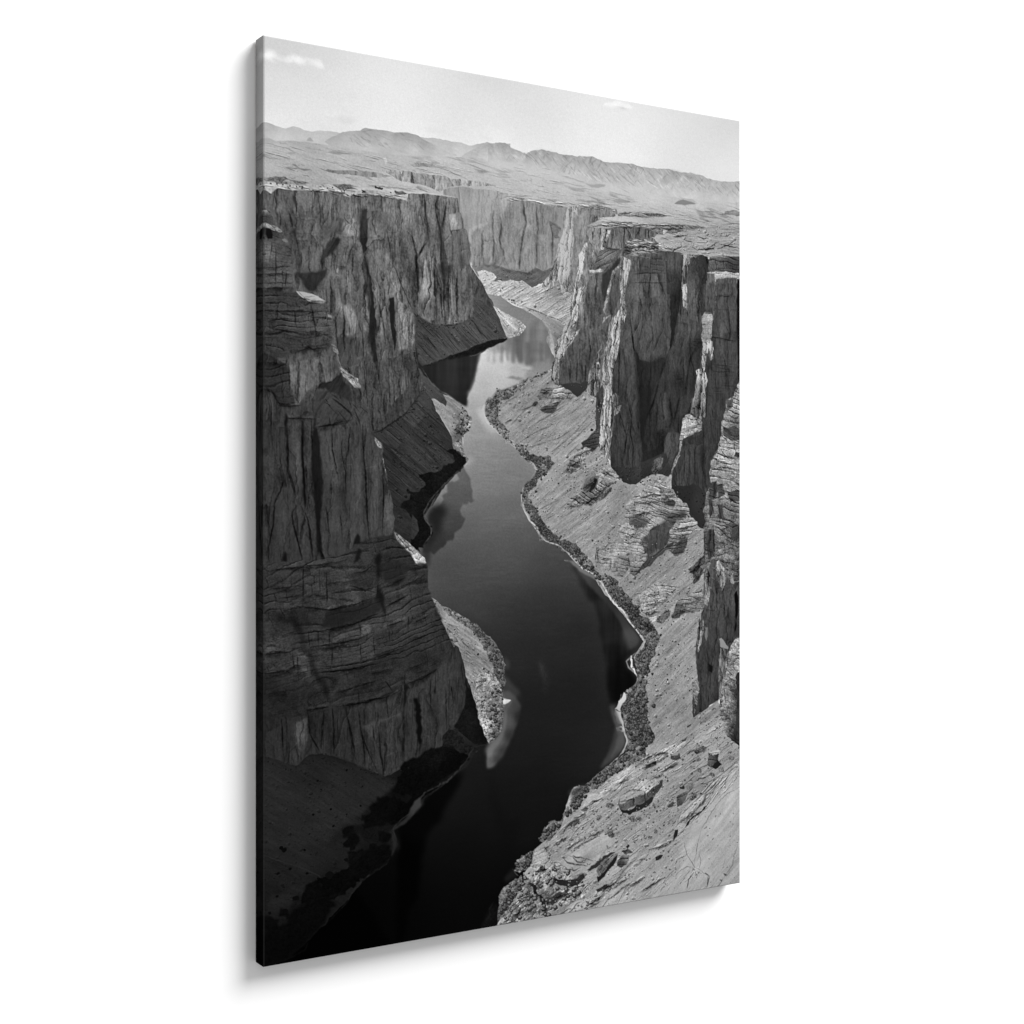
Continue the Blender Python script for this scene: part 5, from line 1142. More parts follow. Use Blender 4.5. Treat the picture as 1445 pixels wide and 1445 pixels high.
F|1693,2135 11,-46 32,-14 36,10 7,52 -36,28 -28,-6|1736,2119,66 22,-17,75|cliff|1 0 1.5 .5 1
F|1779,2149 15,-47 36,-28 44,10 -44,25 -14,35 -15,23|1808,2120,126 -7,35,81|strata|1.2 10 2 .5 1
F|1816,2138 72,-51 44,-23 45,-28 -7,35 -82,39 -58,46 -29,14|1859,2122,72 73,-52,70|strata|.6 -35 2 .5 1
F|1594,2030 14,23 -6,57 -11,-23|1594,2030,70|none|0 0 1.5 .8 1
F|1750,1997 124,2 14,35 -29,41 -58,-42|1816,2021,119 43,13,106|crag|1.2 10 2 .5 1
L|1672,2054 7,92|4 2 6 .5 .6 .5
L|1690,2147 10,-52 36,-17|4 2 6 .5 .6 .5
L|1602,2053 0,57|4 2 6 .5 .6 .5
F|2128,2157 38,-41 54,-23 0,54 -47,59 -23,6 8,-48|2158,2152,76 31,31,93 15,-60,117|crag|1.3 -40 2 .5 1
F|1830,2255 102,-32 75,-9 60,13 -23,35 -52,28 -60,27 15,30 -59,15 -44,-19 -14,-47|1932,2247,153 -44,33,146 82,-3,137 -82,56,142|strata|1.2 10 2 .5 1
F|2059,2298 69,-27 76,-28 0,84 -61,16 -61,-3 -53,34 -7,-24|2082,2317,115 76,-15,133 -30,28,97 -84,27,88|strata|1.4 5 2 .5 1
F|1932,2376 30,-28 52,-22 -7,30 -45,30|1977,2360,89|crag|1.2 -35 2 .5 1
F|1844,2326 52,2 36,24 -7,30 -37,-2 -36,-31|1888,2351,134|crag|1.2 0 2 .5 1
F|1801,2278 29,-6 14,30 -28,11|1823,2290,131|crag|1 0 1.5 .5 1
L|1859,2280 59,25 59,-16|3 2 4 .5 .6 .5
L|1903,2240 44,31 52,13|3 2 4 .5 .6 .5
L|1925,2235 37,-11|3 2 4 .5 .6 .5
L|2014,2222 53,5|3 2 4 .5 .6 .5
L|1844,2291 44,25|3 2 4 .5 .6 .5
L|2052,2286 60,26|3 2 4 .5 .6 .5
L|2120,2276 38,44|3 2 4 .5 .6 .5
L|2067,2334 76,-21|3 2 4 .5 .6 .5
L|1830,2255 177,-107|3 2 4 .8 .8 .5
L|1874,2362 148,-95 37,-40|3 2 4 .8 .8 .5
L|2044,2262 152,-79|3 2 4 .8 .8 .5
F|2223,2160 20,24 7,72 -7,121 -31,-37 11,-96|2235,2202,149 0,102,119|streaky|1 0 1.5 .5 1
D|1958,2445,9 105,49,6 3,99,6 -23,12,4 -45,49,6 130,59,6 -210,56,12 40,-645,5 -222,41,8 211,371,8 -37,86,10 82,94,4 45,-3,3 -66,-106,3 57,-52,3 88,136,3 12,-92,2 -54,32,2 -142,110,2 127,68,4 -67,22,3 -191,-612,2 -36,-7,2 -22,185,2 309,-218,2 -30,215,2 -97,-89,2 233,-219,2 -144,388,2 94,-288,2 20,590,2 -16,7,2 -15,8,2 -15,11,2 -11,7,3 -27,20,2|52 84
D|1329,1605,4 -57,180,8 118,-36,6 -38,-23,3 -13,11,4 20,0,3 -100,67,3 10,5,3 -23,-5,3 79,56,3 -13,14,3 232,26,4 14,-11,3 -25,17,2 -161,-85,3 -133,-27,2 256,72,3 237,-83,4 -60,122,3 -74,34,3 60,-89,3 100,-87,4 -58,-17,4 -63,6,2 -98,115,2 -28,-3,2 63,140,6 3,-177,2 -52,74,2 21,-5,2 62,-18,2|60 90
D|1570,1507,8 7,17,4 17,-18,4|46 0
F|1342,1251 -57,17 -66,31 -91,40 -52,13 -10,25 -42,23 -9,17 0,39 16,32 32,26 39,32 12,-11 20,-12 -20,-21 -32,-27 0,-38 -6,-22 52,-29 71,-50 33,-27 93,-43|1219,1304,108 -117,55,100 -52,57,97 0,55,97 39,37,95 65,-168,108|brush|1 0 2 .5 1
F|1098,1546 42,10 33,22 26,5 33,27 53,21 54,-9 7,25 20,22 -27,29 -34,22 -26,45 -40,17 -7,28 27,34 33,44 33,45 34,34 34,26 -101,-1 -7,-42 -39,-45 -27,-34 -20,-44 0,-39 13,-33 34,-29 29,-33 -10,-23 -46,-21 -33,-33 -26,-27 -46,-15|1140,1568,108 79,48,87 53,32,79 53,5,87 -73,79,84 33,-23,84 -66,85,84 7,50,84 46,66,79 67,57,79|brush|1.15 0 2.5 .5 1
F|1259,1929 60,1 53,40 34,28 48,18 55,34 42,41 38,30 0,40 -66,-31 -41,-34 -35,-30 -41,-34 -54,-23 -47,-29 -20,-22|1299,1952,72 67,40,72 88,41,79 69,63,79|brush|1.2 0 2.5 .5 1
F|1436,2010 40,7 42,46 56,47 28,40 91,14 22,41 50,36 29,42 43,43 22,35 59,38 29,48 -7,24 -8,29 -7,46 -37,28 15,36 -44,32 22,43 -22,51 22,42 -7,67 -131,-10 0,-49 22,-39 -4,-53 62,-31 7,-29 -14,-35 -8,-59 44,-33 14,-40 -29,-37 -51,-48 -21,-42 -50,-42 -50,-48 -57,-60 -34,-40 -70,-53 -48,-41|1476,2051,82 63,58,84 105,83,90 71,48,79 35,42,77 66,66,77 72,73,84 -7,82,82 -22,81,77 -43,114,84 14,88,74 -44,38,74|brush|1.25 0 2.5 .5 1
F|1751,2707 114,7 9,78 20,93 19,25 -39,50 -9,38 -76,16 0,30 -85,38 -46,40 -46,10 -55,10 -45,25 -9,-31 45,-40 73,-53 46,-18 65,-32 29,-35 14,-37 -24,-78 -14,-77|1818,2757,77 0,107,74 38,49,69 -86,46,74 -47,64,79 -111,64,84 -73,45,84|brush|1.25 0 2.5 .5 1
F|1512,3167 -9,36 -54,53 -53,31 -36,18 0,-59 44,-10 36,-32 36,-34|1467,3199,90 -81,65,92|brush|1.1 0 2.5 .5 1
F|1512,3148 -42,42 -56,57 -38,58 -47,17 -37,-4 19,-44 46,-42 47,14 28,-44 48,-42|1470,3190,92 -122,80,95|brush|1.1 0 3 .5 1
F|1264,3353 -18,44 -18,37 -36,10 -28,-11 9,-37 37,-22 36,-15|1210,3400,95|brush|1.1 0 3 .5 1
F|1205,3461 -13,45 -46,47 -36,33 -36,71 -8,-9 18,-43 17,-28 -13,-47 31,-42 54,-23|1146,3507,92 -54,99,77|brush|1.1 0 3 .5 1
F|1052,3547 32,35 -10,67 -26,11 -62,-9 26,-41|1048,3607,15|brush|.8 0 2 1.5 1
L|1055,3552 -21,27 5,23 -27,30|3 2 -1 34 1 .5
L|1018,1406 -10,22 -3,22 19,38 32,26 39,32|3 3 6 186 .5 .5
L|1012,1412 -13,28 9,21|3 3 6 186 .5 .5
L|1098,1555 36,23 39,22 26,33 33,16 27,13 16,31 -29,36|2.5 2.5 4 170 .5 .5
L|1206,1766 -10,39 0,39 23,38 20,28 40,34 13,28 17,20|3 3 5 186 .5 .5
L|1252,1929 27,23 13,28 33,23 34,11 37,9 24,21 34,20 34,26 21,29 49,24 31,18|3 3 5 170 .5 .5
F|1420,2089 27,6 21,17 41,30 80,36 0,-17 -45,-24 -42,-24 -27,-17|1420,2089,108|none|0 0 1 1 1
L|1420,2089 20,3|3 1 -1 190 .4 .5
L|1436,2056 34,32 48,38 56,26 42,33 35,53 42,53 50,31 29,48 44,42 36,37 11,29 -19,29|3 3 7 196 .5 .5
L|1844,2507 -50,26 -33,22 11,29 44,32 10,30 -18,22 -54,26|4 4 6 130 .9 .5
L|1790,2539 4,29 14,30 15,30|7 5 9 206 .6 1.5
L|1786,2533 4,23|7 5 9 206 .6 1.5
F|1743,2704 18,-1 -3,26 -29,33 -7,28 21,45 -28,-2 -22,-45 7,-23 22,-15|1743,2722,190 -28,44,170 7,53,170|none|0 0 1.2 .8 1
F|1665,2751 35,-3 -7,40 22,45 -15,-1 -24,-57|1665,2751,72|none|0 0 1.2 3 .8
L|1732,2705 -9,45 -5,53 33,63 17,54 -26,44 -38,34|4 3 6 180 .6 .5
L|1718,2848 29,10 4,16 -28,1 -9,-16|3 2 4 190 .4 .5
F|1714,2802 33,79 14,39 -24,36 -42,34 -65,32 -18,5 46,-48 46,-56 19,-37 -23,-77|1723,2841,84 9,84,92 -55,63,76|none|0 0 1 3 .85
F|1440,3115 45,-18 54,-2 -27,35 -9,28 -54,-20|1485,3112,52|none|0 0 1.2 3 .8
L|1503,3136 9,27|3 2 4 170 .5 .5
L|1155,3424 27,34|3 2 4 170 .5 .5
L|1499,3138 13,25|3 2 4 170 .5 .5
F|1110,3456 45,-40 27,42 -63,15|1110,3456,28|none|0 0 1.2 3 1
F|2439,1242 -16,28 -15,56 -32,7 -24,10 -4,45 -20,68 -7,49 -16,49 -39,67 -16,24 4,36 -7,61 19,36 -39,36 -7,54 15,30 -19,54 0,118 19,24 8,150 4,133 -58,10 -16,155 8,126 -34,52 3,120 85,-48 74,-28 83,-150 63,-149 0,-459 0,68 0,-833|2431,1270,127 -55,81,117 40,5,136 -56,81,134 40,-1,131 16,60,70 -64,26,134 56,35,138 -111,51,136 79,11,134 -63,49,125 79,24,125 -79,49,125 103,-1,119 -142,62,110 62,30,95 -101,18,81 62,12,70 119,-30,106 -40,49,81 -102,30,131 39,42,106 -63,30,66 158,-47,123 8,36,70 -119,42,91 95,31,95 -142,19,53 63,-12,98 79,2,76 -95,71,142 39,19,119 48,-17,81 39,62,53 -149,26,61 39,31,68 -78,10,93 117,52,66 64,2,59 -196,114,106 93,4,61 -109,86,85 70,33,53 -39,119,53 -62,86,66 124,-234,51 55,-40,49 -117,278,57|crag|1.1 6 1.5 .5 1
F|2250,2214 47,50 47,-4 48,-11 31,37 -11,86 -12,84 -40,59 -47,-26 -8,60 -8,90 8,125 -70,28 -69,40 -8,-57 31,-100 -16,-133 31,-34 39,-35 4,-84 3,-84|2282,2306,72 94,34,72 -63,88,70 -63,58,66 -15,89,57 39,33,57 -39,88,57 -39,57,59 101,-386,75|cliff|.9 0 1.2 .7 1
F|2282,2112 23,-8 12,21 35,10 8,28 -32,35 -15,48 -16,-42 -15,-19|2301,2137,160 35,19,133 -31,48,115|streaky|.8 0 1.5 .6 1
F|2364,2132 28,19 4,61 -28,-13|2380,2175,106|streaky|1 0 1.5 .6 1
F|2360,2187 83,2 0,86 -35,-13 -24,-26|2360,2187,55|cliff|.6 0 1.5 .8 1
F|2396,2261 27,19 0,68 -7,48 -4,67 -12,5 4,-85 4,-73|2396,2261,16|none|0 0 1 1 1
F|2254,2606 16,8 0,42 -20,-8|2254,2606,26|none|0 0 1.5 1 1
F|2227,2412 12,1 4,42 -12,30 -8,-37|2234,2437,118|none|0 0 1.5 .6 1
F|2192,2375 16,-30 4,43 -8,72 -15,59 -16,23 8,-84|2196,2423,142 -11,77,126|streaky|1 0 1.5 .5 1
F|2147,2690 26,-28 12,18 -19,41 -8,60 -8,53 -3,-84|2166,2685,123 -12,83,81|crag|1 60 1.5 .5 1
L|2250,2003 8,121 -11,60|4 2 5 .5 .7 .5
L|2270,2004 4,96|4 2 5 .5 .7 .5
L|2289,2264 4,115|4 2 5 .5 .7 .5
L|2235,2388 47,15|4 2 5 .5 .7 .5
L|2321,2132 11,78|4 2 5 .5 .7 .5
L|2297,2367 -66,21|4 2 5 .5 .7 .5
L|2266,2257 -8,121|4 2 5 .5 .7 .5
L|2227,2713 4,67|4 2 5 .5 .7 .5
L|2235,2503 -4,78|4 2 5 .5 .7 .5
L|2309,2731 35,-1 72,-4|2 2 -1 .8 .6 .5
F|2352,1455 40,-19 51,35 0,67 -51,-17 -64,-35|2376,1485,88 47,29,59|strata|1 14 1.5 .5 1
F|2348,1358 44,-14 -8,50 -24,12 -16,-17|2348,1358,72|crag|1 0 1.5 .5 1
F|2384,1363 59,-8 0,37 -43,1|2416,1374,144|strata|1.2 10 1.5 .5 1
F|2344,1425 72,-14 27,11 0,24 -67,-4|2392,1430,148|slab|1 10 1.5 .5 1
F|2328,1535 64,-14 51,36 0,49 -51,-18 -64,-17|2376,1552,143 55,36,124|slab|1.1 20 1.5 .5 1
F|2266,1621 62,-38 64,23 51,24 0,24 -67,-11 -63,13|2313,1620,143 79,5,131|slab|1.2 20 1.5 .5 1
L|2336,1535 56,35|4 2 6 .42 .7 .5
L|2368,1576 32,-24|4 2 6 .42 .7 .5
L|2328,1596 88,40|4 2 6 .42 .7 .5
L|2266,1657 62,17 115,5|4 2 6 .42 .7 .5
L|2274,1711 62,30 107,11|4 2 6 .42 .7 .5
L|2313,1674 103,42|4 2 6 .42 .7 .5
L|2258,1748 24,42 54,6|4 2 6 .42 .7 .5
L|2313,1838 103,-30|4 2 6 .42 .7 .5
L|2344,1498 72,22|4 2 6 .42 .7 .5
L|2274,1778 169,17|4 2 6 .42 .7 .5
L|2336,1583 40,11|4 2 6 .42 .7 .5
L|2384,1655 59,12|4 2 6 .42 .7 .5
F|2274,1790 39,48 -8,61 -39,-1 0,-66|2274,1790,51|crag|.7 0 1.5 .6 1
F|2227,1820 31,-18 8,54 -31,36 -12,-30|2243,1844,76 -8,-30,117|crag|.9 0 1.5 .6 1
F|2313,1856 55,0 8,31 -48,54 -15,-30|2313,1856,59|crag|.8 0 1.5 .6 1
F|2220,1946 46,-23 4,60 -8,87 -39,0|2243,2001,66|cliff|.9 0 1.5 .6 1
F|2376,1942 40,-31 27,-6 0,31 -51,18|2416,1924,141|slab|1 0 1.5 .5 1
F|2376,1960 67,-18 0,80 -51,-19|2416,1978,68|strata|.8 0 1.5 .6 1
F|2360,2002 48,19 35,37 -51,-13|2392,2027,137|slab|1 10 1.5 .5 1
F|2356,2004 44,13 23,25 -47,-7|2384,2023,137|slab|1 10 1.5 .5 1
F|2258,1898 39,25 31,55 32,24 -47,-6 -39,-37|2282,1923,134 46,67,123|crag|1 40 1.5 .5 1
F|2384,2054 47,0 -4,25 -43,5|2408,2066,119|crag|1 0 1.5 .5 1
F|2447,2465 -31,17 -24,23 -20,29 -24,48 -4,36 -27,53 -4,42 -4,54 12,86 -11,-29 0,71 31,34 31,27 67,46 11,-248 -3,-136|2423,2506,144 -31,35,142 31,14,138 -39,35,117 -8,30,81 40,-4,131 -56,58,131 40,-4,129 -64,63,127 56,3,117 39,3,42 -8,61,42 -79,-6,131 48,22,119 -41,11,123 -10,-33,127 72,22,47 0,56,47 -41,36,51 52,60,32|crag|1 25 1.5 .5 1
F|2309,2488 15,-8 28,35 14,16 -26,1 -23,-13|2332,2508,132|none|0 0 1.2 .6 1
F|2317,2525 27,8 22,1 -18,54 -8,72 -16,42 -19,28 -4,-90 4,-61|2317,2562,128 19,1,81 -8,78,104 -15,48,115|streaky|.9 -4 1.5 .6 1
F|2408,2664 39,-34 0,260 -55,-4 24,-69 -16,-80|2427,2708,52 -4,122,52|cliff|.8 0 1.5 .7 1
L|2364,2540 -4,48 -12,72|4 2 5 .45 .6 .5
L|2392,2572 31,14 20,-11|4 2 5 .45 .6 .5
L|2352,2618 24,32 40,15|4 2 5 .45 .6 .5
L|2340,2660 12,62 -8,54|4 2 5 .45 .6 .5
L|2384,2797 59,7|4 2 5 .45 .6 .5
L|2368,2662 16,74|4 2 5 .45 .6 .5
L|2331,2889 20,33 88,0|4 3 6 .5 .8 .5
L|2387,2798 -5,71 -20,30|4 3 6 .5 .8 .5
F|2341,2906 51,20 47,0 0,68 -47,-28|2403,2942,34|none|0 0 1.2 .8 1
F|1798,3037 76,-15 78,-16 117,-21 79,-17 10,25 -128,74 118,42 0,31 -79,24 -59,87 20,33 -212,-24 -95,20 -93,57 -91,27 -179,44 0,-110 53,-24 126,-97 110,-56 140,-54|1913,3025,154 97,25,148 -136,25,156 -151,31,152 -93,43,154 -46,108,148 186,44,143 143,-45,135 -419,80,156 565,-220,148|slab|1 -28 1.5 .6 1
F|2010,3258 98,-90 100,-53 102,-22 134,-43 11,634 -81,12 -384,-20 -478,11 27,-33 91,-46 112,-83 76,-82 95,-49 97,4|2362,3130,169 30,178,169 -30,156,163 -103,-170,163 -101,145,156 101,131,165 103,13,160 -352,-46,163 -192,51,165 -141,56,163 236,-189,152 195,134,160|slab|.7 -33 1.2 .6 1
L|2439,3106 -108,37 -92,69 -51,90 -50,41 -69,39 -29,27|4 2 6 .55 .6 .5
L|2224,3250 -30,44 -46,26 -30,36|6 4 10 .3 .5 1
L|2214,3257 -56,49|6 4 10 .3 .5 1
F|2044,3355 15,6 0,23 -29,24 4,-30|2044,3386,54|none|0 0 1 .5 1
L|2439,3185 -67,17 -62,50 -71,71 -51,65 -20,52 -10,116 -30,44 -20,44|2 1.5 4 .58 .5 .8
L|2163,3557 45,14 36,36 -25,44|2 1.5 4 .58 .5 .8
L|2089,3423 19,57 40,44|2 1.5 4 .58 .5 .8
L|2178,3489 10,79|2 1.5 4 .58 .5 .8
L|2424,3480 -42,34 -10,70 -41,19|2 1.5 4 .58 .5 .8
L|2331,3611 -36,43|2 1.5 4 .58 .5 .8
L|2089,3548 39,-11|2 1.5 4 .58 .5 .8
L|2128,3592 -14,37|5 4 7 .4 .5 .5
L|2234,3598 -10,46|5 4 7 .4 .5 .5
L|2326,3598 30,8|5 4 7 .4 .5 .5
F|2239,3496 20,34 10,49 -20,45 -10,-49 -10,-49|2239,3496,174|none|0 0 1.2 3 .5
F|2138,3390 50,-42 81,-101 -61,88 -40,105|2138,3390,168|none|0 0 1.2 4 .5
L|2249,3166 -91,70 -79,84|3 2 4 .7 .7 .5
L|2310,3156 -81,87|3 2 4 .7 .7 .5
L|2128,3217 -79,108|3 2 4 .7 .7 .5
L|2010,3421 -136,60|3 2 4 .7 .7 .5
L|1836,3446 -94,64 -56,60|3 2 4 .7 .7 .5
L|1952,3398 117,-24|3 2 4 .7 .7 .5
L|1913,3386 97,-19|3 2 4 .7 .7 .5
L|1780,3560 -131,58 -28,37|3 2 5 .62 .6 .5
L|1836,3591 -94,25 -56,22|3 2 5 .62 .6 .5
L|1932,3550 -114,31|3 2 5 .62 .6 .5
L|2010,3553 -136,43|3 2 5 .62 .6 .5
L|1594,3595 -91,62|3 2 5 .62 .6 .5
L|1818,3642 192,-66|3 2 5 .62 .6 .5
L|1566,3651 92,-62|3 2 5 .62 .6 .5
F|1718,3189 24,-21 56,-9 72,-8 4,24 -18,28 -58,25 -56,5 -19,-21|1742,3191,102 76,8,95 38,-11,88|strata|.9 -15 1.2 .5 1
F|1789,3147 9,-18 58,-17 76,3 34,4 5,19 -19,29 -78,15 -38,-26|1874,3136,160 68,-8,151|strata|1 -20 1.2 .4 1
F|1723,3186 19,-25 56,-9 72,-1 -5,19 -67,12 -47,10|1789,3170,156 57,-10,150|slab|.8 -18 1.2 .4 1
F|1874,3159 58,-17 37,-23 2,27 -39,27 -58,32 -18,6|1913,3163,72 39,-19,77|strata|.9 -25 1.2 .5 1
F|1718,3227 33,3 67,8 56,-33 29,-12 -29,35 -76,22 -47,3|1798,3243,44|none|0 0 1.5 .8 1
L|1723,3189 47,-2 38,-8|3 2 -1 .5 .5 .5
L|1798,3144 76,12|3 2 -1 .5 .5 .5
L|1870,3155 4,27|3 2 -1 .5 .5 .5
L|1723,3212 28,18|3 2 -1 .5 .5 .5
L|1913,3117 10,24|3 2 -1 .5 .5 .5
F|2044,3200 35,-12 29,-4 0,31 -29,28 -30,4|2079,3212,84 15,-14,106|strata|1 -20 1.2 .5 1
F|2000,3234 30,-20 14,17 -34,20|2000,3234,76|crag|.8 -20 1.2 .5 1
F|2064,3156 44,0 0,20 -39,-4|2064,3156,66|crag|.8 0 1.2 .5 1
F|2089,3142 49,-18 8,32 -28,44 -10,-20|2128,3146,119|strata|1.2 -40 1.2 .5 1
F|2244,3000 25,-5 41,7 0,24 -41,4 -25,-10|2280,3011,152|slab|.8 0 1.2 .4 1
F|2244,3020 25,10 41,-6 -10,36 15,18 -35,16 -41,-19|2259,3057,77 36,-5,68|strata|.9 5 1.2 .5 1
F|2269,3082 31,-22 18,18 -38,19|2269,3082,36|none|0 0 1 .8 1
F|2015,3023 25,-21 24,-6 10,20 -34,17|2044,3018,77|strata|.9 -20 1.2 .4 1
F|2020,3012 20,-14 24,-2 -15,10|2020,3012,144|none|0 0 .8 .4 1
F|1874,3041 49,-11 1,12 -30,8|1874,3041,84|strata|.8 -20 1.2 .4 1
F|1879,3037 34,-12 15,5 -44,15|1879,3037,130|none|0 0 .8 .4 .6
F|2079,2939 29,-21 20,-6 -29,33|2079,2939,76|crag|.9 -45 1.2 .5 1
F|2114,2876 24,-6 -4,11 -20,5|2114,2876,56|none|0 0 1 .5 1
F|2158,2993 30,-5 51,8 -31,17 -40,-4|2188,2999,85|crag|1 0 2 .5 1
D|1918,2772,14 260,266,11 -40,47,11 50,9,8 71,30,14 -116,79,22 229,-148,16 -52,51,11 -531,178,12 43,-3,11 -155,54,12 37,-1,7 -102,-78,8 311,97,9 -20,24,8 -245,13,5 103,-75,6 239,-19,6 -34,-89,7 -48,18,7 -251,-19,15 314,123,6 303,-382,8 78,28,6 67,29,6 -725,265,4 -115,41,4 -59,26,4 46,-52,3 454,54,4 -78,-1,4 97,-163,6 -54,-52,6 213,52,5 -20,26,8 186,156,3 -125,18,3 169,85,3 -169,58,3 -389,-275,6 34,-4,5 96,-408,4 -215,566,9 -236,-226,4 -166,177,6|62 92
L|2244,2874 -7,39 7,32|3 2 4 178 .5 .5
L|2249,2954 20,33|5 2 -1 165 1 .5
F|1413,3297 36,-26 72,-29 32,-26 77,-74 -82,36 -54,46 -81,43|1467,3266,126 90,-64,128|strata|1.3 -35 2 .5 1
F|1507,3204 32,-4 18,9 -27,12 -23,-6|1507,3204,90|strata|1 -10 1.5 .5 1
F|1530,3184 46,-40 54,-2 -64,38|1576,3162,148|slab|1 -20 1.5 .4 1
F|1649,3091 37,-11 14,12 -33,31 -18,-13|1672,3093,140|strata|1.2 -10 1.5 .4 1
F|1396,3302 17,-20 54,-1 72,-29 -27,19 -63,19 -27,15|1467,3281,66|none|0 0 1.5 .6 1
F|1274,3362 55,-40 66,-38 117,-89 0,63 -108,66 -66,54 -55,40|1376,3328,153 94,-90,146 -159,129,149|strata|1.1 -30 2 .5 1
L|1395,3307 37,-35 80,-30|4 2 6 .5 .5 1
L|1404,3339 108,-42|4 2 6 .5 .5 1
L|1329,3338 37,-11|4 2 6 .5 .5 1
F|1228,3434 55,-40 55,-16 66,-31 108,-26 0,79 -89,-11 -75,37 0,62 -84,4 -45,-14|1283,3448,150 93,-65,152 -65,108,148 159,-136,152|slab|.9 -25 1.5 .5 1
F|1351,3407 62,-14 63,-7 81,-35 92,-27 55,30 -37,40 -37,26 -46,46 -54,31 -81,-11 -89,-19|1557,3366,163 -63,52,158 -63,14,148 181,-60,158 -208,86,133|slab|1.1 -18 1.5 .5 1
F|1348,3465 66,-7 98,5 0,63 -61,7 -75,-25 -28,-20|1423,3482,146|strata|1.2 0 1.5 .5 1
F|1360,3474 53,15 63,1 54,-1 9,16 -54,23 -72,-2 -53,-22|1413,3504,48 81,3,50|strata|.6 0 1.2 .7 1
F|1346,3488 30,12 94,20 42,-2 0,24 -61,-1 -75,-18|1346,3488,40|none|0 0 1.2 .8 1
F|1422,3468 27,-4 27,18 -27,11 -23,-10|1422,3468,133|slab|.8 0 1.2 .5 1
F|1530,3489 36,-25 46,-24 46,-24 19,-6 -56,46 -55,30|1594,3460,54|none|0 0 1.5 .7 1
F|1584,3489 28,-27 65,-44 46,-2 -46,55 -56,53 -32,10|1630,3480,93 65,-52,111|strata|1.2 -40 1.8 .5 1
F|1589,3527 41,-25 65,-51 23,-20 -41,63 -56,37 -23,12|1589,3527,40|none|0 0 1.5 .7 1
F|1709,3452 23,-19 38,5 -4,37 -34,15 -18,-10|1742,3464,66 9,-21,115|strata|1 -10 1.5 .5 1
F|1723,3416 28,0 38,16 -38,3|1723,3416,76|crag|1 0 1.5 .5 1
F|1923,3472 29,-12 19,6 -39,15|1923,3472,59|crag|.9 -20 1.2 .5 1
F|1594,3580 36,-17 47,2 -28,15 -46,13|1630,3578,68|crag|1 -25 1.5 .5 1
L|1360,3415 71,2 54,-8 91,23|4 2 6 .5 .5 1
L|1467,3399 45,36 36,12|4 2 6 .5 .5 1
L|1422,3431 54,14|4 2 6 .5 .5 1
L|1360,3445 53,14 54,0 54,14|4 2 6 .5 .5 1
L|1548,3350 101,-18|4 2 6 .5 .5 1
F|1219,3478 55,16 64,32 38,28 94,13 42,-9 0,78 -108,8 -121,21 -199,-7 35,-63 54,-61 37,-34|1246,3544,123 65,1,110 -119,45,129 184,-12,119 94,21,131 -187,27,134 -137,19,131|crag|1.3 -20 2 .5 1
F|1246,3505 37,21 -9,30 28,34 27,12 -46,1 -28,-50|1246,3505,47|crag|.8 0 2 .6 1
F|1302,3567 74,-5 56,-8 -28,36 -75,20|1348,3582,70|crag|1 0 2 .6 1
L|1228,3488 18,48|6 3 9 .4 .6 1.5
L|1200,3538 10,55|6 3 9 .4 .6 1.5
L|1228,3595 27,51|6 3 9 .4 .6 1.5
L|1192,3628 -37,26|6 3 9 .4 .6 1.5
L|1357,3606 -37,26|6 3 9 .4 .6 1.5
L|1119,3626 91,-10|6 3 9 .4 .6 1.5
L|1432,3586 -56,7|6 3 9 .4 .6 1.5
F|1413,3629 72,-34 109,-15 83,-4 65,-44 76,-12 -95,78 -93,47 -91,17 -126,-11|1494,3618,156 136,-25,156 93,-33,156|slab|1 -30 1.5 .5 1
L|1413,3644 63,-14 9,17|4 2 6 .45 .5 1
L|1449,3642 127,-34|4 2 6 .45 .5 1
L|1386,3552 54,14 63,-6|4 2 6 .45 .5 1
L|1494,3640 27,-25|4 2 6 .45 .5 1
L|1539,3550 37,-10|4 2 6 .45 .5 1
L|2310,3117 -102,61 -100,84|8 5 14 1.05 4 .5
L|2413,3231 -144,143|8 5 14 1.05 4 .5
L|2310,3458 103,-100|8 5 14 1.05 4 .5
F|3,68 21,-10 22,3 11,9 30,5 19,-13 22,-7 31,2 30,5 31,-4 31,9 15,22 -23,1 -31,-3 -46,4 -45,0 -38,-1 -37,9 -43,-10|24,68,246 29,23,226 68,-25,246 68,14,236 62,1,240|cloud|1 0 2.5 2 .62
F|27,85 34,5 15,4 -30,7|27,85,212|cloud|1 0 1 2 .7
F|136,85 53,2 62,5 -39,-2 -53,2|136,85,216|cloud|1 0 1 1.5 .7
F|266,277 31,-11 47,0 48,4 16,16 -32,15 -55,1 -39,-9|290,274,240 38,16,220 56,-1,222|cloud|1 0 2 1.5 .8
F|718,273 42,-6 42,2 60,-1 -17,10 -60,4 -51,3|718,273,224|cloud|1 0 2 1.5 .7
F|966,266 44,-6 26,12 -35,8|966,266,222|cloud|1 0 2 1.5 .6
F|1631,43 24,-19 39,-6 40,2 40,6 25,13 -45,3 -50,-6 -39,4|1675,29,246 89,3,240|cloud|1 0 2 1 .8
F|1685,39 59,-4 40,8 -50,2|1685,39,206|cloud|1 0 1 1 .5
F|504,352 48,-31 33,-16 49,-6 42,5 33,14 59,18 51,16 35,11 -186,27 -116,-8|626,307,160 83,26,164 -124,-6,166 -33,34,182 116,7,192 126,-9,186|range|.7 0 .6 .6 1
F|455,402 65,-52 40,-27 -24,33 16,34|455,402,192|none|0 0 1.2 4 .6
F|9,424 180,-30 155,-3 208,-1 199,-11 154,-15 234,-3 0,23 -303,3 -284,14 -286,11 -257,22|9,424,190|none|0 0 1.2 5 .4
F|1032,368 179,-15 185,24 152,30 236,-11 203,-7 209,-7 239,-1 0,25 -344,12 -307,10 -255,1 -226,-25 -271,2|1032,368,206|none|0 0 1.2 8 .6
L|1184,349 55,-38 64,-22|5 2 -1 .9 2 .5
L|1331,300 -37,35 -37,20|5 2 -1 .9 2 .5
F|1184,345 46,-33 64,-23 56,1 46,9 -65,9 -55,14 -56,30|1184,345,158|range|1 40 1 3 .5
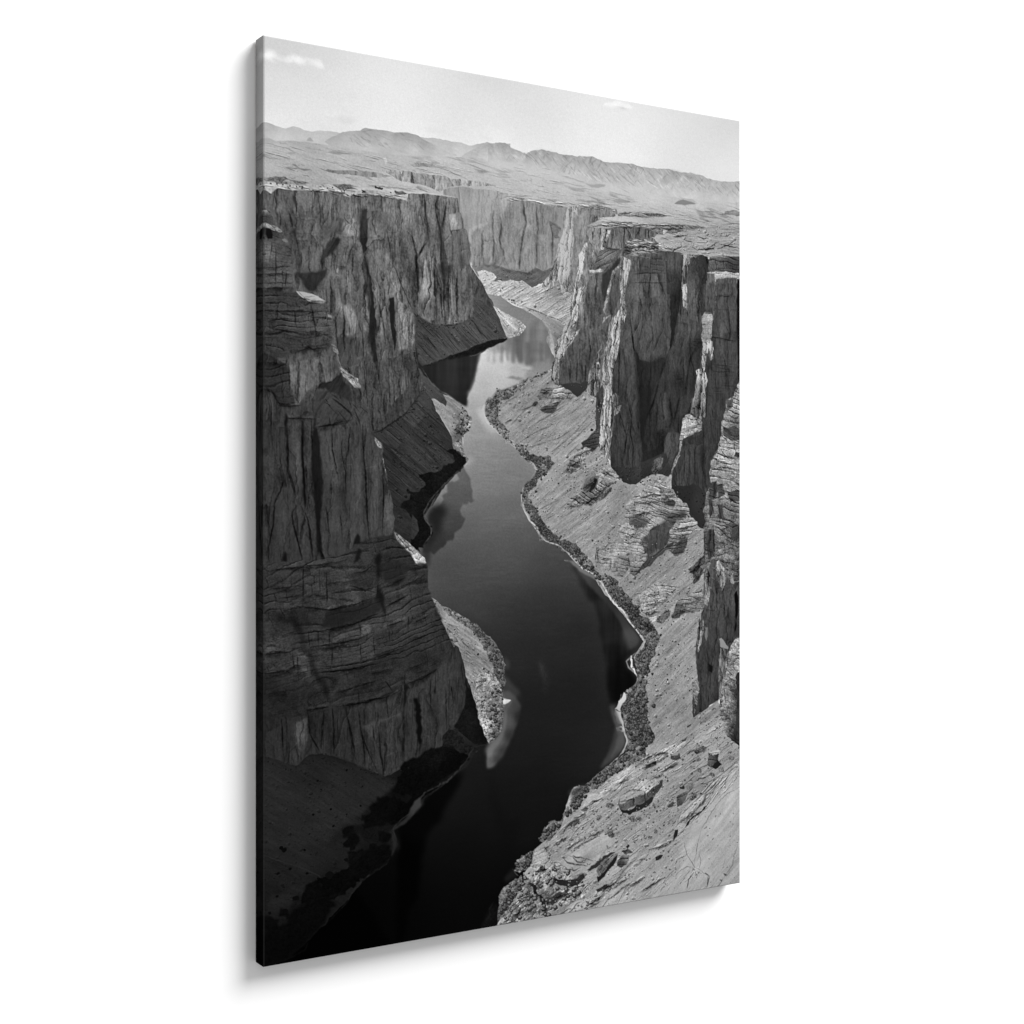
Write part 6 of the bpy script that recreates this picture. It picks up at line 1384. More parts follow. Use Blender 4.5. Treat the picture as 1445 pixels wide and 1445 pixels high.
F|1966,310 62,-20 63,5 -21,35 -42,-12 -41,38 -41,-3|2018,303,156|range|1.4 40 1.5 2 .6
F|2091,299 63,-8 64,9 -43,34 -42,-20 -21,36|2144,305,158|range|1.4 40 1.5 2 .5
F|1453,308 95,-20 78,14 -78,26 -76,17|1548,304,156|range|1.2 40 1.5 3 .5
F|1076,339 9,-20 11,10 16,10 -14,13|1076,339,150|none|0 0 1.2 1.5 .6
L|1303,334 37,-28 38,27|5 2 -1 .92 1.5 .5
L|1396,346 38,-28|5 2 -1 .92 1.5 .5
L|1548,351 58,-31 59,10|5 2 -1 .92 1.5 .5
L|1704,341 40,-21|5 2 -1 .92 1.5 .5
L|1864,354 61,-23|5 2 -1 .92 1.5 .5
L|2196,349 65,-33|5 2 -1 .92 1.5 .5
L|2326,342 87,-26|5 2 -1 .92 1.5 .5
L|1606,368 79,-33|4 2 -1 1.07 1.5 .5
L|1884,368 72,-41 21,-19|4 2 -1 1.07 1.5 .5
L|2049,316 31,29 32,5|4 2 -1 1.07 1.5 .5
L|2122,308 53,18|4 2 -1 1.07 1.5 .5
L|1510,348 38,-20|4 2 -1 1.07 1.5 .5
L|1266,316 -36,27|4 2 -1 1.07 1.5 .5
H|9,431 335,-22 492,-18 299,1 0,39 -384,30 -247,7 -315,17 -180,8|8 2.8 30 26 1.12 .815 .947 0
H|1085,430 444,-5 458,5 448,-7 0,85 -448,-4 -400,-22 -502,24|6 2.8 55 24 1.2 .776 .934 0
H|1121,498 275,-4 289,-15 302,8 448,-21 0,59 -448,11 -302,-33 -382,19 -182,3|3 2.8 30 30 1.6 .703 .881 1.06
F|520,419 16,-5 4,28 -8,5 -4,-18|520,419,204|none|0 0 1.2 .6 .8
F|634,434 42,-16 42,-4 42,1 59,4 17,5 -68,1 -50,7 -50,6|668,430,148 83,-10,157|crag|.6 8 1.2 .6 1
F|1529,405 49,5 48,-12 20,2 -40,20 -38,0|1529,405,146|none|0 0 .8 .8 1
F|2039,442 21,-14 31,-10 31,4 53,6 -74,14|2039,442,108|none|0 0 .6 .6 1
F|1685,471 39,-11 50,1 10,7 -60,5|1685,471,140|none|0 0 .8 .6 1
F|1,571 60,4 83,-3 84,-9 93,1 102,2 73,-9 56,2 33,5 58,20 -58,-7 -49,-1 -40,-3 -41,1 -63,14 -24,10 -40,-15 -100,4 -77,7 -90,6 -30,22 -30,-19|38,589,172 151,-11,166 155,-4,166 160,-10,164 106,10,172|speck|1 4 1.5 .5 1
F|1,560 45,-4 45,-4 45,6 50,6 -35,8 -53,2 -45,-1 -52,-3|38,561,114 106,3,119|crag|.8 10 1.5 .6 1
F|297,556 47,-5 48,2 20,9 -36,1 -48,3|344,555,104 48,3,98|crag|.8 10 1.5 .5 1
F|423,560 40,2 -8,11 -24,-2|423,560,102|crag|.8 10 1.2 .5 1
F|577,548 33,-4 33,9 -25,7 -33,0|577,548,110|crag|.8 10 1.2 .5 1
D|492,543,6 8,2,7 10,0,7 10,0,6 -316,46,5 24,-1,6 11,0,5 125,1,5 28,-7,4 39,-13,4 -374,9,4 26,0,4 30,0,4 27,1,4 26,-3,4 -135,3,4 67,-10,4 176,1,4 23,-6,4 47,2,4 216,-11,4|62 0
L|455,538 97,-2 116,-3 50,-1|3 1.5 -1 .6 .4 .5
L|352,517 40,4|3 1.5 -1 .6 .4 .5
L|166,533 31,2|3 1.5 -1 .6 .4 .5
L|651,546 75,-6 76,0 77,4|3 2 -1 190 .4 .5
L|344,593 32,4|3 2 -1 190 .4 .5
H|9,613 319,-29 95,4 162,-4 49,2 245,-34 9,67 -220,52 -659,32|90 3.5 39 32.4 1.44 .659 .876 0
F|419,653 24,-13 12,9 -4,44 -4,58 -4,65 9,50 15,56 4,72 13,79 18,49 -10,73 9,65 19,79 -16,-21 -23,-79 -18,-93 4,-79 -12,-100 -16,-85 -13,-100 -6,-64|435,694,48 4,108,43 28,142,43 17,143,34 12,144,34|cliff|1.1 0 3 1.6 .8
F|452,650 44,-14 44,4 0,37 -6,66 -79,6|471,662,86 33,47,106 24,-24,97|cliff|1 0 1.5 .8 .8
F|125,915 34,4 45,3 62,-19 4,28 -35,45 -23,24 -23,-6 -23,-33|144,928,59 45,38,55 62,-47,57|cliff|.9 20 4 6 .5
L|125,918 49,42 38,40|10 5 14 .8 3 .5
L|189,931 23,40|10 5 14 .8 3 .5
H|136,613 287,-18 0,288 -157,41 -77,-120 -61,-8|90 4.2 33 27 1.44 .69 .907 0
H|455,606 213,-8 0,455 16,131 -50,260 -130,26 -65,-200 -142,-135 16,-186 126,-24|90 2.8 99 36 1.6 .659 .907 0
H|668,583 228,-25 53,235 8,240 -121,53 -144,-49|90 2.1 72 39.6 1.52 .69 .907 0
H|328,891 111,-9 16,243 16,144 197,-84 -25,258 -139,27 -176,-308|91 2.8 42 23.4 1.76 1.074 1.186 0
H|692,801 257,-8 0,226 -248,2|91 2.8 27 21.6 1.76 1.062 1.174 0
L|718,548 4,58 8,59 9,73|4 3 7 .45 .9 .5
L|777,549 -9,60 22,72 8,51 -4,60 12,58 9,66 -4,83 13,81|4 3 7 .45 .9 .5
L|824,566 -13,68 -13,46|4 3 7 .45 .9 .5
L|651,695 21,71 8,66 8,87 -4,103|4 3 7 .45 .9 .5
L|730,739 -46,77|4 3 7 .45 .9 .5
L|845,683 17,58|4 3 7 .45 .9 .5
L|896,685 5,60|4 3 7 .45 .9 .5
L|840,832 -12,76 8,148|4 3 7 .45 .9 .5
L|875,844 0,180 9,52|4 3 7 .45 .9 .5
L|764,854 -4,104 8,125|4 3 7 .45 .9 .5
L|768,876 26,64 8,134|4 3 7 .45 .9 .5
F|785,682 17,-10 10,74 3,104 9,73 -9,31 -13,-74 -8,-103|785,682,55|cliff|.4 0 1.5 1.6 .7
F|724,688 15,-17 -5,67 -8,-6|724,688,44|none|0 0 1.5 1.6 .7
F|836,617 56,-10 6,67 -53,13|862,652,140 17,-32,124|cliff|.9 0 1.5 .8 .8
F|845,687 73,-7 18,54 8,74 -56,36 -34,-12|879,740,97 43,40,88|cliff|1 0 1.5 1 .7
L|845,687 51,-9|3 2 -1 .6 .5 .5
F|692,963 26,-105 25,-91 15,21 6,110 -4,119 8,51 -34,10 -33,-42|718,858,106 16,87,124 9,88,102 -34,3,93|cliff|1.1 0 2 .8 .85
F|879,852 65,-21 12,142 -34,85 -43,11|905,910,93 35,80,81 -44,32,99|cliff|1.1 0 2 .8 .8
L|840,1041 -4,38|4 2 -1 1.35 .8 .5
L|871,1054 0,26|4 2 -1 1.35 .8 .5
L|739,1063 12,21|4 2 -1 1.35 .8 .5
L|802,1059 4,22|4 2 -1 1.35 .8 .5
L|680,1052 46,34 42,8 60,-7 43,-3 43,-18 35,-24|4 3 6 .55 1 .5
F|678,1054 40,25 42,14 42,-1 43,-2 51,-14 53,-31 13,-87 39,31 44,31 27,36 27,44 22,20 -40,10 -45,8 -35,17 -44,8 -35,23 -43,14 -39,13 -21,12 -51,18 -59,20 -21,-20|718,1146,69 76,17,71 85,-42,78 131,-31,80 71,19,76 -330,123,67 215,-229,76 -44,168,69|talus|.9 40 1 .5 1
H|684,1067 93,31 128,-16 61,-110 79,55 54,81 -89,35 -174,66 -118,44 -30,-25|41 2.8 65 46 1.52 .67 .881 0
H|684,1067 93,31 128,-16 61,-110 79,55 54,81 -89,35 -174,66 -118,44 -30,-25|41 2.8 30 40 1.2 1.053 1.132 0
L|718,1131 42,42 25,28|4 2 6 .6 .7 .5
L|828,1109 60,56|4 2 6 .6 .7 .5
L|949,1056 61,80|4 2 6 .6 .7 .5
L|743,1107 59,49|4 2 6 .6 .7 .5
F|1121,1120 -85,19 -79,25 -35,24 -82,26 -12,8 -119,42 -4,6 13,5 118,-39 104,-28 105,-44 72,-33|751,1255,37 171,-54,26 132,-53,29|brush|.7 5 1 .5 1
F|705,1270 131,-36 108,-27 44,-11 -4,32 -18,23 -4,61 -18,46 -22,38 0,26 -43,-17 -60,-31 -34,-10 -34,-35 -33,-29|751,1284,40 171,-38,40 -17,136,42 52,-123,48|mirror|.5 0 1.2 1 1
L|936,1212 39,-10 35,-21|2.5 1.5 -1 100 .5 .5
L|905,1359 44,-13 17,-8|6 2 -1 .8 2 .5
F|692,1265 26,35 33,32 39,28 -5,10 -42,-25 -34,-22|692,1265,74|talus|.8 40 1.2 .5 1
L|705,1272 46,64 43,32 34,11|3 2 -1 96 .6 .5
F|463,1568 8,-29 49,-16 65,-38 66,-61 41,-38 26,21 -50,75 -116,84 -32,23|552,1530,53|talus|.8 36 1 0 1
F|488,1546 48,-12 49,-27 49,-45 50,-54 34,-30 33,28 0,30 -166,180 -81,-49|585,1544,55 83,-76,62|talus|.9 36 1 0 1
F|569,1435 65,-72 38,-60 16,28 4,44 -49,68 -58,61 -81,31 -8,-21|626,1429,66 -57,53,59|cliff|.9 0 1.2 .6 1
L|481,1550 39,-12 32,-23 33,-19 41,-27 25,-30 25,-30|4 3 5 .4 .8 .5
H|496,1553 155,-114 67,-47 101,130 26,74 -51,76 -85,67 -75,38 -65,102 -33,-218|37 2.8 110 60 1.44 .703 .901 0
H|496,1553 155,-114 67,-47 101,130 26,74 -51,76 -85,67 -75,38 -65,102 -33,-218|37 2.8 65 60 1.12 1.066 1.198 0
D|718,1577,5 12,3,4 17,-67,5 -8,6,4 -154,97,3 66,21,3 41,-155,3 93,56,3|26 0
F|1,738 37,4 38,24 0,28 41,6 4,108 4,74 -64,1 -60,12|24,764,48 0,83,106 52,-11,72 30,32,70 -90,49,70 60,2,79 37,11,86 -75,34,77|strata|1 0 1.5 .8 .8
F|-10,746 19,-8 22,3 26,7 23,14 -12,4 -30,-7 -29,-4|9,745,129 59,15,127|crag|.8 20 1.5 .4 1
F|10,758 22,2 3,38 -15,-2 -7,-17|10,758,20|none|0 0 1.5 .8 1
F|-10,757 15,5 -2,39 -12,-6|-10,757,24|none|0 0 1.5 .8 1
F|1,686 15,-3 21,17 -2,14 -26,-3|16,692,106 11,16,83|crag|.9 10 1.5 .4 1
F|3,709 35,-1 4,35 -33,-5|24,726,68|strata|.9 0 1.2 .5 .8
F|76,798 18,-5 12,8 -12,6|76,798,112|none|0 0 1 .4 1
L|52,831 1,83 -1,70|2.5 2 4 .45 .6 .5
L|1,915 120,-17|2.5 2 4 .45 .6 .5
L|5,946 120,-17|2.5 2 4 .45 .6 .5
L|1,974 124,-10|2.5 2 4 .45 .6 .5
L|38,804 -11,84|2.5 2 4 .45 .6 .5
L|98,924 -4,56|2.5 2 4 .45 .6 .5
F|3,1008 141,-3 45,24 85,5 16,59 7,42 -4,65 -19,15 -108,13 -60,10 -103,-8|38,1034,57 75,1,57 76,30,72 77,-6,81 -228,58,59 75,-5,68 76,-5,72 77,9,84 -228,70,50 75,3,55 76,-19,52 77,3,66|strata|1 -1 1.5 .8 .9
L|61,1053 -4,63|3 2 5 .45 .7 .5
L|132,1076 4,48 8,21|3 2 5 .45 .7 .5
L|204,1042 12,70 12,63|3 2 5 .45 .7 .5
L|9,1084 188,-12|3 2 5 .45 .7 .5
L|212,1095 78,-5|3 2 5 .45 .7 .5
L|182,1178 108,-21|3 2 5 .45 .7 .5
L|151,1222 131,-25|3 2 5 .45 .7 .5
L|53,1004 8,21|3 2 5 .45 .7 .5
L|166,1200 4,21|3 2 5 .45 .7 .5
L|31,1152 67,3 61,10|3 2 5 .45 .7 .5
H|5,1015 285,50 0,135 -131,21 -154,2|88 8.4 27 14.4 1.44 .69 .907 0
H|5,1015 285,50 0,135 -131,21 -154,2|0 3.5 30 34 1.2 .703 .934 0
F|140,994 34,1 46,7 45,22 -45,2 -31,5 -23,-15|174,1006,158 46,10,166|none|0 0 1 .4 1
L|147,997 42,36|2 1 -1 .45 .4 .5
L|170,1017 50,-4|2 1 -1 .45 .4 .5
L|189,1031 12,8 7,-10|2 1 -1 .45 .4 .5
L|220,1028 42,0|2 1 -1 .45 .4 .5
F|274,1076 17,4 3,11 -16,-3|274,1076,132|none|0 0 .8 .4 1
F|290,1196 17,6 14,32 -12,-7 -12,-21|290,1196,127|crag|.8 30 1.5 .4 1
F|321,1276 23,14 32,19 28,21 4,24 -24,-9 -8,-14 -24,-21 -24,-13|360,1303,127 32,34,140|crag|1.2 40 2 .4 1
F|110,1294 41,-23 38,-16 108,-20 24,41 0,36 -24,30 -69,17 -39,30 -23,29 -15,28 -15,1 -15,-55|128,1321,102 61,-24,97 77,-18,84 39,5,70 -131,84,90 -23,57,77|cliff|1.1 0 1.5 .8 .75
H|113,1280 200,-39 0,93 -93,25 -69,80 -30,-47|90 2.8 24 27 1.6 .69 .907 0
F|5,1292 93,2 15,63 8,91 -45,-13 -30,-33 -37,-20|38,1325,41 60,67,52 -45,-12,43|strata|1 6 1.5 .8 .8
L|9,1389 37,19 22,41 45,6 53,-9|4 3 6 .5 .8 .5
L|106,1287 7,105|4 3 6 .5 .8 .5
L|151,1264 -4,182|4 3 6 .5 .8 .5
L|83,1295 -7,112|4 3 6 .5 .8 .5
F|228,1518 -16,-36 16,-49 54,-24 46,6 64,33 63,5 4,29 -36,37 -31,-13 -64,16|266,1467,61 78,-3,57 79,12,70|cliff|.7 35 1.5 1.2 .8
L|220,1532 62,-9 62,-9 40,-16|3 2 5 .45 .8 .5
L|282,1494 4,29|3 2 5 .45 .8 .5
L|328,1436 48,34 12,28|3 2 5 .45 .8 .5
L|297,1416 63,40|3 2 5 .45 .8 .5
L|392,1448 23,57 8,35|3 2 5 .45 .8 .5
H|228,1426 100,-18 127,45 0,43 -235,36|45 7 20 22 1.44 .703 .901 0
F|9,1538 82,-10 7,119 -89,1|53,1592,50|cliff|.7 0 1.5 1.5 .6
F|110,1563 15,-15 22,7 10,70 5,84 6,70 -28,29 -15,-64 -12,-62|132,1625,68 12,127,61|cliff|.7 0 1.5 .7 .8
F|247,1545 81,-9 16,35 8,71 4,72 -4,136 -8,200 -78,20 -15,-150 -4,-155 -12,-121|282,1608,66 23,99,63 -8,199,59 16,108,57 -55,-214,52|cliff|.7 0 1.5 1 .75
F|360,1535 63,-23 12,107 8,130 8,115 12,116 -87,20 -20,-136|400,1620,63 0,144,61 8,143,61|cliff|.7 0 1.5 1 .75
F|439,1533 49,27 24,80 10,123 -2,203 -53,14 -12,-145 -9,-144|471,1619,66 17,216,63|cliff|.7 0 1.5 1 .75
F|46,1808 37,-35 27,7 34,56 -16,56 4,56 27,84 15,43 -136,-3 6,-125|91,1864,57 -8,146,52 53,-34,55|cliff|.7 0 1.5 1 .75
F|528,1806 28,0 17,58 -4,102 -37,14 -6,-72|548,1872,72 4,65,68|cliff|.8 0 1.5 .8 .85
F|212,1532 16,0 9,63 10,85 2,85 -5,85 -2,70 12,93 12,64 -15,-4 -14,-53 -9,-114 -10,-99 -2,-91 -8,-92|228,1624,28 4,212,23 11,176,23|cliff|.5 0 1.5 1.2 .9
L|102,1528 4,119 -4,63 11,28 23,70 8,28|3 2.4 5 .36 .6 .5
L|162,1512 4,113 4,91 8,120 -4,42|3 2.4 5 .36 .6 .5
L|102,1710 -26,70 -30,56 -4,83 -22,97|3 2.4 5 .36 .6 .5
L|144,1843 -23,35 4,42 19,56 22,92|3 2.4 5 .36 .6 .5
L|178,1871 19,63 15,142|3 2.4 5 .36 .6 .5
L|293,1537 4,85 16,71 12,64|3 2.4 5 .36 .6 .5
L|340,1571 -4,72 20,71 0,93|3 2.4 5 .36 .6 .5
L|376,1528 -8,93 -12,36|3 2.4 5 .36 .6 .5
L|431,1512 7,129 9,108 4,144 12,101|3 2.4 5 .36 .6 .5
L|524,1719 4,87 -6,160|3 2.4 5 .36 .6 .5
L|270,1850 12,99 8,29|3 2.4 5 .36 .6 .5
L|332,1878 8,100|3 2.4 5 .36 .6 .5
L|290,1743 3,64|3 2.4 5 .36 .6 .5
L|243,2020 23,57|3 2.4 5 .36 .6 .5
L|204,1497 4,127|3 2.4 5 .36 .6 .5
L|297,1540 4,82 16,71|2 1.5 3 1.18 .6 .5
L|344,1575 -4,68 20,71|2 1.5 3 1.18 .6 .5
L|436,1518 6,123 10,108 4,144|2 1.5 3 1.18 .6 .5
L|528,1806 -2,160|2 1.5 3 1.18 .6 .5
L|166,1519 5,105 4,92|2 1.5 3 1.18 .6 .5
H|9,1545 495,-14 65,304 0,146 -209,19 -351,71|90 2.1 69 36 1.36 .69 .907 0
H|9,1545 495,-14 65,304 0,146 -209,19 -351,71|90 2.8 36 30.6 1.6 1.043 1.124 0
H|243,1644 277,-4 0,108 -277,2|-7 2.1 11 60 1.28 1.053 1.132 0
F|384,2022 12,-43 12,-18 11,11 3,43 -14,0|384,2022,26|none|0 0 1.5 1 1
F|80,2066 7,-32 10,1 3,35|80,2066,20|none|0 0 1 1 1
F|577,1958 33,20 33,26 41,37 34,30 8,15 -46,7 -21,-30 -25,-30 -32,-30|602,1981,131 49,45,144 50,45,165|crag|1 42 1.5 .4 1
L|585,1966 49,52 34,30|3 2 -1 .4 .5 .5
L|610,1982 58,44|3 2 -1 .4 .5 .5
L|659,2063 21,30|3 2 -1 .4 .5 .5
F|488,1569 20,16 10,25 -14,1 -12,-20|488,1569,127|crag|1 40 1.5 .4 1
F|5,2075 184,-7 139,-15 64,-45 79,-28 98,-14 16,15 66,60 29,52 50,8 4,96 26,53 59,121 52,92 -52,-97 35,76 -69,79 -42,42 -117,22 -171,54 -165,17 -101,28 -184,-7|38,2114,50 151,3,55 139,4,57 135,-91,48 -40,129,43 121,-157,46 41,125,37 99,17,48 -608,96,55 190,-7,61 126,-3,68 112,-18,55 98,-26,55 -451,120,30 154,-1,34 118,-38,34 162,35,66 116,-25,50 -473,96,55 156,7,59 63,-26,72 97,12,50 82,-18,55 -550,-42,41 -38,88,59 60,10,57 61,60,61 84,-31,55 62,25,55 142,-29,59 97,-24,48 -239,145,41 118,-28,39 97,-16,37 65,54,48 83,-83,39 83,-69,50 0,96,41 -713,43,32 75,47,34 76,33,39 -128,-155,52|strata|1 -11 1.5 1 .9
F|46,2253 37,26 53,19 30,51 16,50 30,39 31,80 39,73 8,57 -24,-8 -15,-79 -39,-59 -30,-72 -46,-73 -60,-65 -26,-36|113,2297,15 91,176,17 62,131,13|crag|.9 40 4 3 .6
F|496,2052 24,-14 0,58 -16,58 28,102 -8,44 -20,-59 -8,-95|496,2052,16|none|0 0 2.5 1.8 .8
F|400,2015 23,7 -8,50 -23,22 12,-43|400,2015,20|none|0 0 2 1.2 .8
F|274,2261 102,-10 63,9 65,-34 20,45 -69,40 -63,19 -95,10 -54,-2 23,-42|344,2285,32 127,-16,37|strata|.5 -8 2 1.5 .8
F|504,2096 81,-20 66,23 -25,58 -57,35 -33,-37|585,2127,37|strata|.5 -20 2 1.5 .7
F|278,2247 43,-5 39,-10 63,-16 0,26 -31,9 -64,5 -50,6|278,2247,69|strata|1.2 -10 2.2 1.2 .75
F|83,2226 83,-4 4,22 -79,7|83,2226,58|strata|1.2 -10 2.2 1.2 .75
F|536,2329 98,-39 2,30 -84,28 -24,-5|536,2329,67|strata|1.2 -10 2.2 1.2 .75
F|427,2332 24,-14 16,44 -28,21 -12,-15|427,2332,78|strata|1.2 -10 2.2 1.2 .75
F|297,2362 118,-16 0,36 -118,15|297,2362,62|strata|1.2 -10 2.2 1.2 .75
F|540,2264 103,-48 -2,22 -89,37|540,2264,64|strata|1.2 -10 2.2 1.2 .75
F|228,2432 62,-4 3,57 -61,4|228,2432,56|strata|1.2 -10 2.2 1.2 .75
F|301,2436 122,-15 4,65 -122,7|301,2436,53|strata|1.2 -10 2.2 1.2 .75
F|443,2386 37,-6 4,80 -41,20|443,2386,58|strata|1.2 -10 2.2 1.2 .75
F|488,2381 64,-5 0,66 -56,4|488,2381,49|strata|1.2 -10 2.2 1.2 .75
F|9,2379 37,5 9,32 -46,12|9,2379,67|strata|1.2 -10 2.2 1.2 .75
F|61,2385 45,6 7,31 -45,2|61,2385,60|strata|1.2 -10 2.2 1.2 .75
F|113,2391 38,23 -7,10 -27,-5|113,2391,56|strata|1.2 -10 2.2 1.2 .75
F|9,2434 119,7 0,49 -119,14|9,2434,51|strata|1.2 -10 2.2 1.2 .75
F|136,2434 46,3 7,21 -45,5|136,2434,69|strata|1.2 -10 2.2 1.2 .75
F|144,2477 45,-1 8,25 -38,5|144,2477,64|strata|1.2 -10 2.2 1.2 .75
F|290,2162 78,-26 12,58 -90,0|290,2162,58|strata|1.2 -10 2.2 1.2 .75
F|182,2096 57,-2 -4,102 -53,-5|182,2096,56|strata|1.2 -10 2.2 1.2 .75
L|9,2102 165,-10 154,-18 32,-10|3 2.2 5 .4 .6 .5
L|83,2261 83,-11 116,15 110,-14 104,-32|3 2.2 5 .4 .6 .5
L|182,2350 100,-3 110,-17 63,-26 73,-26|3 2.2 5 .4 .6 .5
L|197,2414 100,-10 118,-15 73,-26|3 2.2 5 .4 .6 .5
L|536,2264 107,-48|3 2.2 5 .4 .6 .5
L|536,2344 98,-25|3 2.2 5 .4 .6 .5
L|376,2172 120,32|3 2.2 5 .4 .6 .5
L|290,2198 94,-4|3 2.2 5 .4 .6 .5
L|61,2212 113,-11|3 2.2 5 .4 .6 .5
L|9,2504 89,-2 38,-19 53,0|3 2.2 5 .4 .6 .5
L|9,2431 52,-4 52,-1 53,-18|3 2.2 5 .4 .6 .5
L|228,2488 77,9 118,-11 81,-21 81,-21 41,-13|3 2.2 5 .4 .6 .5
L|220,2516 203,-5 65,-29|3 2.2 5 .4 .6 .5
L|297,2606 126,-27 81,-17|3 2.2 5 .4 .6 .5
L|313,2657 110,-6 129,-20 66,-25|3 2.2 5 .4 .6 .5
L|626,2585 83,-17 76,-40|3 2.2 5 .4 .6 .5
L|182,2662 100,-7|3 2.2 5 .4 .6 .5
L|170,2089 -4,154|3 2 4.5 .4 .6 .5
L|239,2097 4,99|3 2 4.5 .4 .6 .5
L|270,2105 4,149|3 2 4.5 .4 .6 .5
L|496,2219 8,-51|3 2 4.5 .4 .6 .5
L|536,2271 -4,58|3 2 4.5 .4 .6 .5
L|643,2304 -5,52|3 2 4.5 .4 .6 .5
L|423,2332 0,36|3 2 4.5 .4 .6 .5
L|193,2346 4,63|3 2 4.5 .4 .6 .5
L|235,2348 0,63|3 2 4.5 .4 .6 .5
L|286,2350 -4,64|3 2 4.5 .4 .6 .5
L|297,2422 -4,70|3 2 4.5 .4 .6 .5
L|423,2414 0,64|3 2 4.5 .4 .6 .5
L|480,2380 8,80|3 2 4.5 .4 .6 .5
L|552,2362 4,44|3 2 4.5 .4 .6 .5
L|121,2433 11,71|3 2 4.5 .4 .6 .5
L|144,2435 0,77|3 2 4.5 .4 .6 .5
L|626,2541 -4,131 -4,88|3 2 4.5 .4 .6 .5
L|532,2564 37,46|3 2 4.5 .4 .6 .5
L|415,2600 4,72|3 2 4.5 .4 .6 .5
H|5,2075 184,-7 139,-15 64,-45 79,-28 98,-14 16,15 66,60 29,52 50,8 4,96 26,53 59,121 52,92 -52,-97 35,76 -69,79 -42,42 -117,22 -171,54 -165,17 -101,28 -184,-7|-10 4.2 120 30 1.28 .67 .901 1.1
H|5,2075 184,-7 139,-15 64,-45 79,-28 98,-14 16,15 66,60 29,52 50,8 4,96 26,53 59,121 52,92 -52,-97 35,76 -69,79 -42,42 -117,22 -171,54 -165,17 -101,28 -184,-7|90 5.6 60 12.6 1.36 .69 .888 0
F|5,2739 63,-23 68,-30 146,-24 141,-4 129,-20 74,-24 117,-36 59,-71 52,-57 25,-6 35,137 0,112 -35,58 -51,48 -26,57 -84,30 -67,30 -33,12 -82,32 -65,-24 -95,-52 -55,-20 -55,-22 -77,-4 -45,46 -61,-27 -78,-28|38,2776,41 128,-10,55 46,-31,37 70,27,37 62,5,41 79,21,46 48,-18,57 89,0,52 108,1,50 83,-104,52 103,-68,52 -35,147,50 -250,141,50 -418,-52,48|cliff|.9 0 1.5 .8 .85
F|136,2708 46,-18 7,78 -23,54 -30,54 -15,-16 15,-75|162,2738,68 -11,97,50|cliff|1 0 1.5 1 .8
F|672,2646 16,9 9,82 8,103 -8,51 -17,-97|672,2646,14|none|0 0 2 1.2 1
F|622,2584 21,16 -17,87 0,191 -12,-2 2,-160|622,2584,16|none|0 0 2 1.2 .8
F|431,2745 73,-23 106,-21 0,14 -106,29 -33,48|431,2745,63|cliff|.8 0 1.5 1.2 .6
L|297,2663 8,186|4 2.5 6 .34 .6 .5
L|356,2668 24,102 24,116|4 2.5 6 .34 .6 .5
L|415,2672 8,101 32,75 41,83|4 2.5 6 .34 .6 .5
L|431,2788 12,116|4 2.5 6 .34 .6 .5
L|475,2748 13,66|4 2.5 6 .34 .6 .5
L|504,2751 8,116 20,89|4 2.5 6 .34 .6 .5
L|189,2662 8,93 46,81|4 2.5 6 .34 .6 .5
L|258,2675 -11,147|4 2.5 6 .34 .6 .5
L|76,2689 7,105 4,56|4 2.5 6 .34 .6 .5
L|768,2601 0,37|4 2.5 6 .34 .6 .5
L|747,2570 0,126|4 2.5 6 .34 .6 .5
L|845,2606 9,53|4 2.5 6 .34 .6 .5
L|819,2627 5,164|4 2.5 6 .34 .6 .5
L|520,2883 90,-29|2.5 1.5 -1 1.25 .8 .5
L|540,2950 78,-26|2.5 1.5 -1 1.25 .8 .5
L|431,2752 179,-44|2.5 1.5 -1 1.25 .8 .5
H|9,2739 273,-70 336,-41 184,-106 103,66 -34,162 -253,171 -82,29 -223,-93 -304,-35|91 2.8 78 37.8 1.44 .659 .907 0
H|290,2663 328,-35 184,-106 103,66 -34,162 -253,171 -82,29 -223,-93|91 2.8 36 30.6 1.6 1.05 1.155 0
F|5,2836 78,24 61,27 45,-45 77,4 62,23 64,22 79,48 65,25 49,27 -16,20 -49,31 -49,24 -48,45 32,40 -111,-13 -339,-108|76,2898,37 152,-14,33 156,58,34 79,51,37 -350,14,37 192,20,40|talus|.9 33 1.5 2 .7
H|9,2864 135,34 122,-38 205,83 98,61 -146,129 -414,-103|33 4.2 45 40 1.6 .736 .934 0
F|618,2914 83,-22 101,-36 52,12 68,29 -8,36 -78,38 -85,51 -33,19 -50,2 -66,-14 -33,-18 33,-19|668,2955,10 126,-47,13 -168,109,9|brush|1 6 4 1.2 1
F|811,2820 25,-24 35,14 51,49 35,18 -17,29 -35,-11 -51,-27 -43,-4|836,2822,26 78,51,24|brush|.9 6 2 .8 1
H|957,2591 79,20 18,92 -18,75 -17,67 -35,-86|50 8.4 45 12 2.08 .551 .736 0
H|794,2313 111,65 105,103 35,115 -88,-20 -95,-140|35 4.2 30 24 1.44 .703 .901 0
F|1050,2460 31,24 27,40 2,54 -7,83 -31,5 -18,-69 -4,-61|1081,2538,74 0,91,69|brush|1.3 7 2.5 .5 1
F|1045,2703 45,-20 22,17 -4,68 -36,58 -31,20 -22,-16 17,-67|1072,2735,92 -18,75,79|brush|1.3 9 2.5 .5 1
F|802,2276 34,13 43,17 43,35 53,25 44,40 -9,14 -53,-25 -52,-40 -60,-40|879,2324,108 87,56,84|brush|1.2 6 2 .5 1
F|1056,989 26,9 26,14 26,8 39,12 33,18 14,18 -11,18 -36,24 -39,15 -16,-11 -16,-43 -20,-37|1089,1011,185 51,41,181 46,13,168 -39,36,158|talus|1 38 1.2 .4 1
F|1173,1038 29,12 17,16 -8,20 -31,21 -40,15 -6,-9 32,-19 20,-23|1193,1065,154 -20,34,143|brush|1.1 4 1.5 .4 1
H|1063,994 51,26 14,60 -14,23 -25,-59|45 3.5 13 22 1.44 .67 .868 0
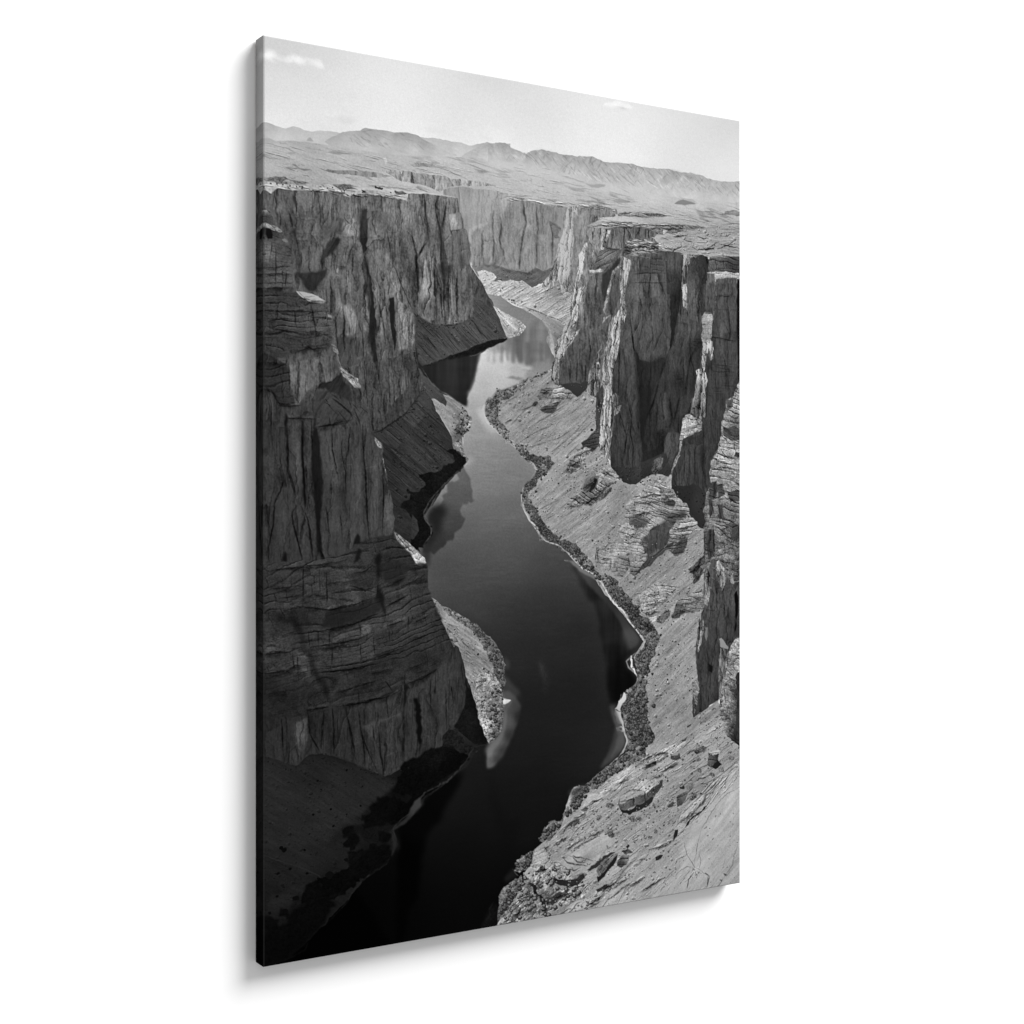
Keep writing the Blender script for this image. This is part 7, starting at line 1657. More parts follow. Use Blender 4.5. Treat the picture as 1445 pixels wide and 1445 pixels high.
F|1186,983 66,9 60,14 54,17 54,25 -7,42 -20,41 -17,35 -10,-39 -20,-49 -41,-40 -53,-30|1252,997,158 73,31,147 47,36,134 14,50,118|talus|.6 30 1 .6 1
F|1312,1038 27,18 20,26 13,39 -6,23 -17,-50 -24,-38|1312,1038,168|none|0 0 1 2 .5
L|1186,983 40,-1 33,12 46,5 47,16 68,18|3 2 4 .5 .4 1
D|1134,956,5 13,1,6 10,1,6 6,12,4 36,-11,5 -3,6,3 -49,3,3 92,27,4 20,1,3 26,2,4 14,4,4 26,10,3 27,6,3 34,6,3|84 0
H|999,864 51,29 136,-16 99,9 81,-7 74,29 35,76 -55,44 -101,-27 -100,-21 -169,-38|-29 3.5 60 46 1.76 .736 .901 1.08
H|948,830 271,5 133,-28 -67,73 -99,2 -123,-12|-30 4.2 20 30 1.44 .802 .934 0
F|974,851 34,-13 42,11 16,15 -19,13 -10,11 19,-4 26,-9 7,7 51,-12 14,10 42,-10 50,22 -27,-1 -26,-3 -46,3 -33,3 -32,5 -32,0 -38,-14 -26,-19|1012,852,187 38,8,185 71,25,178 72,0,178|talus|1 -30 1.2 .4 1
L|1085,528 27,-10 36,-10 63,-10 46,-2|3 2 -1 .62 .4 1
L|1121,525 72,-15|3 2 -1 .62 .4 1
L|1257,510 74,-1 84,1|3 2 -1 .62 .4 1
L|1331,502 65,0|3 2 -1 .62 .4 1
L|1396,512 76,-6 57,-9 58,2|3 2 -1 .62 .4 1
L|1606,497 79,6 24,-1|3 2 -1 .62 .4 1
L|1094,534 36,-10 72,-8 101,4 112,-2|2.5 2 -1 186 .4 1
L|1434,515 95,-10|2.5 2 -1 186 .4 1
L|1050,586 4,105 -3,107|4 3 6 .55 1 .5
L|1096,604 -11,84 5,76 22,44|4 3 6 .55 1 .5
L|1202,516 14,83 -9,78 -16,78 -3,65|4 3 6 .55 1 .5
L|1274,531 11,107 -8,78 -3,94|4 3 6 .55 1 .5
L|1350,601 46,18 14,23|4 3 6 .55 1 .5
L|1139,576 -9,108 -9,77|4 3 6 .55 1 .5
L|1378,551 -5,47|4 3 6 .55 1 .5
H|1032,542 383,-18 -19,212 -56,76 -129,10 -161,-16|90 2.8 39 32.4 1.6 .752 .907 0
H|1032,542 383,-18 -19,212 -56,76 -129,10 -161,-16|90 3.5 24 27 1.92 1.05 1.124 0
F|1434,518 57,-4 0,57 -9,79 -10,64 -10,79 -14,80 -24,10 -28,-21 -18,-22 -38,34 -32,33 4,-39 38,-57 28,-65 18,-64 19,-64|1462,542,149 -28,74,158 19,37,166 -38,82,160 29,37,146 -38,42,160 -47,27,155 75,10,128|streaky|1.1 6 1.5 .4 1
L|1448,528 -9,87 -19,65 -10,63 -14,87|3 2 4.5 190 .4 2
L|1462,550 0,86 -14,64 -9,80 -5,55|3 2 4.5 190 .4 2
L|1424,632 -28,73 -14,79|3 2 4.5 190 .4 2
L|1472,526 14,22 5,15|3 2 4.5 190 .4 2
L|1424,546 0,63|3 2 5 .55 .6 1.5
L|1453,528 2,62|3 2 5 .55 .6 1.5
L|1396,705 -28,81 -28,49|3 2 5 .55 .6 1.5
L|1444,732 -20,80|3 2 5 .55 .6 1.5
L|1482,572 -20,119 -9,119|3 2 5 .55 .6 1.5
F|1467,573 72,-47 5,79 -24,65 -29,97 -29,105 -4,-78 14,-96|1510,608,122 -28,121,124|cliff|.9 0 1.5 .8 1
F|1544,603 82,-7 20,8 -10,32 -10,64 -39,43 -9,57 -30,49 -14,112 -14,96 -58,19 0,-149 20,-80 28,-121 19,-80|1587,624,124 -39,99,115 -38,121,119 -19,120,126 38,60,97|cliff|1.1 0 1.5 .8 1
F|1529,669 19,-1 -19,64 -9,72 -20,73 -18,56 -20,25 5,-71 24,-73 14,-87|1520,726,165 -29,144,150|streaky|1.2 8 1.8 .4 1
F|1572,618 20,-2 0,55 -14,73 -10,-7|1572,618,150|streaky|1.2 3 1.5 .4 1
F|1641,603 34,-3 -20,58 -19,41 -15,5 5,-52|1641,603,153|streaky|1.2 6 1.8 .4 1
F|1675,588 69,-13 130,-3 51,3 0,33 -61,18 -100,17 -15,30 -64,10 -30,-9|1704,629,106 100,-26,99 80,0,97|cliff|1 0 1.5 .6 1
L|1754,584 -5,65|3 2 4 .5 .6 .5
L|1700,589 -4,81|3 2 4 .5 .6 .5
L|1814,578 2,40|3 2 4 .5 .6 .5
L|1869,576 0,49|3 2 4 .5 .6 .5
L|1915,576 5,24|3 2 4 .5 .6 .5
L|1548,604 137,-23 199,-12|3 2 4 .5 .6 .5
L|1646,686 98,-1|3 2 4 .5 .6 .5
F|1544,598 43,-21 78,-15 119,-9 100,-5 103,-5 114,-12 127,4 -116,23 -84,7 -82,0 -62,3 -120,5 -118,22 -78,6|1606,583,156 178,-22,150 203,-13,140 157,-7,130|plain|1.4 1 1.5 .4 1
F|1905,569 82,-8 104,-23 137,-3 -95,18 -84,18 -62,14 -62,15|1946,577,106 103,-18,115 95,-15,119|strata|1.1 -2 1.5 .4 1
F|1930,583 42,-21 36,9 -31,15 -41,8|1930,583,136|crag|1 0 1.5 .4 1
F|1724,519 110,-12 132,-5 31,4 -113,16 -140,8|1784,518,119 141,-6,111|strata|1.1 1 1.5 .4 1
F|1587,500 117,1 5,27 -44,17 -59,6 -28,-13|1626,521,119 59,-2,119|cliff|1 0 1.5 .5 1
H|1548,565 691,-54 196,14 0,118 -196,9 -252,7 -173,8 -70,-26 140,-70|0 7 55 28 1.52 .637 .868 1.1
F|1606,702 138,-17 -69,67 -49,36 -58,20 19,-65|1665,712,99 -59,61,90|strata|1 -30 1.5 .8 1
F|1558,793 68,-5 10,14 -78,15|1558,793,158|strata|1.2 0 1.5 .4 1
F|1548,849 39,-46 39,-7 10,62 -10,96 0,112 -106,6 14,-111|1587,838,88 0,80,77 -19,104,86|cliff|1.1 0 1.5 .6 1
L|1548,849 39,-42 34,-9|3 2 -1 148 .4 1
F|1636,810 88,-91 10,11 -49,44 -20,66 -29,98 -10,-63|1636,810,59|cliff|.5 0 2 1 .9
F|1754,644 60,-14 132,0 41,8 0,25 -62,14 -81,19 -40,12 -30,-5 -30,10 5,-40|1784,645,131 100,3,136 -50,37,110 -70,7,85 151,-26,106|crag|1.1 4 2 .4 1
F|1946,626 145,-34 148,-31 196,-28 0,119 -131,3 -65,6 -148,5 -94,4 -51,-7|2039,621,158 157,-39,160 162,-16,156 -214,78,156 214,-11,150|slab|.9 -3 1.2 .4 1
L|1972,628 10,27 46,4 52,-21 0,-21 -31,-1|3 2 4 .34 .3 1
L|2154,614 -10,22 31,10 86,-16 21,-11|3 2 4 .34 .3 1
L|2282,632 -43,4|3 2 4 .34 .3 1
L|2293,631 87,-33 33,-25|3 2 4 .34 .3 1
L|2304,605 65,6 66,3|3 2 4 .34 .3 1
L|2049,596 73,-16|3 2 4 .34 .3 1
L|2175,584 64,6|3 2 4 .34 .3 1
L|1987,684 62,-27|3 2 4 .34 .3 1
L|2336,568 44,-17|3 2 4 .34 .3 1
L|2144,612 -53,-4|3 2 4 .34 .3 1
L|2239,628 65,-32|3 2 4 .34 .3 1
F|2207,637 54,-7 19,-6 -10,13 -47,9|2207,637,56|none|0 0 1 .4 1
H|1946,626 489,-93 0,119 -438,18|-4 7 25 26 1.28 .67 .901 1.1
L|1774,703 80,1 61,2|3 2 4 158 .4 1
L|1824,682 101,-1|3 2 4 158 .4 1
L|1764,647 80,-3 92,-13|3 2 4 158 .4 1
L|1997,674 94,0 137,-12|3 2 4 158 .4 1
F|1804,708 173,-40 10,16 5,122 16,146 15,89 -159,10 -100,6 -10,-152 30,-107|1864,735,86 82,17,79 -102,106,86 102,33,75 -112,89,84 112,17,77|cliff|1 0 1.5 1 .75
F|1834,722 56,-14 0,66 -56,12|1864,743,72|strata|.8 0 1.5 .8 .6
F|1895,704 77,-11 5,73 -72,14|1936,737,70|strata|.8 0 1.5 .8 .6
L|1897,708 3,81 -10,66 -10,65 -11,66 -5,65|3 2.5 5 .5 .6 .5
L|1836,713 3,57|3 2.5 5 .5 .6 .5
L|1784,830 213,-16|3 2.5 5 .5 .6 .5
L|1774,928 228,-8|3 2.5 5 .5 .6 .5
L|1854,825 10,64|3 2.5 5 .5 .6 .5
L|1946,777 5,32|3 2.5 5 .5 .6 .5
L|1804,789 183,-20|3 2.5 5 .5 .6 .5
F|1987,671 31,-3 62,7 0,83 -15,83 -5,83 -11,116 -26,1 -15,-89 -16,-146|2049,719,81 -21,84,57 11,106,41 0,99,37|cliff|.7 0 1.5 1 1
F|2091,674 42,0 11,28 -22,52 -10,84 10,106 -31,-31 -11,-89 6,-84|2107,689,142 -6,83,97 0,66,153 11,66,137|streaky|1.2 3 1.8 .4 1
F|2112,722 32,-40 42,-4 21,27 -11,109 11,216 -85,5 -10,-115|2154,735,70 11,99,77 0,124,75|cliff|1 0 1.5 .8 1
F|2186,678 53,-9 6,75 -11,51 -16,117 -16,118 -11,-199|2218,713,55 -6,158,63|cliff|.9 0 1.5 .8 1
F|2245,677 59,-18 131,-7 0,76 -131,2 -65,14|2293,690,90 98,-1,68|strata|1 0 1.5 .6 1
L|2112,680 63,-5|3 2 4 148 .4 1
L|2250,676 54,-13 54,4|3 2 4 148 .4 1
F|2231,745 62,-9 142,-4 0,30 -87,-2 -55,18 -11,13 -43,-39|2261,747,150 97,3,151|ledge|1.2 2 1.5 .4 1
F|2234,753 48,-2 -2,32 -8,126 -44,28 3,-109|2256,810,93 -6,84,97|cliff|1 0 1.5 .5 1
F|2282,774 33,-2 -22,93 0,51 -21,43 -2,-50 10,-85|2293,798,160 -11,102,150|streaky|1.2 2 1.5 .4 1
F|2298,773 115,-18 6,84 -121,5|2348,802,86|cliff|.9 0 1.5 .6 1
F|2298,844 121,-5 5,177 -142,9 6,-92|2348,904,75 0,84,70|cliff|.9 0 1.5 .6 1
L|2348,769 2,59|3 2 4 .45 .5 .5
L|2298,846 121,-5|3 2 4 .45 .5 .5
L|2293,916 126,-5|3 2 4 .45 .5 .5
L|2386,766 3,67|3 2 4 .45 .5 .5
H|1764,720 671,-60 0,356 -691,42|90 3.5 78 27 1.44 .69 .907 0
F|1534,854 -24,88 -14,64 -34,73 -28,57 -10,55 -28,64 -14,55 -18,-7 -5,-62 14,-47 -5,-47 28,-48 38,-41 28,-42 10,-63 19,-65|1510,919,155 -38,81,158 -38,81,151 -38,80,146 -18,95,128|streaky|1.2 14 2.5 .4 1
F|1392,1314 4,-59 28,-79 29,-49 57,-75 38,6 58,12 -9,96 -39,58 -10,71 -57,26 -57,-13|1472,1173,77 -38,96,72 95,-60,75 19,-96,88|cliff|1 0 1.5 .8 .8
L|1548,1058 15,94 -15,80|3 2.5 5 .45 .7 .5
L|1491,1196 -5,102|3 2.5 5 .45 .7 .5
L|1515,1186 3,95|3 2.5 5 .45 .7 .5
L|1539,1201 -5,103|3 2.5 5 .45 .7 .5
L|1453,1213 -2,94|3 2.5 5 .45 .7 .5
L|1597,1087 9,95|3 2.5 5 .45 .7 .5
F|1387,1314 161,-19 5,24 -67,42 -33,-30 -24,-7|1491,1329,58|none|0 0 1.5 .6 1
F|1724,975 35,-19 -5,41 -30,50 -2,72 -18,73 -19,33 -10,65 2,64 -12,96 10,191 -29,-15 -30,-24 0,-119 20,-160 -10,-31 0,-96 20,-80 39,-82 39,-35|1734,990,164 -49,76,151 -10,80,160 10,63,140 -39,-29,135 0,111,137 4,71,158 -9,120,151 5,104,160|streaky|1.2 3 2 .4 1
F|1548,1319 10,-72 29,-41 29,7 -5,79 -19,65 -29,-7|1578,1262,146 4,64,111|streaky|1.1 3 1.8 .4 1
F|1597,1356 29,-64 10,31 -18,144 -4,64 -22,-8|1611,1404,72|cliff|.8 0 1.5 .6 1
F|1606,1086 40,-82 29,-18 -20,113 -29,81 -20,2|1636,1084,88|cliff|1 0 1.5 .6 1
L|1646,996 -10,-31 24,-73|3 2 5 150 .5 2
L|1626,1109 -29,97|3 2 5 150 .5 2
L|1685,1042 -49,122 -10,56|3 2 5 150 .5 2
L|1675,986 -10,97 -15,96 -9,96|4 2.5 6 .45 .6 1.5
L|1704,1064 -14,65|4 2.5 6 .45 .6 1.5
L|1719,1144 -34,97|4 2.5 6 .45 .6 1.5
L|1653,1322 -7,160 4,120|4 2.5 6 .45 .6 1.5
L|1665,1354 -8,144|4 2.5 6 .45 .6 1.5
F|1685,1241 39,-130 40,-131 20,15 20,119 15,72 15,210 10,161 10,113 -169,11 -8,-120 -2,-112 10,-96|1754,1077,75 10,120,68 -40,123,61 50,118,61 -50,122,57 80,38,55|cliff|1 0 1.5 .9 .75
F|1675,1354 29,-18 25,16 -5,64 -20,16 -19,17|1704,1384,126|streaky|1.2 0 2 .5 .8
F|1700,1400 29,-8 -5,28 -24,8|1700,1400,142|crag|1 0 1.8 .4 1
L|1724,1103 -5,121 0,112|4 3 6 .38 .7 .5
L|1784,995 15,104 15,88|4 3 6 .38 .7 .5
L|1719,1416 25,63 15,48|4 3 6 .38 .7 .5
L|1794,1430 -10,88 15,56 -3,105|4 3 6 .38 .7 .5
L|1759,1535 -5,65|4 3 6 .38 .7 .5
L|1824,1461 10,40|4 3 6 .38 .7 .5
L|1764,1358 25,80|4 3 6 .38 .7 .5
L|1874,859 -5,90 -10,73 -25,75 -15,73|4 3 6 .38 .7 .5
H|1685,1241 99,-246 50,401 20,274 -169,11|90 2.8 27 32.4 1.44 .69 .907 0
F|1774,915 234,-50 10,196 -31,100 -72,21 -81,-4 -30,-80|1834,992,79 102,-7,75 -52,109,72 82,11,66 -112,47,77|cliff|1 0 1.5 .9 .7
F|1824,1186 81,0 82,-33 -21,91 -51,100 -10,49 -41,51 -20,113 -10,-161 -5,-113|1884,1248,43 -20,98,34 -10,114,32|cliff|.8 0 3 7 .85
F|2065,960 131,24 0,92 -10,125 -32,134 -84,119 -42,99 -41,-31 -51,58 -62,25 -10,-129 41,-83 41,-115 62,-134|2112,1014,75 -63,128,61 95,36,55 -178,164,50 104,-37,48 -145,169,41 72,-18,50 94,-69,57|cliff|1 0 1.5 1 .75
F|1925,1376 21,-49 41,-10 26,56 10,65 -15,66 -52,26 -26,-56|1966,1408,57|cliff|1 0 1.5 1.2 .8
F|2028,1151 84,4 21,65 -53,35 -31,-15|2080,1198,59|cliff|1 0 1.5 1.2 .7
F|2112,1122 42,-44 32,-27 5,50 -47,35|2154,1103,38|crag|1.2 0 4 3 .6
F|2034,1241 36,-18 31,31 11,41 -32,-7|2070,1256,36|crag|1.2 0 4 3 .5
F|1925,1515 52,-18 20,32 -51,26|1956,1522,32|crag|1.2 0 4 3 .6
L|1946,1278 -31,99 -41,66|5 3 7 .45 1 .5
L|2008,1340 15,98 -15,58|5 3 7 .45 1 .5
L|1936,1376 0,98|5 3 7 .45 1 .5
L|2070,1338 -42,133|5 3 7 .45 1 .5
L|2186,1076 -53,78 -32,150|5 3 7 .45 1 .5
L|1987,1170 -41,108|5 3 7 .45 1 .5
F|1987,1522 41,-18 52,15 -41,83 -31,83 -42,-16 11,-74|2018,1570,70|cliff|1 0 1.8 .8 .8
F|1685,1677 169,-7 30,16 -50,50 -50,16 -40,-24 -40,-24|1764,1704,53 70,7,60|talus|.6 -40 1.2 .6 1
F|1854,1646 61,-17 72,-26 31,82 -21,25 -51,-8 -41,-8 -61,33|1915,1670,51 72,7,57|talus|.6 -40 1.5 .8 1
F|1900,1682 25,-45 26,-25 21,12 0,45 -47,37|1930,1670,76 21,-34,89|crag|1 -50 2 .5 1
F|2212,800 223,-18 0,474 -44,70 -33,68 -22,119 -43,85 -43,76 0,91 -180,-7 -42,0 -5,-57 47,-99 16,-66 110,-20 11,-133 16,-134 -11,-158 16,-43|2326,858,75 22,141,75 0,143,63 -66,154,61 -32,169,59 -138,128,63 63,106,59 64,-67,57 152,-593,59|cliff|1 0 1.5 1 .7
F|2415,784 26,-2 0,474 -17,-16 -5,-203|2415,784,18|none|0 0 1 1 1
H|2228,1149 185,-2 -22,162 -152,23|0 2.1 20 50 1.44 .736 .901 0
H|2218,833 195,-15 -77,695 -86,236 -211,1 41,-198 127,-44|90 2.1 45 32.4 1.44 .69 .907 0
L|2293,852 120,-5|3 2.5 5 .5 .6 .5
L|2250,1047 163,16|3 2.5 5 .5 .6 .5
L|2348,991 21,41|3 2.5 5 .5 .6 .5
L|2212,1466 -5,275|3 2.5 5 .5 .6 .5
L|2159,1526 0,215|3 2.5 5 .5 .6 .5
L|2101,1593 -5,124|3 2.5 5 .5 .6 .5
L|2261,1381 11,50|3 2.5 5 .5 .6 .5
L|2234,1265 -6,200|3 2.5 5 .5 .6 .5
F|2202,950 16,-13 48,-3 4,28 -11,110 -9,13 -48,-10 3,-67|2239,948,150 -16,59,126 33,7,144 -38,44,137|ledge|1.1 0 1.5 .4 1
F|2207,1075 59,-8 11,79 -16,9 -22,-57 -11,51 -16,59 -16,-8|2223,1107,160 43,-2,149|streaky|1.2 0 1.8 .4 1
F|2175,1210 37,-10 27,48 -16,51 -5,133 -80,-14 6,-74 21,-10 5,-66|2202,1233,160 -16,84,97 26,16,137 -37,51,84|streaky|1.3 0 1.8 .4 1
L|2175,1218 -16,117 -15,50|3 2 4 150 .4 1
L|2218,1249 -16,84 -6,108|3 2 4 150 .4 1
L|2191,1234 -10,100|3 2 4 150 .4 1
F|2086,1436 36,-21 32,15 42,11 0,50 -63,19 -47,26 -11,57 -5,-57|2122,1444,144 43,23,127 -64,19,136 -21,50,117|crag|1.2 0 2 .4 1
L|2075,1552 -10,66 -31,42 -16,41|4 3 6 148 .4 1.5
F|2028,1754 63,4 63,-9 64,33 21,17 -16,158 -48,-42 -74,-75 -52,-57|2122,1799,44 74,83,51 -21,-58,53|talus|.4 50 1 .4 1
F|1280,1373 23,-36 47,-13 14,3 -24,32 -37,25|1322,1352,106|ledge|1.3 -15 2 .4 1
F|1354,1343 42,-25 28,14 58,29 -20,17 -38,-7 -28,33 -18,24 -38,12 -37,-6 -9,-15 46,-13 10,-32|1396,1341,142 19,23,119 -56,41,111 -19,24,77|ledge|1.5 -6 2 .4 1
F|1298,1426 42,-17 42,3 -14,20 -37,9|1298,1426,77|ledge|.9 -5 1.5 .4 1
F|1248,1409 23,-17 14,8 -17,14|1248,1409,89|crag|1 -20 1.5 .4 1
F|1520,1568 28,-20 39,-32 27,-9 0,63 -36,29 -44,-11|1568,1564,63 29,-33,77|ledge|.9 -20 2 .5 1
F|1491,1601 38,-17 34,11 -34,21 -33,4|1529,1596,123|crag|1.1 -10 2 .4 1
F|1424,1704 20,-44 28,-28 38,-20 38,3 -28,36 -48,48|1491,1644,115 -38,40,102 76,-72,133|ledge|1.6 14 3 .4 1
F|1515,1778 19,-40 53,-32 19,16 -28,47 -39,24|1548,1754,84 39,-24,97|ledge|1.1 -30 2 2 .8
F|1424,1864 38,-47 48,-24 38,4 58,-36 40,-48 39,16 -59,72 -58,47 -48,-7 -58,27|1491,1825,126 96,-32,104 39,-48,119 -78,88,97|ledge|1.6 16 3 .4 1
F|1587,1702 39,-28 49,7 49,39 -39,17 -49,-8|1646,1705,144|ledge|1.3 22 2 .4 1
F|1587,1722 17,8 -26,43 -18,12|1587,1722,40|none|0 0 1.5 .6 1
H|1415,1864 133,-71 137,-72 -59,88 -97,47|12 7 25 10 1.76 .604 .802 1.15
H|1415,1700 114,-96 77,-57 -58,80 -76,72|70 10.5 17 14 1.76 .637 .835 1.15
H|1085,1422 265,-149 237,84 0,167 -96,104 -76,64 -75,-61 -92,-14 -127,-97|-34 6.3 40 20 1.44 .67 .868 1.06
H|1248,1771 167,-63 191,-98 79,79 79,55 0,121 -216,126 -152,-2 -93,-125|-36 7 40 18 1.44 .67 .868 1.06
H|1266,1805 340,-49 138,80 -138,143 -191,29 -112,-110|-33 7 25 18 1.44 .67 .868 1.06
F|1764,1900 -10,-40 80,-40 71,-50 67,-32 36,32 41,41 52,33 21,33 -10,41 -63,8 -62,-13 -62,-12 -41,32 -40,24 -40,-17|1834,1844,140 102,-57,149 51,16,124 -103,65,142 144,-24,128 -41,41,108 -173,15,119|ledge|1.35 14 2.5 .4 1
F|1774,1912 40,-12 50,0 26,13 -36,32 -30,13 -40,-18|1834,1924,72|ledge|.8 0 2 2 .8
F|1977,1827 51,-4 23,8 -12,21 -52,-8|1977,1827,70|ledge|.8 0 1.5 .5 1
F|1987,1889 62,-12 68,-4 -10,29 -53,16 -36,40 -21,-32|2060,1889,75 -42,37,70|ledge|.7 -5 2 2 .8
F|1946,1774 41,-12 47,24 10,29 -47,4 -41,-16|1987,1786,128|ledge|1.5 8 2 .4 1
F|1724,1948 50,-24 40,29 50,4 41,-16 -21,41 -50,32 -50,-1 -60,-25|1784,1972,137 60,9,126 -100,-25,144|ledge|1.4 16 2.5 .4 1
F|1844,2006 61,-48 82,-49 31,25 0,49 -31,41 -72,48 -51,23 -10,-33 30,-32|1936,1998,72 51,-40,77 -103,105,68|cliff|.9 0 2 2 .8
F|2018,1958 31,-32 63,-24 42,16 32,38 -42,4 -43,49 -10,49 -42,24 -52,-30 11,-44|2049,1959,122 73,-16,128 -52,74,102 -21,41,81|ledge|1.6 -3 2.5 .4 1
F|2080,2008 32,-24 -11,74 -47,23 -36,-16|2070,2050,72|ledge|1 -5 2 .5 .8
F|1587,2106 15,-64 44,-15 39,-15 79,9 70,-7 30,32 -50,32 -30,-17 -40,-1 -40,24 -19,56 -49,6 -49,-13|1626,2090,140 78,-46,155 80,-7,149 -138,93,133|ledge|1.2 10 2.5 .4 .9
F|1685,2140 15,-48 39,-20 40,13 5,41 -30,39 -50,-1|1704,2100,135 30,24,119 35,-15,102|ledge|1.2 8 3 2 .96
F|1784,2150 15,-48 45,-32 40,-7 -20,48 -30,32 -30,23|1824,2110,128 -10,40,88|ledge|1.3 10 2 .4 1
F|1834,2135 50,-40 103,-55 41,-32 -10,24 -93,64 -61,48 -60,22|1884,2112,68|ledge|.8 -35 2 .5 1
L|1597,2042 7,56 -12,16|4 2.5 6 .5 .6 .5
L|1675,2091 -5,48|4 2.5 6 .5 .6 .5
L|1774,2085 10,57|4 2.5 6 .5 .6 .5
L|1834,1828 -50,40 -15,32|4 2 6 160 .6 1.5
L|1915,1787 -51,41|4 2 6 160 .6 1.5
L|1685,2020 -59,15|4 2 6 160 .6 1.5
F|1834,2264 50,-39 62,-22 51,9 52,18 -21,40 -62,31 -41,23 -41,39 -30,-25|1905,2258,155 61,-22,149 -61,88,142 113,-62,128|ledge|1.25 8 2.5 .4 1
F|2028,2369 21,-65 42,-23 53,-15 74,2 -6,59 -47,10 -64,6 -41,27|2112,2290,137 -42,56,84 105,-29,111|ledge|1.4 4 2.5 .4 1
F|1925,2381 41,-39 52,-14 -10,32 -42,31|1977,2359,91|crag|1.1 -35 2 .4 1
F|2122,2150 53,-41 43,-24 2,50 -34,58 -32,24 -10,-50|2165,2151,81 21,33,89|crag|1.2 -40 2.5 .4 1
F|1844,2305 71,43 31,34 -41,6 -51,-34|1895,2356,136|crag|1.2 0 2.5 .4 1
F|1804,2279 30,-11 15,29 -20,11|1804,2279,125|crag|1 0 1.5 .4 1
H|1834,2256 215,-34 169,46 -22,75 -209,33 -123,-22|10 9.8 40 16 1.76 .617 .835 1.15
H|1754,1860 218,-122 140,130 -84,58 -214,23|12 8.4 45 22 1.76 .617 .835 1.15
H|2008,1934 167,-7 -74,131 -93,-1|-2 7 23 18 1.76 .617 .835 1.15
H|1714,2188 273,-123 220,-80 0,117 -74,31 -249,84 -140,4|-34 7 30 16 1.44 .67 .868 1.06
H|1864,2549 301,-183 10,200 -31,230 -198,116 -62,-118|-35 7 40 20 1.44 .703 .881 1.06
F|2223,1852 27,-50 11,-67 75,-68 105,-43 0,584 -50,-2 -55,-34 -32,-52 -22,-17 -10,67 -54,32 -2,-150 4,-108|2282,1785,110 76,-25,110 33,84,87 -87,25,98 -65,-34,85 119,85,76 -97,7,123 32,34,119 43,42,110 66,10,98 -163,-27,78 174,-49,85 -109,133,93|crag|1.3 8 2.5 .5 .8
F|2272,1952 5,134 -38,16 -16,-100 11,-50|2250,2019,68|cliff|1 0 1.8 .6 1
F|2391,1928 50,-25 0,110 -28,17 -33,-26|2413,1970,66|strata|.9 0 1.8 .5 1
F|2282,1802 33,-17 21,67 -21,50 -33,-25|2304,1844,66|cliff|1 0 2.2 .6 1
F|2348,1844 65,-9 28,34 -28,34 -55,-9|2391,1869,63|strata|1 10 2.2 .6 1
L|2261,1752 75,33 105,8|4 2.5 6 .4 .7 .5
L|2272,1877 76,25 87,-16|4 2.5 6 .4 .7 .5
L|2228,1927 76,26 87,68|4 2.5 6 .4 .7 .5
L|2272,1936 5,150|4 2.5 6 .4 .7 .5
L|2336,2012 6,92|4 2.5 6 .4 .7 .5
L|2223,2052 49,18|4 2.5 6 .4 .7 .5
F|2216,2202 56,-107 32,9 32,76 50,10 22,68 33,-50 0,271 -50,15 -43,-3 -33,-18 -11,67 5,226 -81,36 -74,36 -5,-66 26,-123 -10,-117 21,-132 32,-82|2272,2203,75 86,53,70 -54,66,70 -76,47,68 11,117,61 43,86,59 -86,37,61 22,126,59 195,-325,55|cliff|1 0 1.5 .6 .85
F|2282,2120 22,-16 22,34 27,17 5,42 -32,58 -22,-34 -16,-51|2304,2129,160 38,59,126|streaky|1.1 0 2 .4 1
F|2364,2147 27,17 6,68 -28,-26|2380,2190,115|streaky|1.2 0 2 .4 1
F|2216,2202 18,-66 16,50 0,84 -16,49 -16,-9|2228,2236,133|streaky|1.2 0 2 .4 1
F|2223,2419 16,0 3,42 -16,25|2232,2444,112|none|0 0 2 .6 1
F|2186,2392 16,-24 7,58 -13,58 -21,57 -5,-58|2191,2450,137|streaky|1.2 0 2 .4 1
F|2149,2672 26,-23 6,67 -22,90 -7,24|2165,2715,119 -9,74,81|crag|1.2 60 2 .4 1
F|2404,2266 15,-8 5,85 -11,93 -16,41 7,-101|2404,2266,14|none|0 0 1.5 .8 1
F|2250,2604 22,5 0,37 -20,-9|2250,2604,22|none|0 0 2 .8 1
L|2288,2204 5,134|3 2.5 5 .5 .7 .5
L|2228,2336 65,14|3 2.5 5 .5 .7 .5
L|2315,2146 16,92|3 2.5 5 .5 .7 .5
L|2239,2536 -2,134|3 2.5 5 .5 .7 .5
L|2336,2272 6,118|3 2.5 5 .5 .7 .5
H|2218,2318 195,-111 0,271 -104,288 -155,64|90 2.8 33 30.6 1.44 .69 .907 0
H|2223,1852 218,-228 0,584 -223,-6|30 35 60 16 1.76 .617 .835 1.15
F|2441,2470 -33,16 -28,32 -22,50 -5,50 -27,66 -17,74 6,92 5,55 38,45 83,49 0,-79|2413,2520,142 -33,57,136 22,69,131 -44,56,129 -22,83,131 77,-37,64 11,86,49 -44,-21,121 -44,68,131 44,-31,95 33,-14,49 -22,66,64 22,61,38|crag|1.1 25 2 .5 1
F|2309,2481 17,-3 38,40 -4,12 -34,-10|2336,2499,134|none|0 0 1.5 .5 1
F|2315,2519 43,11 -10,46 -12,74 -27,74 -5,-109|2320,2574,126 22,-16,75 -22,100,111|streaky|1 -4 1.8 .5 1
F|2408,2655 33,-23 0,321 -44,-3 16,-151|2424,2749,52|cliff|.8 0 2 .6 1
L|2364,2526 -8,84 -20,74|4 2.5 6 .4 .6 .5
L|2380,2552 61,16|4 2.5 6 .4 .6 .5
L|2353,2626 38,36|4 2.5 6 .4 .6 .5
L|2336,2709 12,85|4 2.5 6 .4 .6 .5
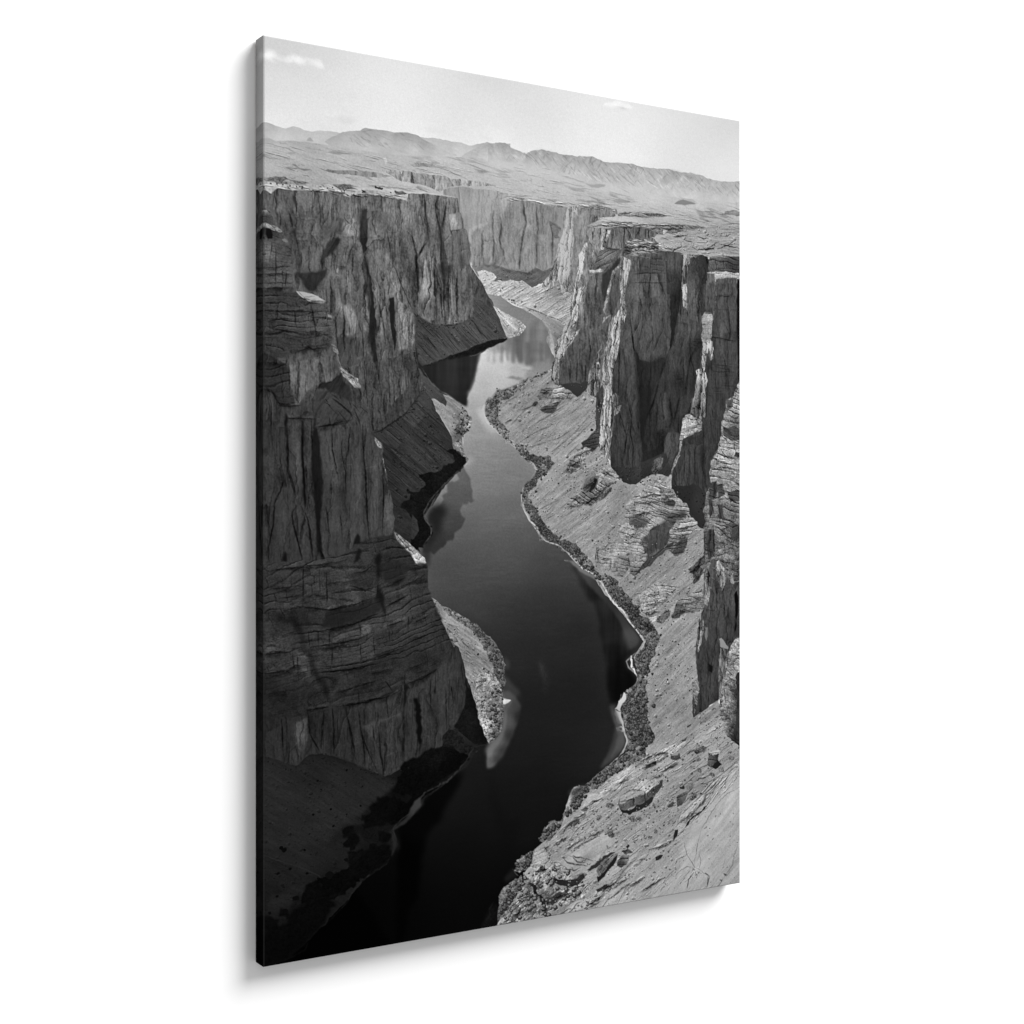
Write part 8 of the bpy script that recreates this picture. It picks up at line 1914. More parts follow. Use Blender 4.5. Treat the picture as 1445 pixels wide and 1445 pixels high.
F|1434,3163 38,-67 76,0 39,-20 98,-6 109,-46 70,-18 51,-20 72,-43 104,-24 105,-41 119,-32 43,104 83,58 0,50 -93,59 -55,28 -97,57 -105,64 -42,53 -21,71 -144,40 -140,63 -118,96 -116,63 -95,9 -158,8 -190,-6 18,-20 45,-54 81,-73 -9,-55 37,-49 27,-59 37,-26 65,-23 38,-27|1987,3025,156 157,-10,152 106,-66,156 108,85,150 -673,84,158 -98,29,156 297,-74,150 -100,215,148 -99,13,146 251,-61,141 208,-76,135 -260,160,148 -336,-62,154 -76,-72,152 -76,117,154 -93,51,152 284,67,156 -330,113,128 46,84,126 141,4,139 241,-109,152 199,-111,154|slab|.9 -26 1.2 .5 1
F|2049,3319 42,-49 105,-68 97,-57 65,-35 83,-52 0,602 -191,-14 -366,11 -393,7 -95,-6 76,-36 154,-49 118,-48 60,-49 80,-46 144,-40 21,-30|2358,3186,171 -108,72,169 -106,113,160 214,67,167 -162,64,163 162,88,160 -371,-115,158 -103,69,163 -199,53,165 -137,44,160 543,-54,165|slab|.75 -33 1.2 .5 1
F|2122,3410 53,-77 75,-58 86,-75 105,-57 0,517 -191,-14 -314,10 113,-74 63,-91|2358,3228,178 -108,114,178 -75,116,171 216,-16,173 -87,140,169 -213,22,167 322,-24,163|bare|.9 -40 3 4 1
L|2441,3058 -93,51 -87,50 -65,52 -74,50 -52,35 -21,47|4 2.5 5 .6 .5 .5
F|1784,3031 80,-25 82,-25 72,-19 73,-26 31,11 -83,42 -93,41 -62,26 -80,41 -100,23 -78,8 59,-42|1884,3024,150 103,-32,165 -243,91,165|ledge|.9 -26 1.5 .5 1
F|1510,3194 38,-43 58,-10 79,-15 59,-27 -20,31 -59,18 -39,27 -39,28 -58,13|1587,3171,165 98,-37,162|ledge|.9 -25 1.8 .5 1
F|1387,3298 37,-35 48,-33 76,-16 0,16 -38,20 -57,24 -38,20|1462,3252,135 67,-28,155|ledge|1.3 -28 2 .4 1
F|1510,3214 24,-17 24,7 -10,14 -28,3|1510,3214,84|ledge|.9 -10 1.8 .4 1
F|1520,3172 28,-37 78,1 -20,21 -38,20|1568,3153,160|slab|1 -20 1.5 .4 1
F|1648,3090 27,-14 25,3 -10,23 -25,14 -15,-6|1675,3092,146|ledge|1.3 -10 1.8 .4 1
H|1804,3025 392,-139 119,-24 98,143 -217,131 -147,-48 -165,-15 -180,63|-28 6.3 65 24 1.6 .604 .835 1.12
H|1396,3291 152,-77 236,74 60,88 -159,45 -194,-87 -188,47 -37,3|-25 8.4 35 26 1.52 .637 .855 1.1
H|2175,3200 238,-110 28,70 -245,142 -126,85 -186,59 -199,119 -175,79 -95,17 191,-83 198,-94 235,-84|-38 6.3 75 34 1.52 .617 .868 1.12
H|1548,3649 236,-79 307,-32 105,47 -209,54 -400,24|-36 7 30 26 1.44 .67 .868 1.1
H|2196,3252 245,-126 0,491 -297,-6|-50 17.5 13 30 .96 .736 .901 0
F|2256,3234 -17,23 -32,30 -42,20 -32,21 -32,30 9,-20 34,-29 42,-21 37,-29|2186,3301,40|none|0 0 2 .5 1
F|2037,3360 21,-3 -3,28 -25,23 4,-25|2044,3380,50|none|0 0 1.5 .4 1
L|2304,3172 -48,53 -28,47|3 2 4 .5 .4 1
L|2348,3126 -55,44 -54,45|3 2 4 .5 .4 1
L|2413,3090 -65,44|3 2 4 .5 .4 1
L|2101,3358 -31,21|3 2 4 .5 .4 1
L|2435,3193 -77,26 -65,44 -54,61 -43,53 -21,56 -8,65 -8,49 -26,29 -21,56|2 1.6 3 .5 .3 1.2
L|2096,3423 16,51 32,46 15,27|2 1.6 3 .5 .3 1.2
L|2159,3551 37,13 43,31 -5,37 -11,19|2 1.6 3 .5 .3 1.2
L|2186,3484 5,50 -16,27|2 1.6 3 .5 .3 1.2
L|2424,3471 -27,47 -11,50 -38,37|2 1.6 3 .5 .3 1.2
L|2331,3620 -33,33|2 1.6 3 .5 .3 1.2
L|2070,3548 63,-13|2 1.6 3 .5 .3 1.2
L|2154,3567 -32,33 -10,40|4 3 6 .38 .4 1.2
L|2223,3580 22,20 -17,48|4 3 6 .38 .4 1.2
L|2331,3598 27,12|4 3 6 .38 .4 1.2
F|2207,3512 32,-5 17,69 -6,49 -27,-70|2234,3556,176|none|0 0 1.2 2.5 .6
F|2144,3379 52,-43 65,-77 -33,97 -53,77|2144,3379,172|none|0 0 1.2 4 .5
F|1719,3193 10,-27 55,-22 80,12 10,21 -20,31 -50,18 -60,14 -22,-18|1744,3204,97 70,-1,86 40,-20,77|strata|.9 -14 1.8 .4 1
F|1789,3136 25,-30 50,-7 61,10 47,1 0,16 -36,25 -52,19 -70,-19|1864,3128,162 72,-6,153|ledge|.9 -18 1.5 .4 1
F|1722,3193 7,-27 55,-18 80,8 5,12 -65,14 -50,15 -20,6|1774,3167,158 70,-5,148|slab|.9 -16 1.5 .4 1
F|1872,3169 43,-20 57,-34 0,31 -47,36 -51,32 -20,-6|1884,3186,77 52,-35,68|strata|.9 -30 1.8 .4 1
F|1719,3232 25,8 60,-14 60,-18 61,-26 -15,32 -66,25 -60,17 -50,-9|1804,3242,42 80,-23,48|none|0 0 1.8 .5 1
L|1724,3194 50,-3 80,-24|3 2 4 .45 .4 .5
L|1864,3156 5,53|3 2 4 .45 .4 .5
L|1789,3140 65,15|3 2 4 .45 .4 .5
L|1804,3174 -5,48|3 2 4 .45 .4 .5
L|1915,3150 5,32|3 2 4 .45 .4 .5
F|2044,3203 31,-17 35,-5 0,29 -30,34 -31,5|2070,3222,77 21,-26,97|strata|1 -20 1.8 .4 1
F|2002,3232 26,-14 16,10 -16,21 -26,-1|2002,3232,75|strata|.9 -20 1.8 .4 1
F|2049,3187 26,-14 37,-3 -2,14 -35,4|2080,3178,140|none|0 0 1.2 .4 1
F|2065,3160 36,-5 3,15 -29,-1|2065,3160,61|crag|.8 0 1.5 .4 1
F|2096,3151 48,-20 5,33 -32,38 -7,-21|2128,3154,119|strata|1.2 -40 1.8 .4 1
F|2242,3003 30,-9 37,6 4,23 -41,7 -27,-10|2277,3010,158|slab|.8 0 1.5 .4 1
F|2242,3019 30,11 38,-9 -6,37 13,18 -35,18 -45,-17|2256,3054,79 37,-9,66|strata|1 5 1.8 .4 1
F|2266,3080 38,-22 20,23 -36,18|2293,3087,38|none|0 0 1.5 .5 1
F|2018,3012 26,-14 26,-2 5,21 -26,14 -31,-1|2044,3018,72|strata|1 -20 1.8 .4 1
F|2020,3010 24,-14 24,-3 -14,12|2020,3010,146|none|0 0 1.2 .4 1
F|1874,3039 51,-13 2,14 -32,11 -21,1|1900,3043,81|strata|.9 -15 1.5 .4 1
F|1872,3031 38,-11 20,4 -46,15|1872,3031,142|none|0 0 1 .4 1
F|2080,2947 32,-22 21,-11 -26,36 -21,2|2080,2947,70|crag|.9 -45 1.5 .4 1
F|2154,2995 42,-9 43,8 -27,14 -47,4|2154,2995,89|crag|1.1 0 2.5 .4 1
F|1925,3472 26,-11 23,6 -28,15 -19,0|1951,3472,57|crag|.8 -15 1.5 .4 1
F|1759,3398 15,-10 10,9 -15,9|1759,3398,50|none|0 0 1.2 .4 1
F|1350,3434 18,-14 56,-8 38,-19 67,-31 58,-32 59,-13 39,16 19,27 -29,28 -49,26 -39,34 -39,27 -57,1 -67,-17 -46,2|1587,3369,171 -96,28,171 -67,23,158 212,-69,169 -107,98,150|bare|1 -20 1.5 .5 1
F|1345,3437 23,-13 47,10 29,20 -20,17 0,19 67,1 38,-7 19,11 -19,17 -57,24 -57,-2 -47,-28 -18,-26|1387,3462,136 66,16,140 38,10,127|crag|.9 0 1.8 .4 1
F|1350,3476 28,22 46,4 48,1 48,-12 14,10 -24,25 -48,15 -56,-10 -42,-25|1396,3514,43 76,6,50 48,-17,52|strata|.6 0 1.8 .5 1
F|1548,3475 49,-25 49,-30 58,-8 -29,16 -69,39 -48,17|1606,3459,60|none|0 0 2 .5 1
F|1587,3484 29,-28 59,-32 44,-6 -34,35 -49,42 -34,19|1636,3463,97 49,-34,111|strata|1.2 -42 2 .4 1
F|1592,3520 44,-22 58,-52 25,-16 -29,48 -64,47 -27,16|1636,3502,40|none|0 0 2 .5 1
F|1709,3464 20,-29 45,5 -5,32 -35,20 -22,-11|1739,3468,63 15,-18,115|strata|1 -10 2 .4 1
F|1724,3414 40,2 30,15 -40,3|1724,3414,70|crag|1 0 2 .4 1
L|1434,3394 38,8 38,13 38,9 30,19|4 2.5 5 .45 .4 1.2
L|1462,3413 38,21 39,8|4 2.5 5 .45 .4 1.2
L|1424,3412 20,18 47,18 57,12|4 2.5 5 .45 .4 1.2
L|1359,3435 56,7|4 2.5 5 .45 .4 1.2
L|1424,3463 48,2 38,-3|4 2.5 5 .45 .4 1.2
L|1626,3326 -78,23 -76,30|4 2.5 5 .45 .4 1.2
F|1434,3386 28,-4 20,18 -20,9 -23,-7|1434,3386,172|none|0 0 1.5 1.5 .6
F|1597,3581 39,-19 49,-1 -10,15 -39,6 -30,8|1636,3576,59|crag|1 -20 2 .4 1
F|1202,3461 46,-41 55,0 47,22 -5,46 33,35 56,23 95,6 58,-32 19,26 -58,40 -76,21 -76,12 -65,37 -138,7 -126,0 36,-48 63,-52 45,-39|1257,3460,136 65,32,123 -92,26,117 73,42,102 93,12,119 95,6,129 -325,24,129 91,20,123 93,-9,117 -238,34,131|crag|1.3 -24 2.5 .5 1
F|1243,3489 33,24 -5,27 32,35 28,12 -19,28 -27,-35 -28,-35|1285,3557,38|crag|.8 20 3 .5 1
F|1331,3571 65,-14 48,-1 -20,28 -56,16 -37,6|1387,3579,61|crag|1 0 3 .5 1
F|1211,3446 28,-19 37,17 -28,23 -28,4|1211,3446,150|slab|.9 -20 2 .4 1
F|1257,3375 46,-25 47,14 -10,30 -46,25 -32,-5|1303,3381,155|ledge|1 -10 2 .4 1
F|1312,3359 28,-8 14,13 -23,17|1312,3359,118|brush|1 6 2 .4 1
H|1085,3658 126,-142 129,-76 247,88 -77,68 -179,60|-20 17.5 65 16 1.92 .538 .802 1.2
F|1415,3638 47,-25 86,-11 78,-21 98,-35 80,-46 -60,57 -98,51 -98,33 -114,23|1491,3633,160 145,-43,160|slab|1 -30 1.5 .5 1
L|1406,3652 38,-14 47,3|4 2 6 .45 .4 1.2
L|1626,3652 29,-27 89,-36 70,-31|4 2 6 .45 .4 1.2
L|1587,3615 78,-29|4 2 6 .45 .4 1.2
L|1548,3649 78,-21|4 2 6 .45 .4 1.2
F|1648,3207 5,-10 11,-6 12,0 11,8 5,11 -7,10 -15,1 -15,-5|1664,3198,113 17,20,69 -11,-10,92|brush|1.3 4 2.2 .7 .9
F|1771,3276 3,-8 10,-5 10,0 9,7 4,9 -5,8 -13,1 -13,-4|1784,3269,113 14,16,69 -9,-8,92|brush|1.3 4 2.2 .7 .9
F|1816,3277 3,-7 8,-4 10,0 8,6 3,8 -5,7 -11,1 -11,-4|1827,3271,113 13,14,69 -8,-7,92|brush|1.3 4 2.2 .7 .9
F|1600,3255 2,-5 6,-4 7,0 6,5 2,6 -3,5 -9,1 -8,-3|1608,3250,113 9,11,69 -6,-5,92|brush|1.3 4 2.2 .7 .9
F|1581,3308 3,-5 5,-3 6,0 5,4 3,5 -3,5 -8,0 -8,-2|1589,3303,113 8,10,69 -5,-5,92|brush|1.3 4 2.2 .7 .9
F|1655,3331 4,-9 10,-5 12,0 10,7 3,10 -5,9 -14,1 -14,-5|1669,3323,113 16,18,69 -10,-9,92|brush|1.3 4 2.2 .7 .9
F|1704,3332 2,-4 5,-3 6,0 5,4 2,5 -3,4 -7,1 -7,-3|1711,3328,113 8,9,69 -5,-4,92|brush|1.3 4 2.2 .7 .9
F|1911,3351 3,-6 7,-4 9,0 7,5 3,8 -5,6 -10,0 -10,-3|1921,3346,113 11,12,69 -7,-6,92|brush|1.3 4 2.2 .7 .9
F|1888,3374 2,-5 6,-3 8,0 6,4 2,6 -4,6 -8,0 -9,-3|1896,3370,113 10,10,69 -6,-5,92|brush|1.3 4 2.2 .7 .9
F|2127,3081 3,-8 8,-5 10,0 9,6 3,8 -5,8 -11,1 -12,-4|2138,3074,113 14,14,69 -8,-7,92|brush|1.3 4 2.2 .7 .9
F|2173,3095 3,-6 6,-3 8,-1 6,5 3,6 -4,6 -9,0 -9,-2|2182,3090,113 10,10,69 -6,-5,92|brush|1.3 4 2.2 .7 .9
F|2239,3121 5,-10 10,-5 13,-1 11,8 4,10 -6,10 -15,1 -15,-5|2254,3112,113 18,19,69 -11,-10,92|brush|1.3 4 2.2 .7 .9
F|2160,3038 4,-6 7,-4 9,-1 7,5 3,8 -4,6 -11,1 -10,-3|2171,3032,113 12,13,69 -8,-7,92|brush|1.3 4 2.2 .7 .9
F|2116,3213 6,-13 13,-7 17,0 14,10 5,13 -8,12 -19,2 -20,-7|2135,3202,113 22,24,69 -13,-12,92|brush|1.3 4 2.2 .7 .9
F|2351,3052 5,-11 12,-6 14,-1 12,9 5,11 -7,11 -17,1 -17,-5|2368,3042,113 19,21,69 -12,-11,92|brush|1.3 4 2.2 .7 .9
F|2309,3102 3,-6 7,-4 9,0 7,5 3,7 -5,6 -9,0 -10,-3|2319,3096,113 11,12,69 -6,-6,92|brush|1.3 4 2.2 .7 .9
F|2182,3202 3,-7 7,-3 9,-1 7,6 4,7 -5,6 -11,1 -10,-3|2192,3196,113 12,13,69 -8,-7,92|brush|1.3 4 2.2 .7 .9
F|1994,3297 2,-4 4,-2 5,0 4,3 2,4 -3,4 -6,0 -5,-2|2000,3294,113 6,7,69 -4,-4,92|brush|1.3 4 2.2 .7 .9
F|1912,3226 2,-3 4,-3 5,0 4,4 1,4 -2,3 -6,1 -6,-2|1918,3223,113 6,7,69 -4,-3,92|brush|1.3 4 2.2 .7 .9
F|1522,3334 2,-3 3,-1 4,-1 4,3 1,4 -2,2 -5,1 -5,-2|1527,3332,113 6,6,69 -4,-3,92|brush|1.3 4 2.2 .7 .9
F|1367,3347 1,-3 3,-1 3,0 3,2 1,3 -1,2 -4,0 -4,-1|1371,3344,113 5,6,69 -3,-3,92|brush|1.3 4 2.2 .7 .9
F|1648,3388 2,-4 3,-1 4,0 4,2 1,4 -2,3 -5,0 -5,-2|1653,3385,113 6,6,69 -4,-3,92|brush|1.3 4 2.2 .7 .9
D|2286,2948,5 76,29,5 68,29,7 -433,114,4 226,52,4 -27,30,6 -332,43,5 31,-7,4 -31,27,4 144,4,4 -31,58,6 -26,9,4 77,-3,3 347,23,3 -125,17,3 169,87,3 -174,56,3 -289,-175,3 -378,-56,3 126,-13,3 232,-15,8|60 100
F|1834,2647 50,3 -20,48 20,66 -10,40 21,58 25,43 -15,31 -41,21 5,41 -55,12 -20,22 -50,19 -59,19 -59,34 -39,12 -39,4 -28,28 -10,-9 38,-43 58,-42 59,-26 59,-35 40,-45 10,-39 -20,-42 -10,-49 -15,-25 5,-56 40,-45|1814,2694,82 -10,72,79 30,59,77 30,75,79 -60,28,72 -40,61,79 -79,49,84 -98,46,90|brush|1.35 10 3 .4 1
F|1510,3139 10,33 -38,27 -48,26 -24,21 14,-37 38,-35|1472,3182,92|brush|1.2 7 2.5 .4 1
F|1415,3247 -37,42 -28,13 -47,21 -14,-9 14,-34 28,-27 37,-15|1350,3270,102 -38,35,79|brush|1.2 6 3 .4 1
F|1266,3353 -9,38 -18,28 -28,20 -27,4 -18,-18 9,-29 36,-19|1216,3409,100|brush|1.2 6 3 .4 1
F|1207,3458 -14,48 -45,47 -36,48 -32,34 -4,-31 18,-36 -4,-38 31,-34 36,-26|1157,3508,95 -54,62,79|brush|1.2 6 3 .4 1
F|1759,2703 -5,28 -25,38 10,49 15,57 20,42 -20,47 -50,35 -58,27 78,-41 30,-37 8,-40 -18,-34 -15,-41 -15,-33 -14,-33 24,-30|1739,2722,186 -20,62,168 35,108,176 -10,71,150|none|0 0 1.6 .5 1
F|1704,2851 30,-5 15,17 -10,13 -30,-8|1729,2859,190|none|0 0 1 .4 1
F|1719,2856 20,0 -3,12 -14,-2|1719,2856,66|none|0 0 .6 .4 1
L|1700,2771 29,13 5,-14|3 2 -1 60 .4 .5
L|1665,2756 29,6|3 2 -1 60 .4 .5
F|1700,2759 -25,6 29,66 -19,71 -30,69 -29,45 59,-26 44,-60 10,-40 -20,-50|1700,2879,66 -25,86,60 19,-167,50|none|0 0 1.5 3 .8
F|1675,2769 25,-2 34,75 20,50 -30,53 -49,44 29,-62 15,-39 -19,-49|1729,2898,92|none|0 0 1 2 .5
F|990,1200 34,-7 52,-3 38,3 33,9 33,21 39,9 40,15 -40,24 0,19 -53,22 -52,19 -51,19 -13,28 -32,23 -19,17 -38,12 -38,-10 7,-54 25,-34 12,-44 13,-55|999,1221,200 51,25,206 52,20,200 -52,30,196 -51,46,182 167,-85,170 -77,64,188 -65,58,168 -76,41,158|water|.8 0 1.5 3 .85
F|1024,1176 11,0 2,54 -15,1|1024,1176,150|mirror|.4 0 1.5 2.5 .5
F|1056,1164 8,-1 3,71 -13,1|1056,1164,140|mirror|.4 0 1.5 2.5 .5
F|1089,1151 13,-1 2,77 -18,1|1089,1151,120|mirror|.4 0 1.5 2.5 .6
F|1121,1143 13,-1 2,78 -18,1|1121,1143,120|mirror|.4 0 1.5 2.5 .6
F|1147,1136 14,0 3,88 -20,1|1147,1136,104|mirror|.4 0 1.5 2.5 .7
F|1180,1134 19,-1 3,95 -25,1|1180,1134,98|mirror|.4 0 1.5 2.5 .7
F|1219,1132 20,-1 3,105 -26,2|1219,1132,96|mirror|.4 0 1.5 2.5 .7
F|1252,1124 23,-1 3,106 -28,1|1252,1124,104|mirror|.4 0 1.5 2.5 .7
F|1292,1128 20,-2 3,90 -26,1|1292,1128,110|mirror|.4 0 1.5 2.5 .6
F|1325,1132 17,-2 3,73 -22,1|1325,1132,106|mirror|.4 0 1.5 2.5 .6
F|1072,1174 6,-1 3,71 -11,1|1072,1174,215|mirror|.4 0 1.5 2.5 .5
F|1108,1183 8,-1 2,55 -12,1|1108,1183,206|mirror|.4 0 1.5 2.5 .5
F|1108,1296 46,-9 55,1 -10,9 -52,3|1108,1296,128|none|0 0 1.2 1 .8
L|1193,1256 66,3|3 1.5 -1 .7 1 .5
L|1222,1293 37,-13|3 1.5 -1 .7 1 .5
L|942,1556 57,-13 51,5|3 1.5 -1 1.08 1.5 .5
L|999,1527 51,9|3 1.5 -1 1.08 1.5 .5
L|974,1582 50,-6|3 1.5 -1 1.08 1.5 .5
F|999,1434 9,22 16,26 26,33 32,32 -19,0 -39,-21 -31,-32 -19,-37|999,1434,186|none|0 0 2 3 .5
L|122,621 3,105 5,154|10.2 8.5 22.1 .66 5 3
L|243,594 4,106 7,84|10.2 8.5 22.1 .66 5 3
L|344,611 -23,138 -24,145|10.2 8.5 22.1 .66 5 3
L|392,821 20,149 15,157|10.2 8.5 22.1 .66 5 3
L|585,709 49,97 34,115 6,132|10.2 8.5 22.1 .66 5 3
L|672,766 16,94 0,177|10.2 8.5 22.1 .66 5 3
L|722,548 4,88 13,102|10.2 8.5 22.1 .66 5 3
L|785,555 13,177 14,148 12,192|10.2 8.5 22.1 .66 5 3
L|766,854 -2,104 8,125|10.2 8.5 22.1 .66 5 3
L|540,720 16,86 62,90|10.2 8.5 22.1 .66 5 3
L|309,978 0,156|10.2 8.5 22.1 .66 5 3
L|344,1061 0,143|10.2 8.5 22.1 .66 5 3
L|540,975 12,144 25,145|10.2 8.5 22.1 .66 5 3
L|643,1187 8,146|10.2 8.5 22.1 .66 5 3
L|1050,555 4,243|9 7.5 19.5 .78 5 3
L|1094,604 -7,206|9 7.5 19.5 .78 5 3
L|1208,523 -6,154 -12,139|9 7.5 19.5 .78 5 3
L|1277,538 3,132 -6,140|9 7.5 19.5 .78 5 3
L|1354,600 5,140|9 7.5 19.5 .78 5 3
L|1491,539 -19,269|9 7.5 19.5 .78 5 3
L|1548,1050 10,245|9.6 8 20.8 .7 5 3
L|1714,1224 10,304|9.6 8 20.8 .7 5 3
L|1819,1114 15,282|9.6 8 20.8 .7 5 3
L|1587,1087 -9,159|9.6 8 20.8 .7 5 3
L|2075,676 -15,248|9.6 8 20.8 .7 5 3
L|2186,682 10,315|9.6 8 20.8 .7 5 3
L|1890,708 -16,310|9.6 8 20.8 .7 5 3
L|2028,1348 -20,156|9.6 8 20.8 .7 5 3
L|2196,1516 0,233|9.6 8 20.8 .7 5 3
L|106,1528 0,189 26,91|8.4 7 18.2 .68 5 3
L|166,1519 8,345|8.4 7 18.2 .68 5 3
L|336,1564 8,143 12,271|8.4 7 18.2 .68 5 3
L|435,1518 20,447|8.4 7 18.2 .68 5 3
L|524,1618 2,348|8.4 7 18.2 .68 5 3
L|46,1808 -22,208|8.4 7 18.2 .68 5 3
L|189,2670 8,162|8.4 7 18.2 .68 5 3
L|423,2672 40,234|8.4 7 18.2 .68 5 3
L|622,2599 0,278|8.4 7 18.2 .68 5 3
L|751,2578 9,282|8.4 7 18.2 .68 5 3
L|182,636 11,125|7.2 6 15.6 1.26 4 3
L|368,623 12,127|7.2 6 15.6 1.26 4 3
L|496,645 8,202|7.2 6 15.6 1.26 4 3
L|577,899 29,217|7.2 6 15.6 1.26 4 3
L|643,564 8,109|7.2 6 15.6 1.26 4 3
L|719,762 7,272|7.2 6 15.6 1.26 4 3
L|751,589 9,80|7.2 6 15.6 1.26 4 3
L|858,614 8,59|7.2 6 15.6 1.26 4 3
L|905,850 9,194|7.2 6 15.6 1.26 4 3
L|322,984 5,150|7.2 6 15.6 1.26 4 3
L|370,1030 10,122|7.2 6 15.6 1.26 4 3
L|431,983 12,129|7.2 6 15.6 1.26 4 3
L|610,1042 24,145|7.2 6 15.6 1.26 4 3
L|845,877 9,178|7.2 6 15.6 1.26 4 3
L|1067,568 5,228|7.8 6.5 16.9 1.2 4 3
L|1148,545 0,260|7.8 6.5 16.9 1.2 4 3
L|1239,674 -5,139|7.8 6.5 16.9 1.2 4 3
L|1312,698 0,108|7.8 6.5 16.9 1.2 4 3
L|1824,722 -10,300|7.8 6.5 16.9 1.2 4 3
L|1936,712 10,302|7.8 6.5 16.9 1.2 4 3
L|2159,701 0,299|7.8 6.5 16.9 1.2 4 3
L|1764,1077 0,96|7.8 6.5 16.9 1.2 4 3
L|1884,874 21,259|7.8 6.5 16.9 1.2 4 3
L|1977,1342 0,131|7.8 6.5 16.9 1.2 4 3
L|2122,1551 -10,165|7.8 6.5 16.9 1.2 4 3
L|2336,840 -21,371|7.8 6.5 16.9 1.2 4 3
L|136,1583 4,169|7.8 6.5 16.9 1.2 4 3
L|297,1565 12,384|7.8 6.5 16.9 1.2 4 3
L|400,1548 4,417|7.8 6.5 16.9 1.2 4 3
L|488,1589 4,362|7.8 6.5 16.9 1.2 4 3
L|83,1808 0,237|7.8 6.5 16.9 1.2 4 3
L|548,1835 0,131|7.8 6.5 16.9 1.2 4 3
L|392,2713 16,145|7.8 6.5 16.9 1.2 4 3
L|560,2690 0,211|7.8 6.5 16.9 1.2 4 3
L|692,2678 42,172|7.8 6.5 16.9 1.2 4 3
L|828,2598 -9,148|7.8 6.5 16.9 1.2 4 3
L|159,2709 -15,153|7.8 6.5 16.9 1.2 4 3
F|2226,1785 24,-50 43,-51 65,-51 83,-27 0,331 -50,-9 -55,25 -54,-9 -51,-8 -11,-76|2304,1701,140 87,-35,144 -119,102,133 86,0,128 55,34,119 -109,33,106 -43,51,111 141,0,97 -66,25,111|strata|1.7 13 2.5 .5 .85
F|2441,1243 -28,48 -22,43 -38,14 -5,47 -22,59 -6,51 -27,93 -37,34 -6,75 11,33 -33,50 -2,50 56,9 76,-25 83,-18|2419,1291,133 -17,68,140 -54,78,128 54,-11,111 0,77,97 -66,27,140 55,40,142 -87,61,133 98,7,137 -130,60,119 119,8,128 -141,93,97 98,-17,117|strata|1.7 14 2.5 .5 .85
F|2353,1352 49,-18 -11,42 -38,27|2375,1368,77|strata|1 10 2 .5 1
F|2336,1488 77,-20 28,17 0,51 -50,1 -55,-16|2391,1511,70|strata|1 14 2.2 .6 1
F|2413,1587 28,8 0,25 -39,-12|2413,1587,68|strata|1 14 2 .5 1
F|2250,1740 43,-8 11,41 -32,51 -33,-8|2272,1782,66|cliff|1 0 2 .6 1
F|2293,1752 43,-9 12,50 -44,17|2320,1776,68|strata|1 10 2.2 .6 1
F|2358,1785 83,-9 0,51 -61,4|2402,1806,70|strata|1 10 2.2 .6 1
F|2239,1819 27,-9 11,67 -27,25|2259,1852,66|cliff|1 0 2.2 .6 1
F|2304,1844 32,-9 6,67 -33,9|2324,1873,68|cliff|1 0 2.2 .6 1
L|2239,1794 65,20 65,-4 72,25|4 3 6 .4 .5 1.5
L|2228,1919 76,-4 54,21 55,-12|4 3 6 .4 .5 1.5
L|2261,1682 75,-18 105,16|4 3 6 .4 .5 1.5
L|2293,1598 65,24 83,7|4 3 6 .4 .5 1.5
L|2326,1513 43,37 72,2|4 3 6 .4 .5 1.5
L|2348,1412 54,14 39,-13|4 3 6 .4 .5 1.5
L|2391,1545 22,42|4 3 6 .4 .5 1.5
L|2315,1580 43,42|4 3 6 .4 .5 1.5
H|2413,1257 28,-1 0,550 -202,26 22,-159|14 7 55 20 1.76 .604 .835 1.18
F|2277,2078 27,-25 32,18 22,-59 55,18 -22,67 -55,16 -43,-10|2326,2070,127 54,-24,110|crag|1.3 0 2.5 .5 .8
F|1420,3220 14,-34 28,-36 20,-45 66,-17 39,-12 19,10 -48,34 -29,21 -5,31 -38,36 -47,22|1491,3137,84 57,-33,82 -104,99,92|brush|1.3 7 3 .5 1
F|1448,3125 62,-25 19,-6 -47,50|1448,3125,50|none|0 0 1.2 3 .8
F|5,2843 78,21 61,26 45,-44 77,3 62,23 64,24 79,47 65,25 41,22 -25,26 -48,32 -65,44 -95,46 -62,64 -277,-6|76,2898,41 152,-14,37 156,58,37 79,51,40 -350,14,41 192,20,43 -116,129,40|talus|1 33 1.5 3 .6
F|344,3145 32,-3 16,23 -16,27 -32,-11|344,3145,9|brush|1 8 4 1 .9
F|376,3178 32,-4 7,37 -39,24 -32,-11 8,-28|376,3178,9|brush|1 8 4 1 .9
F|423,3118 48,-38 33,-40 48,13 33,25 17,31 -33,11 -33,40 -48,-13 -33,11|423,3118,9|brush|1 8 4 1 .9
F|569,3011 65,-1 84,-21 84,-51 86,-37 26,10 -35,49 -77,38 -68,44 -66,8 -66,-14|569,3011,9|brush|1 8 4 1 .9
F|504,3193 48,-9 17,38 -33,18 -32,-18|504,3193,9|brush|1 8 4 1 .9
F|455,3223 41,5 -8,28 -33,-4|455,3223,9|brush|1 8 4 1 .9
F|177,3360 59,-8 44,45 -18,37 -60,0 -42,-38|177,3360,9|brush|1 8 4 1 .9
F|366,3258 71,1 71,-7 55,39 -37,36 -89,28 -71,-17|366,3258,9|brush|1 8 4 1 .9
F|10,3460 50,23 -17,44 -41,-22|10,3460,9|brush|1 8 4 1 .9
F|76,3431 34,13 -9,30 -33,-13|76,3431,9|brush|1 8 4 1 .9
D|360,2918,6 -128,30,6 58,120,6 -78,13,6 89,56,6 59,-40,4 -113,-112,4 184,5,4 -355,208,10 121,-42,4 -23,61,6 249,-149,6 -288,336,12 -42,45,11 -33,-152,6 54,-12,6 72,27,7 -97,-106,9 -31,180,7|11 0
L|189,3120 139,30 95,40 32,33|8 4 -1 1.3 3 .5
L|1036,2869 -79,8 -43,56 -78,68 -118,47 -50,61 -99,69 16,61|3 2.5 5 46 .7 1
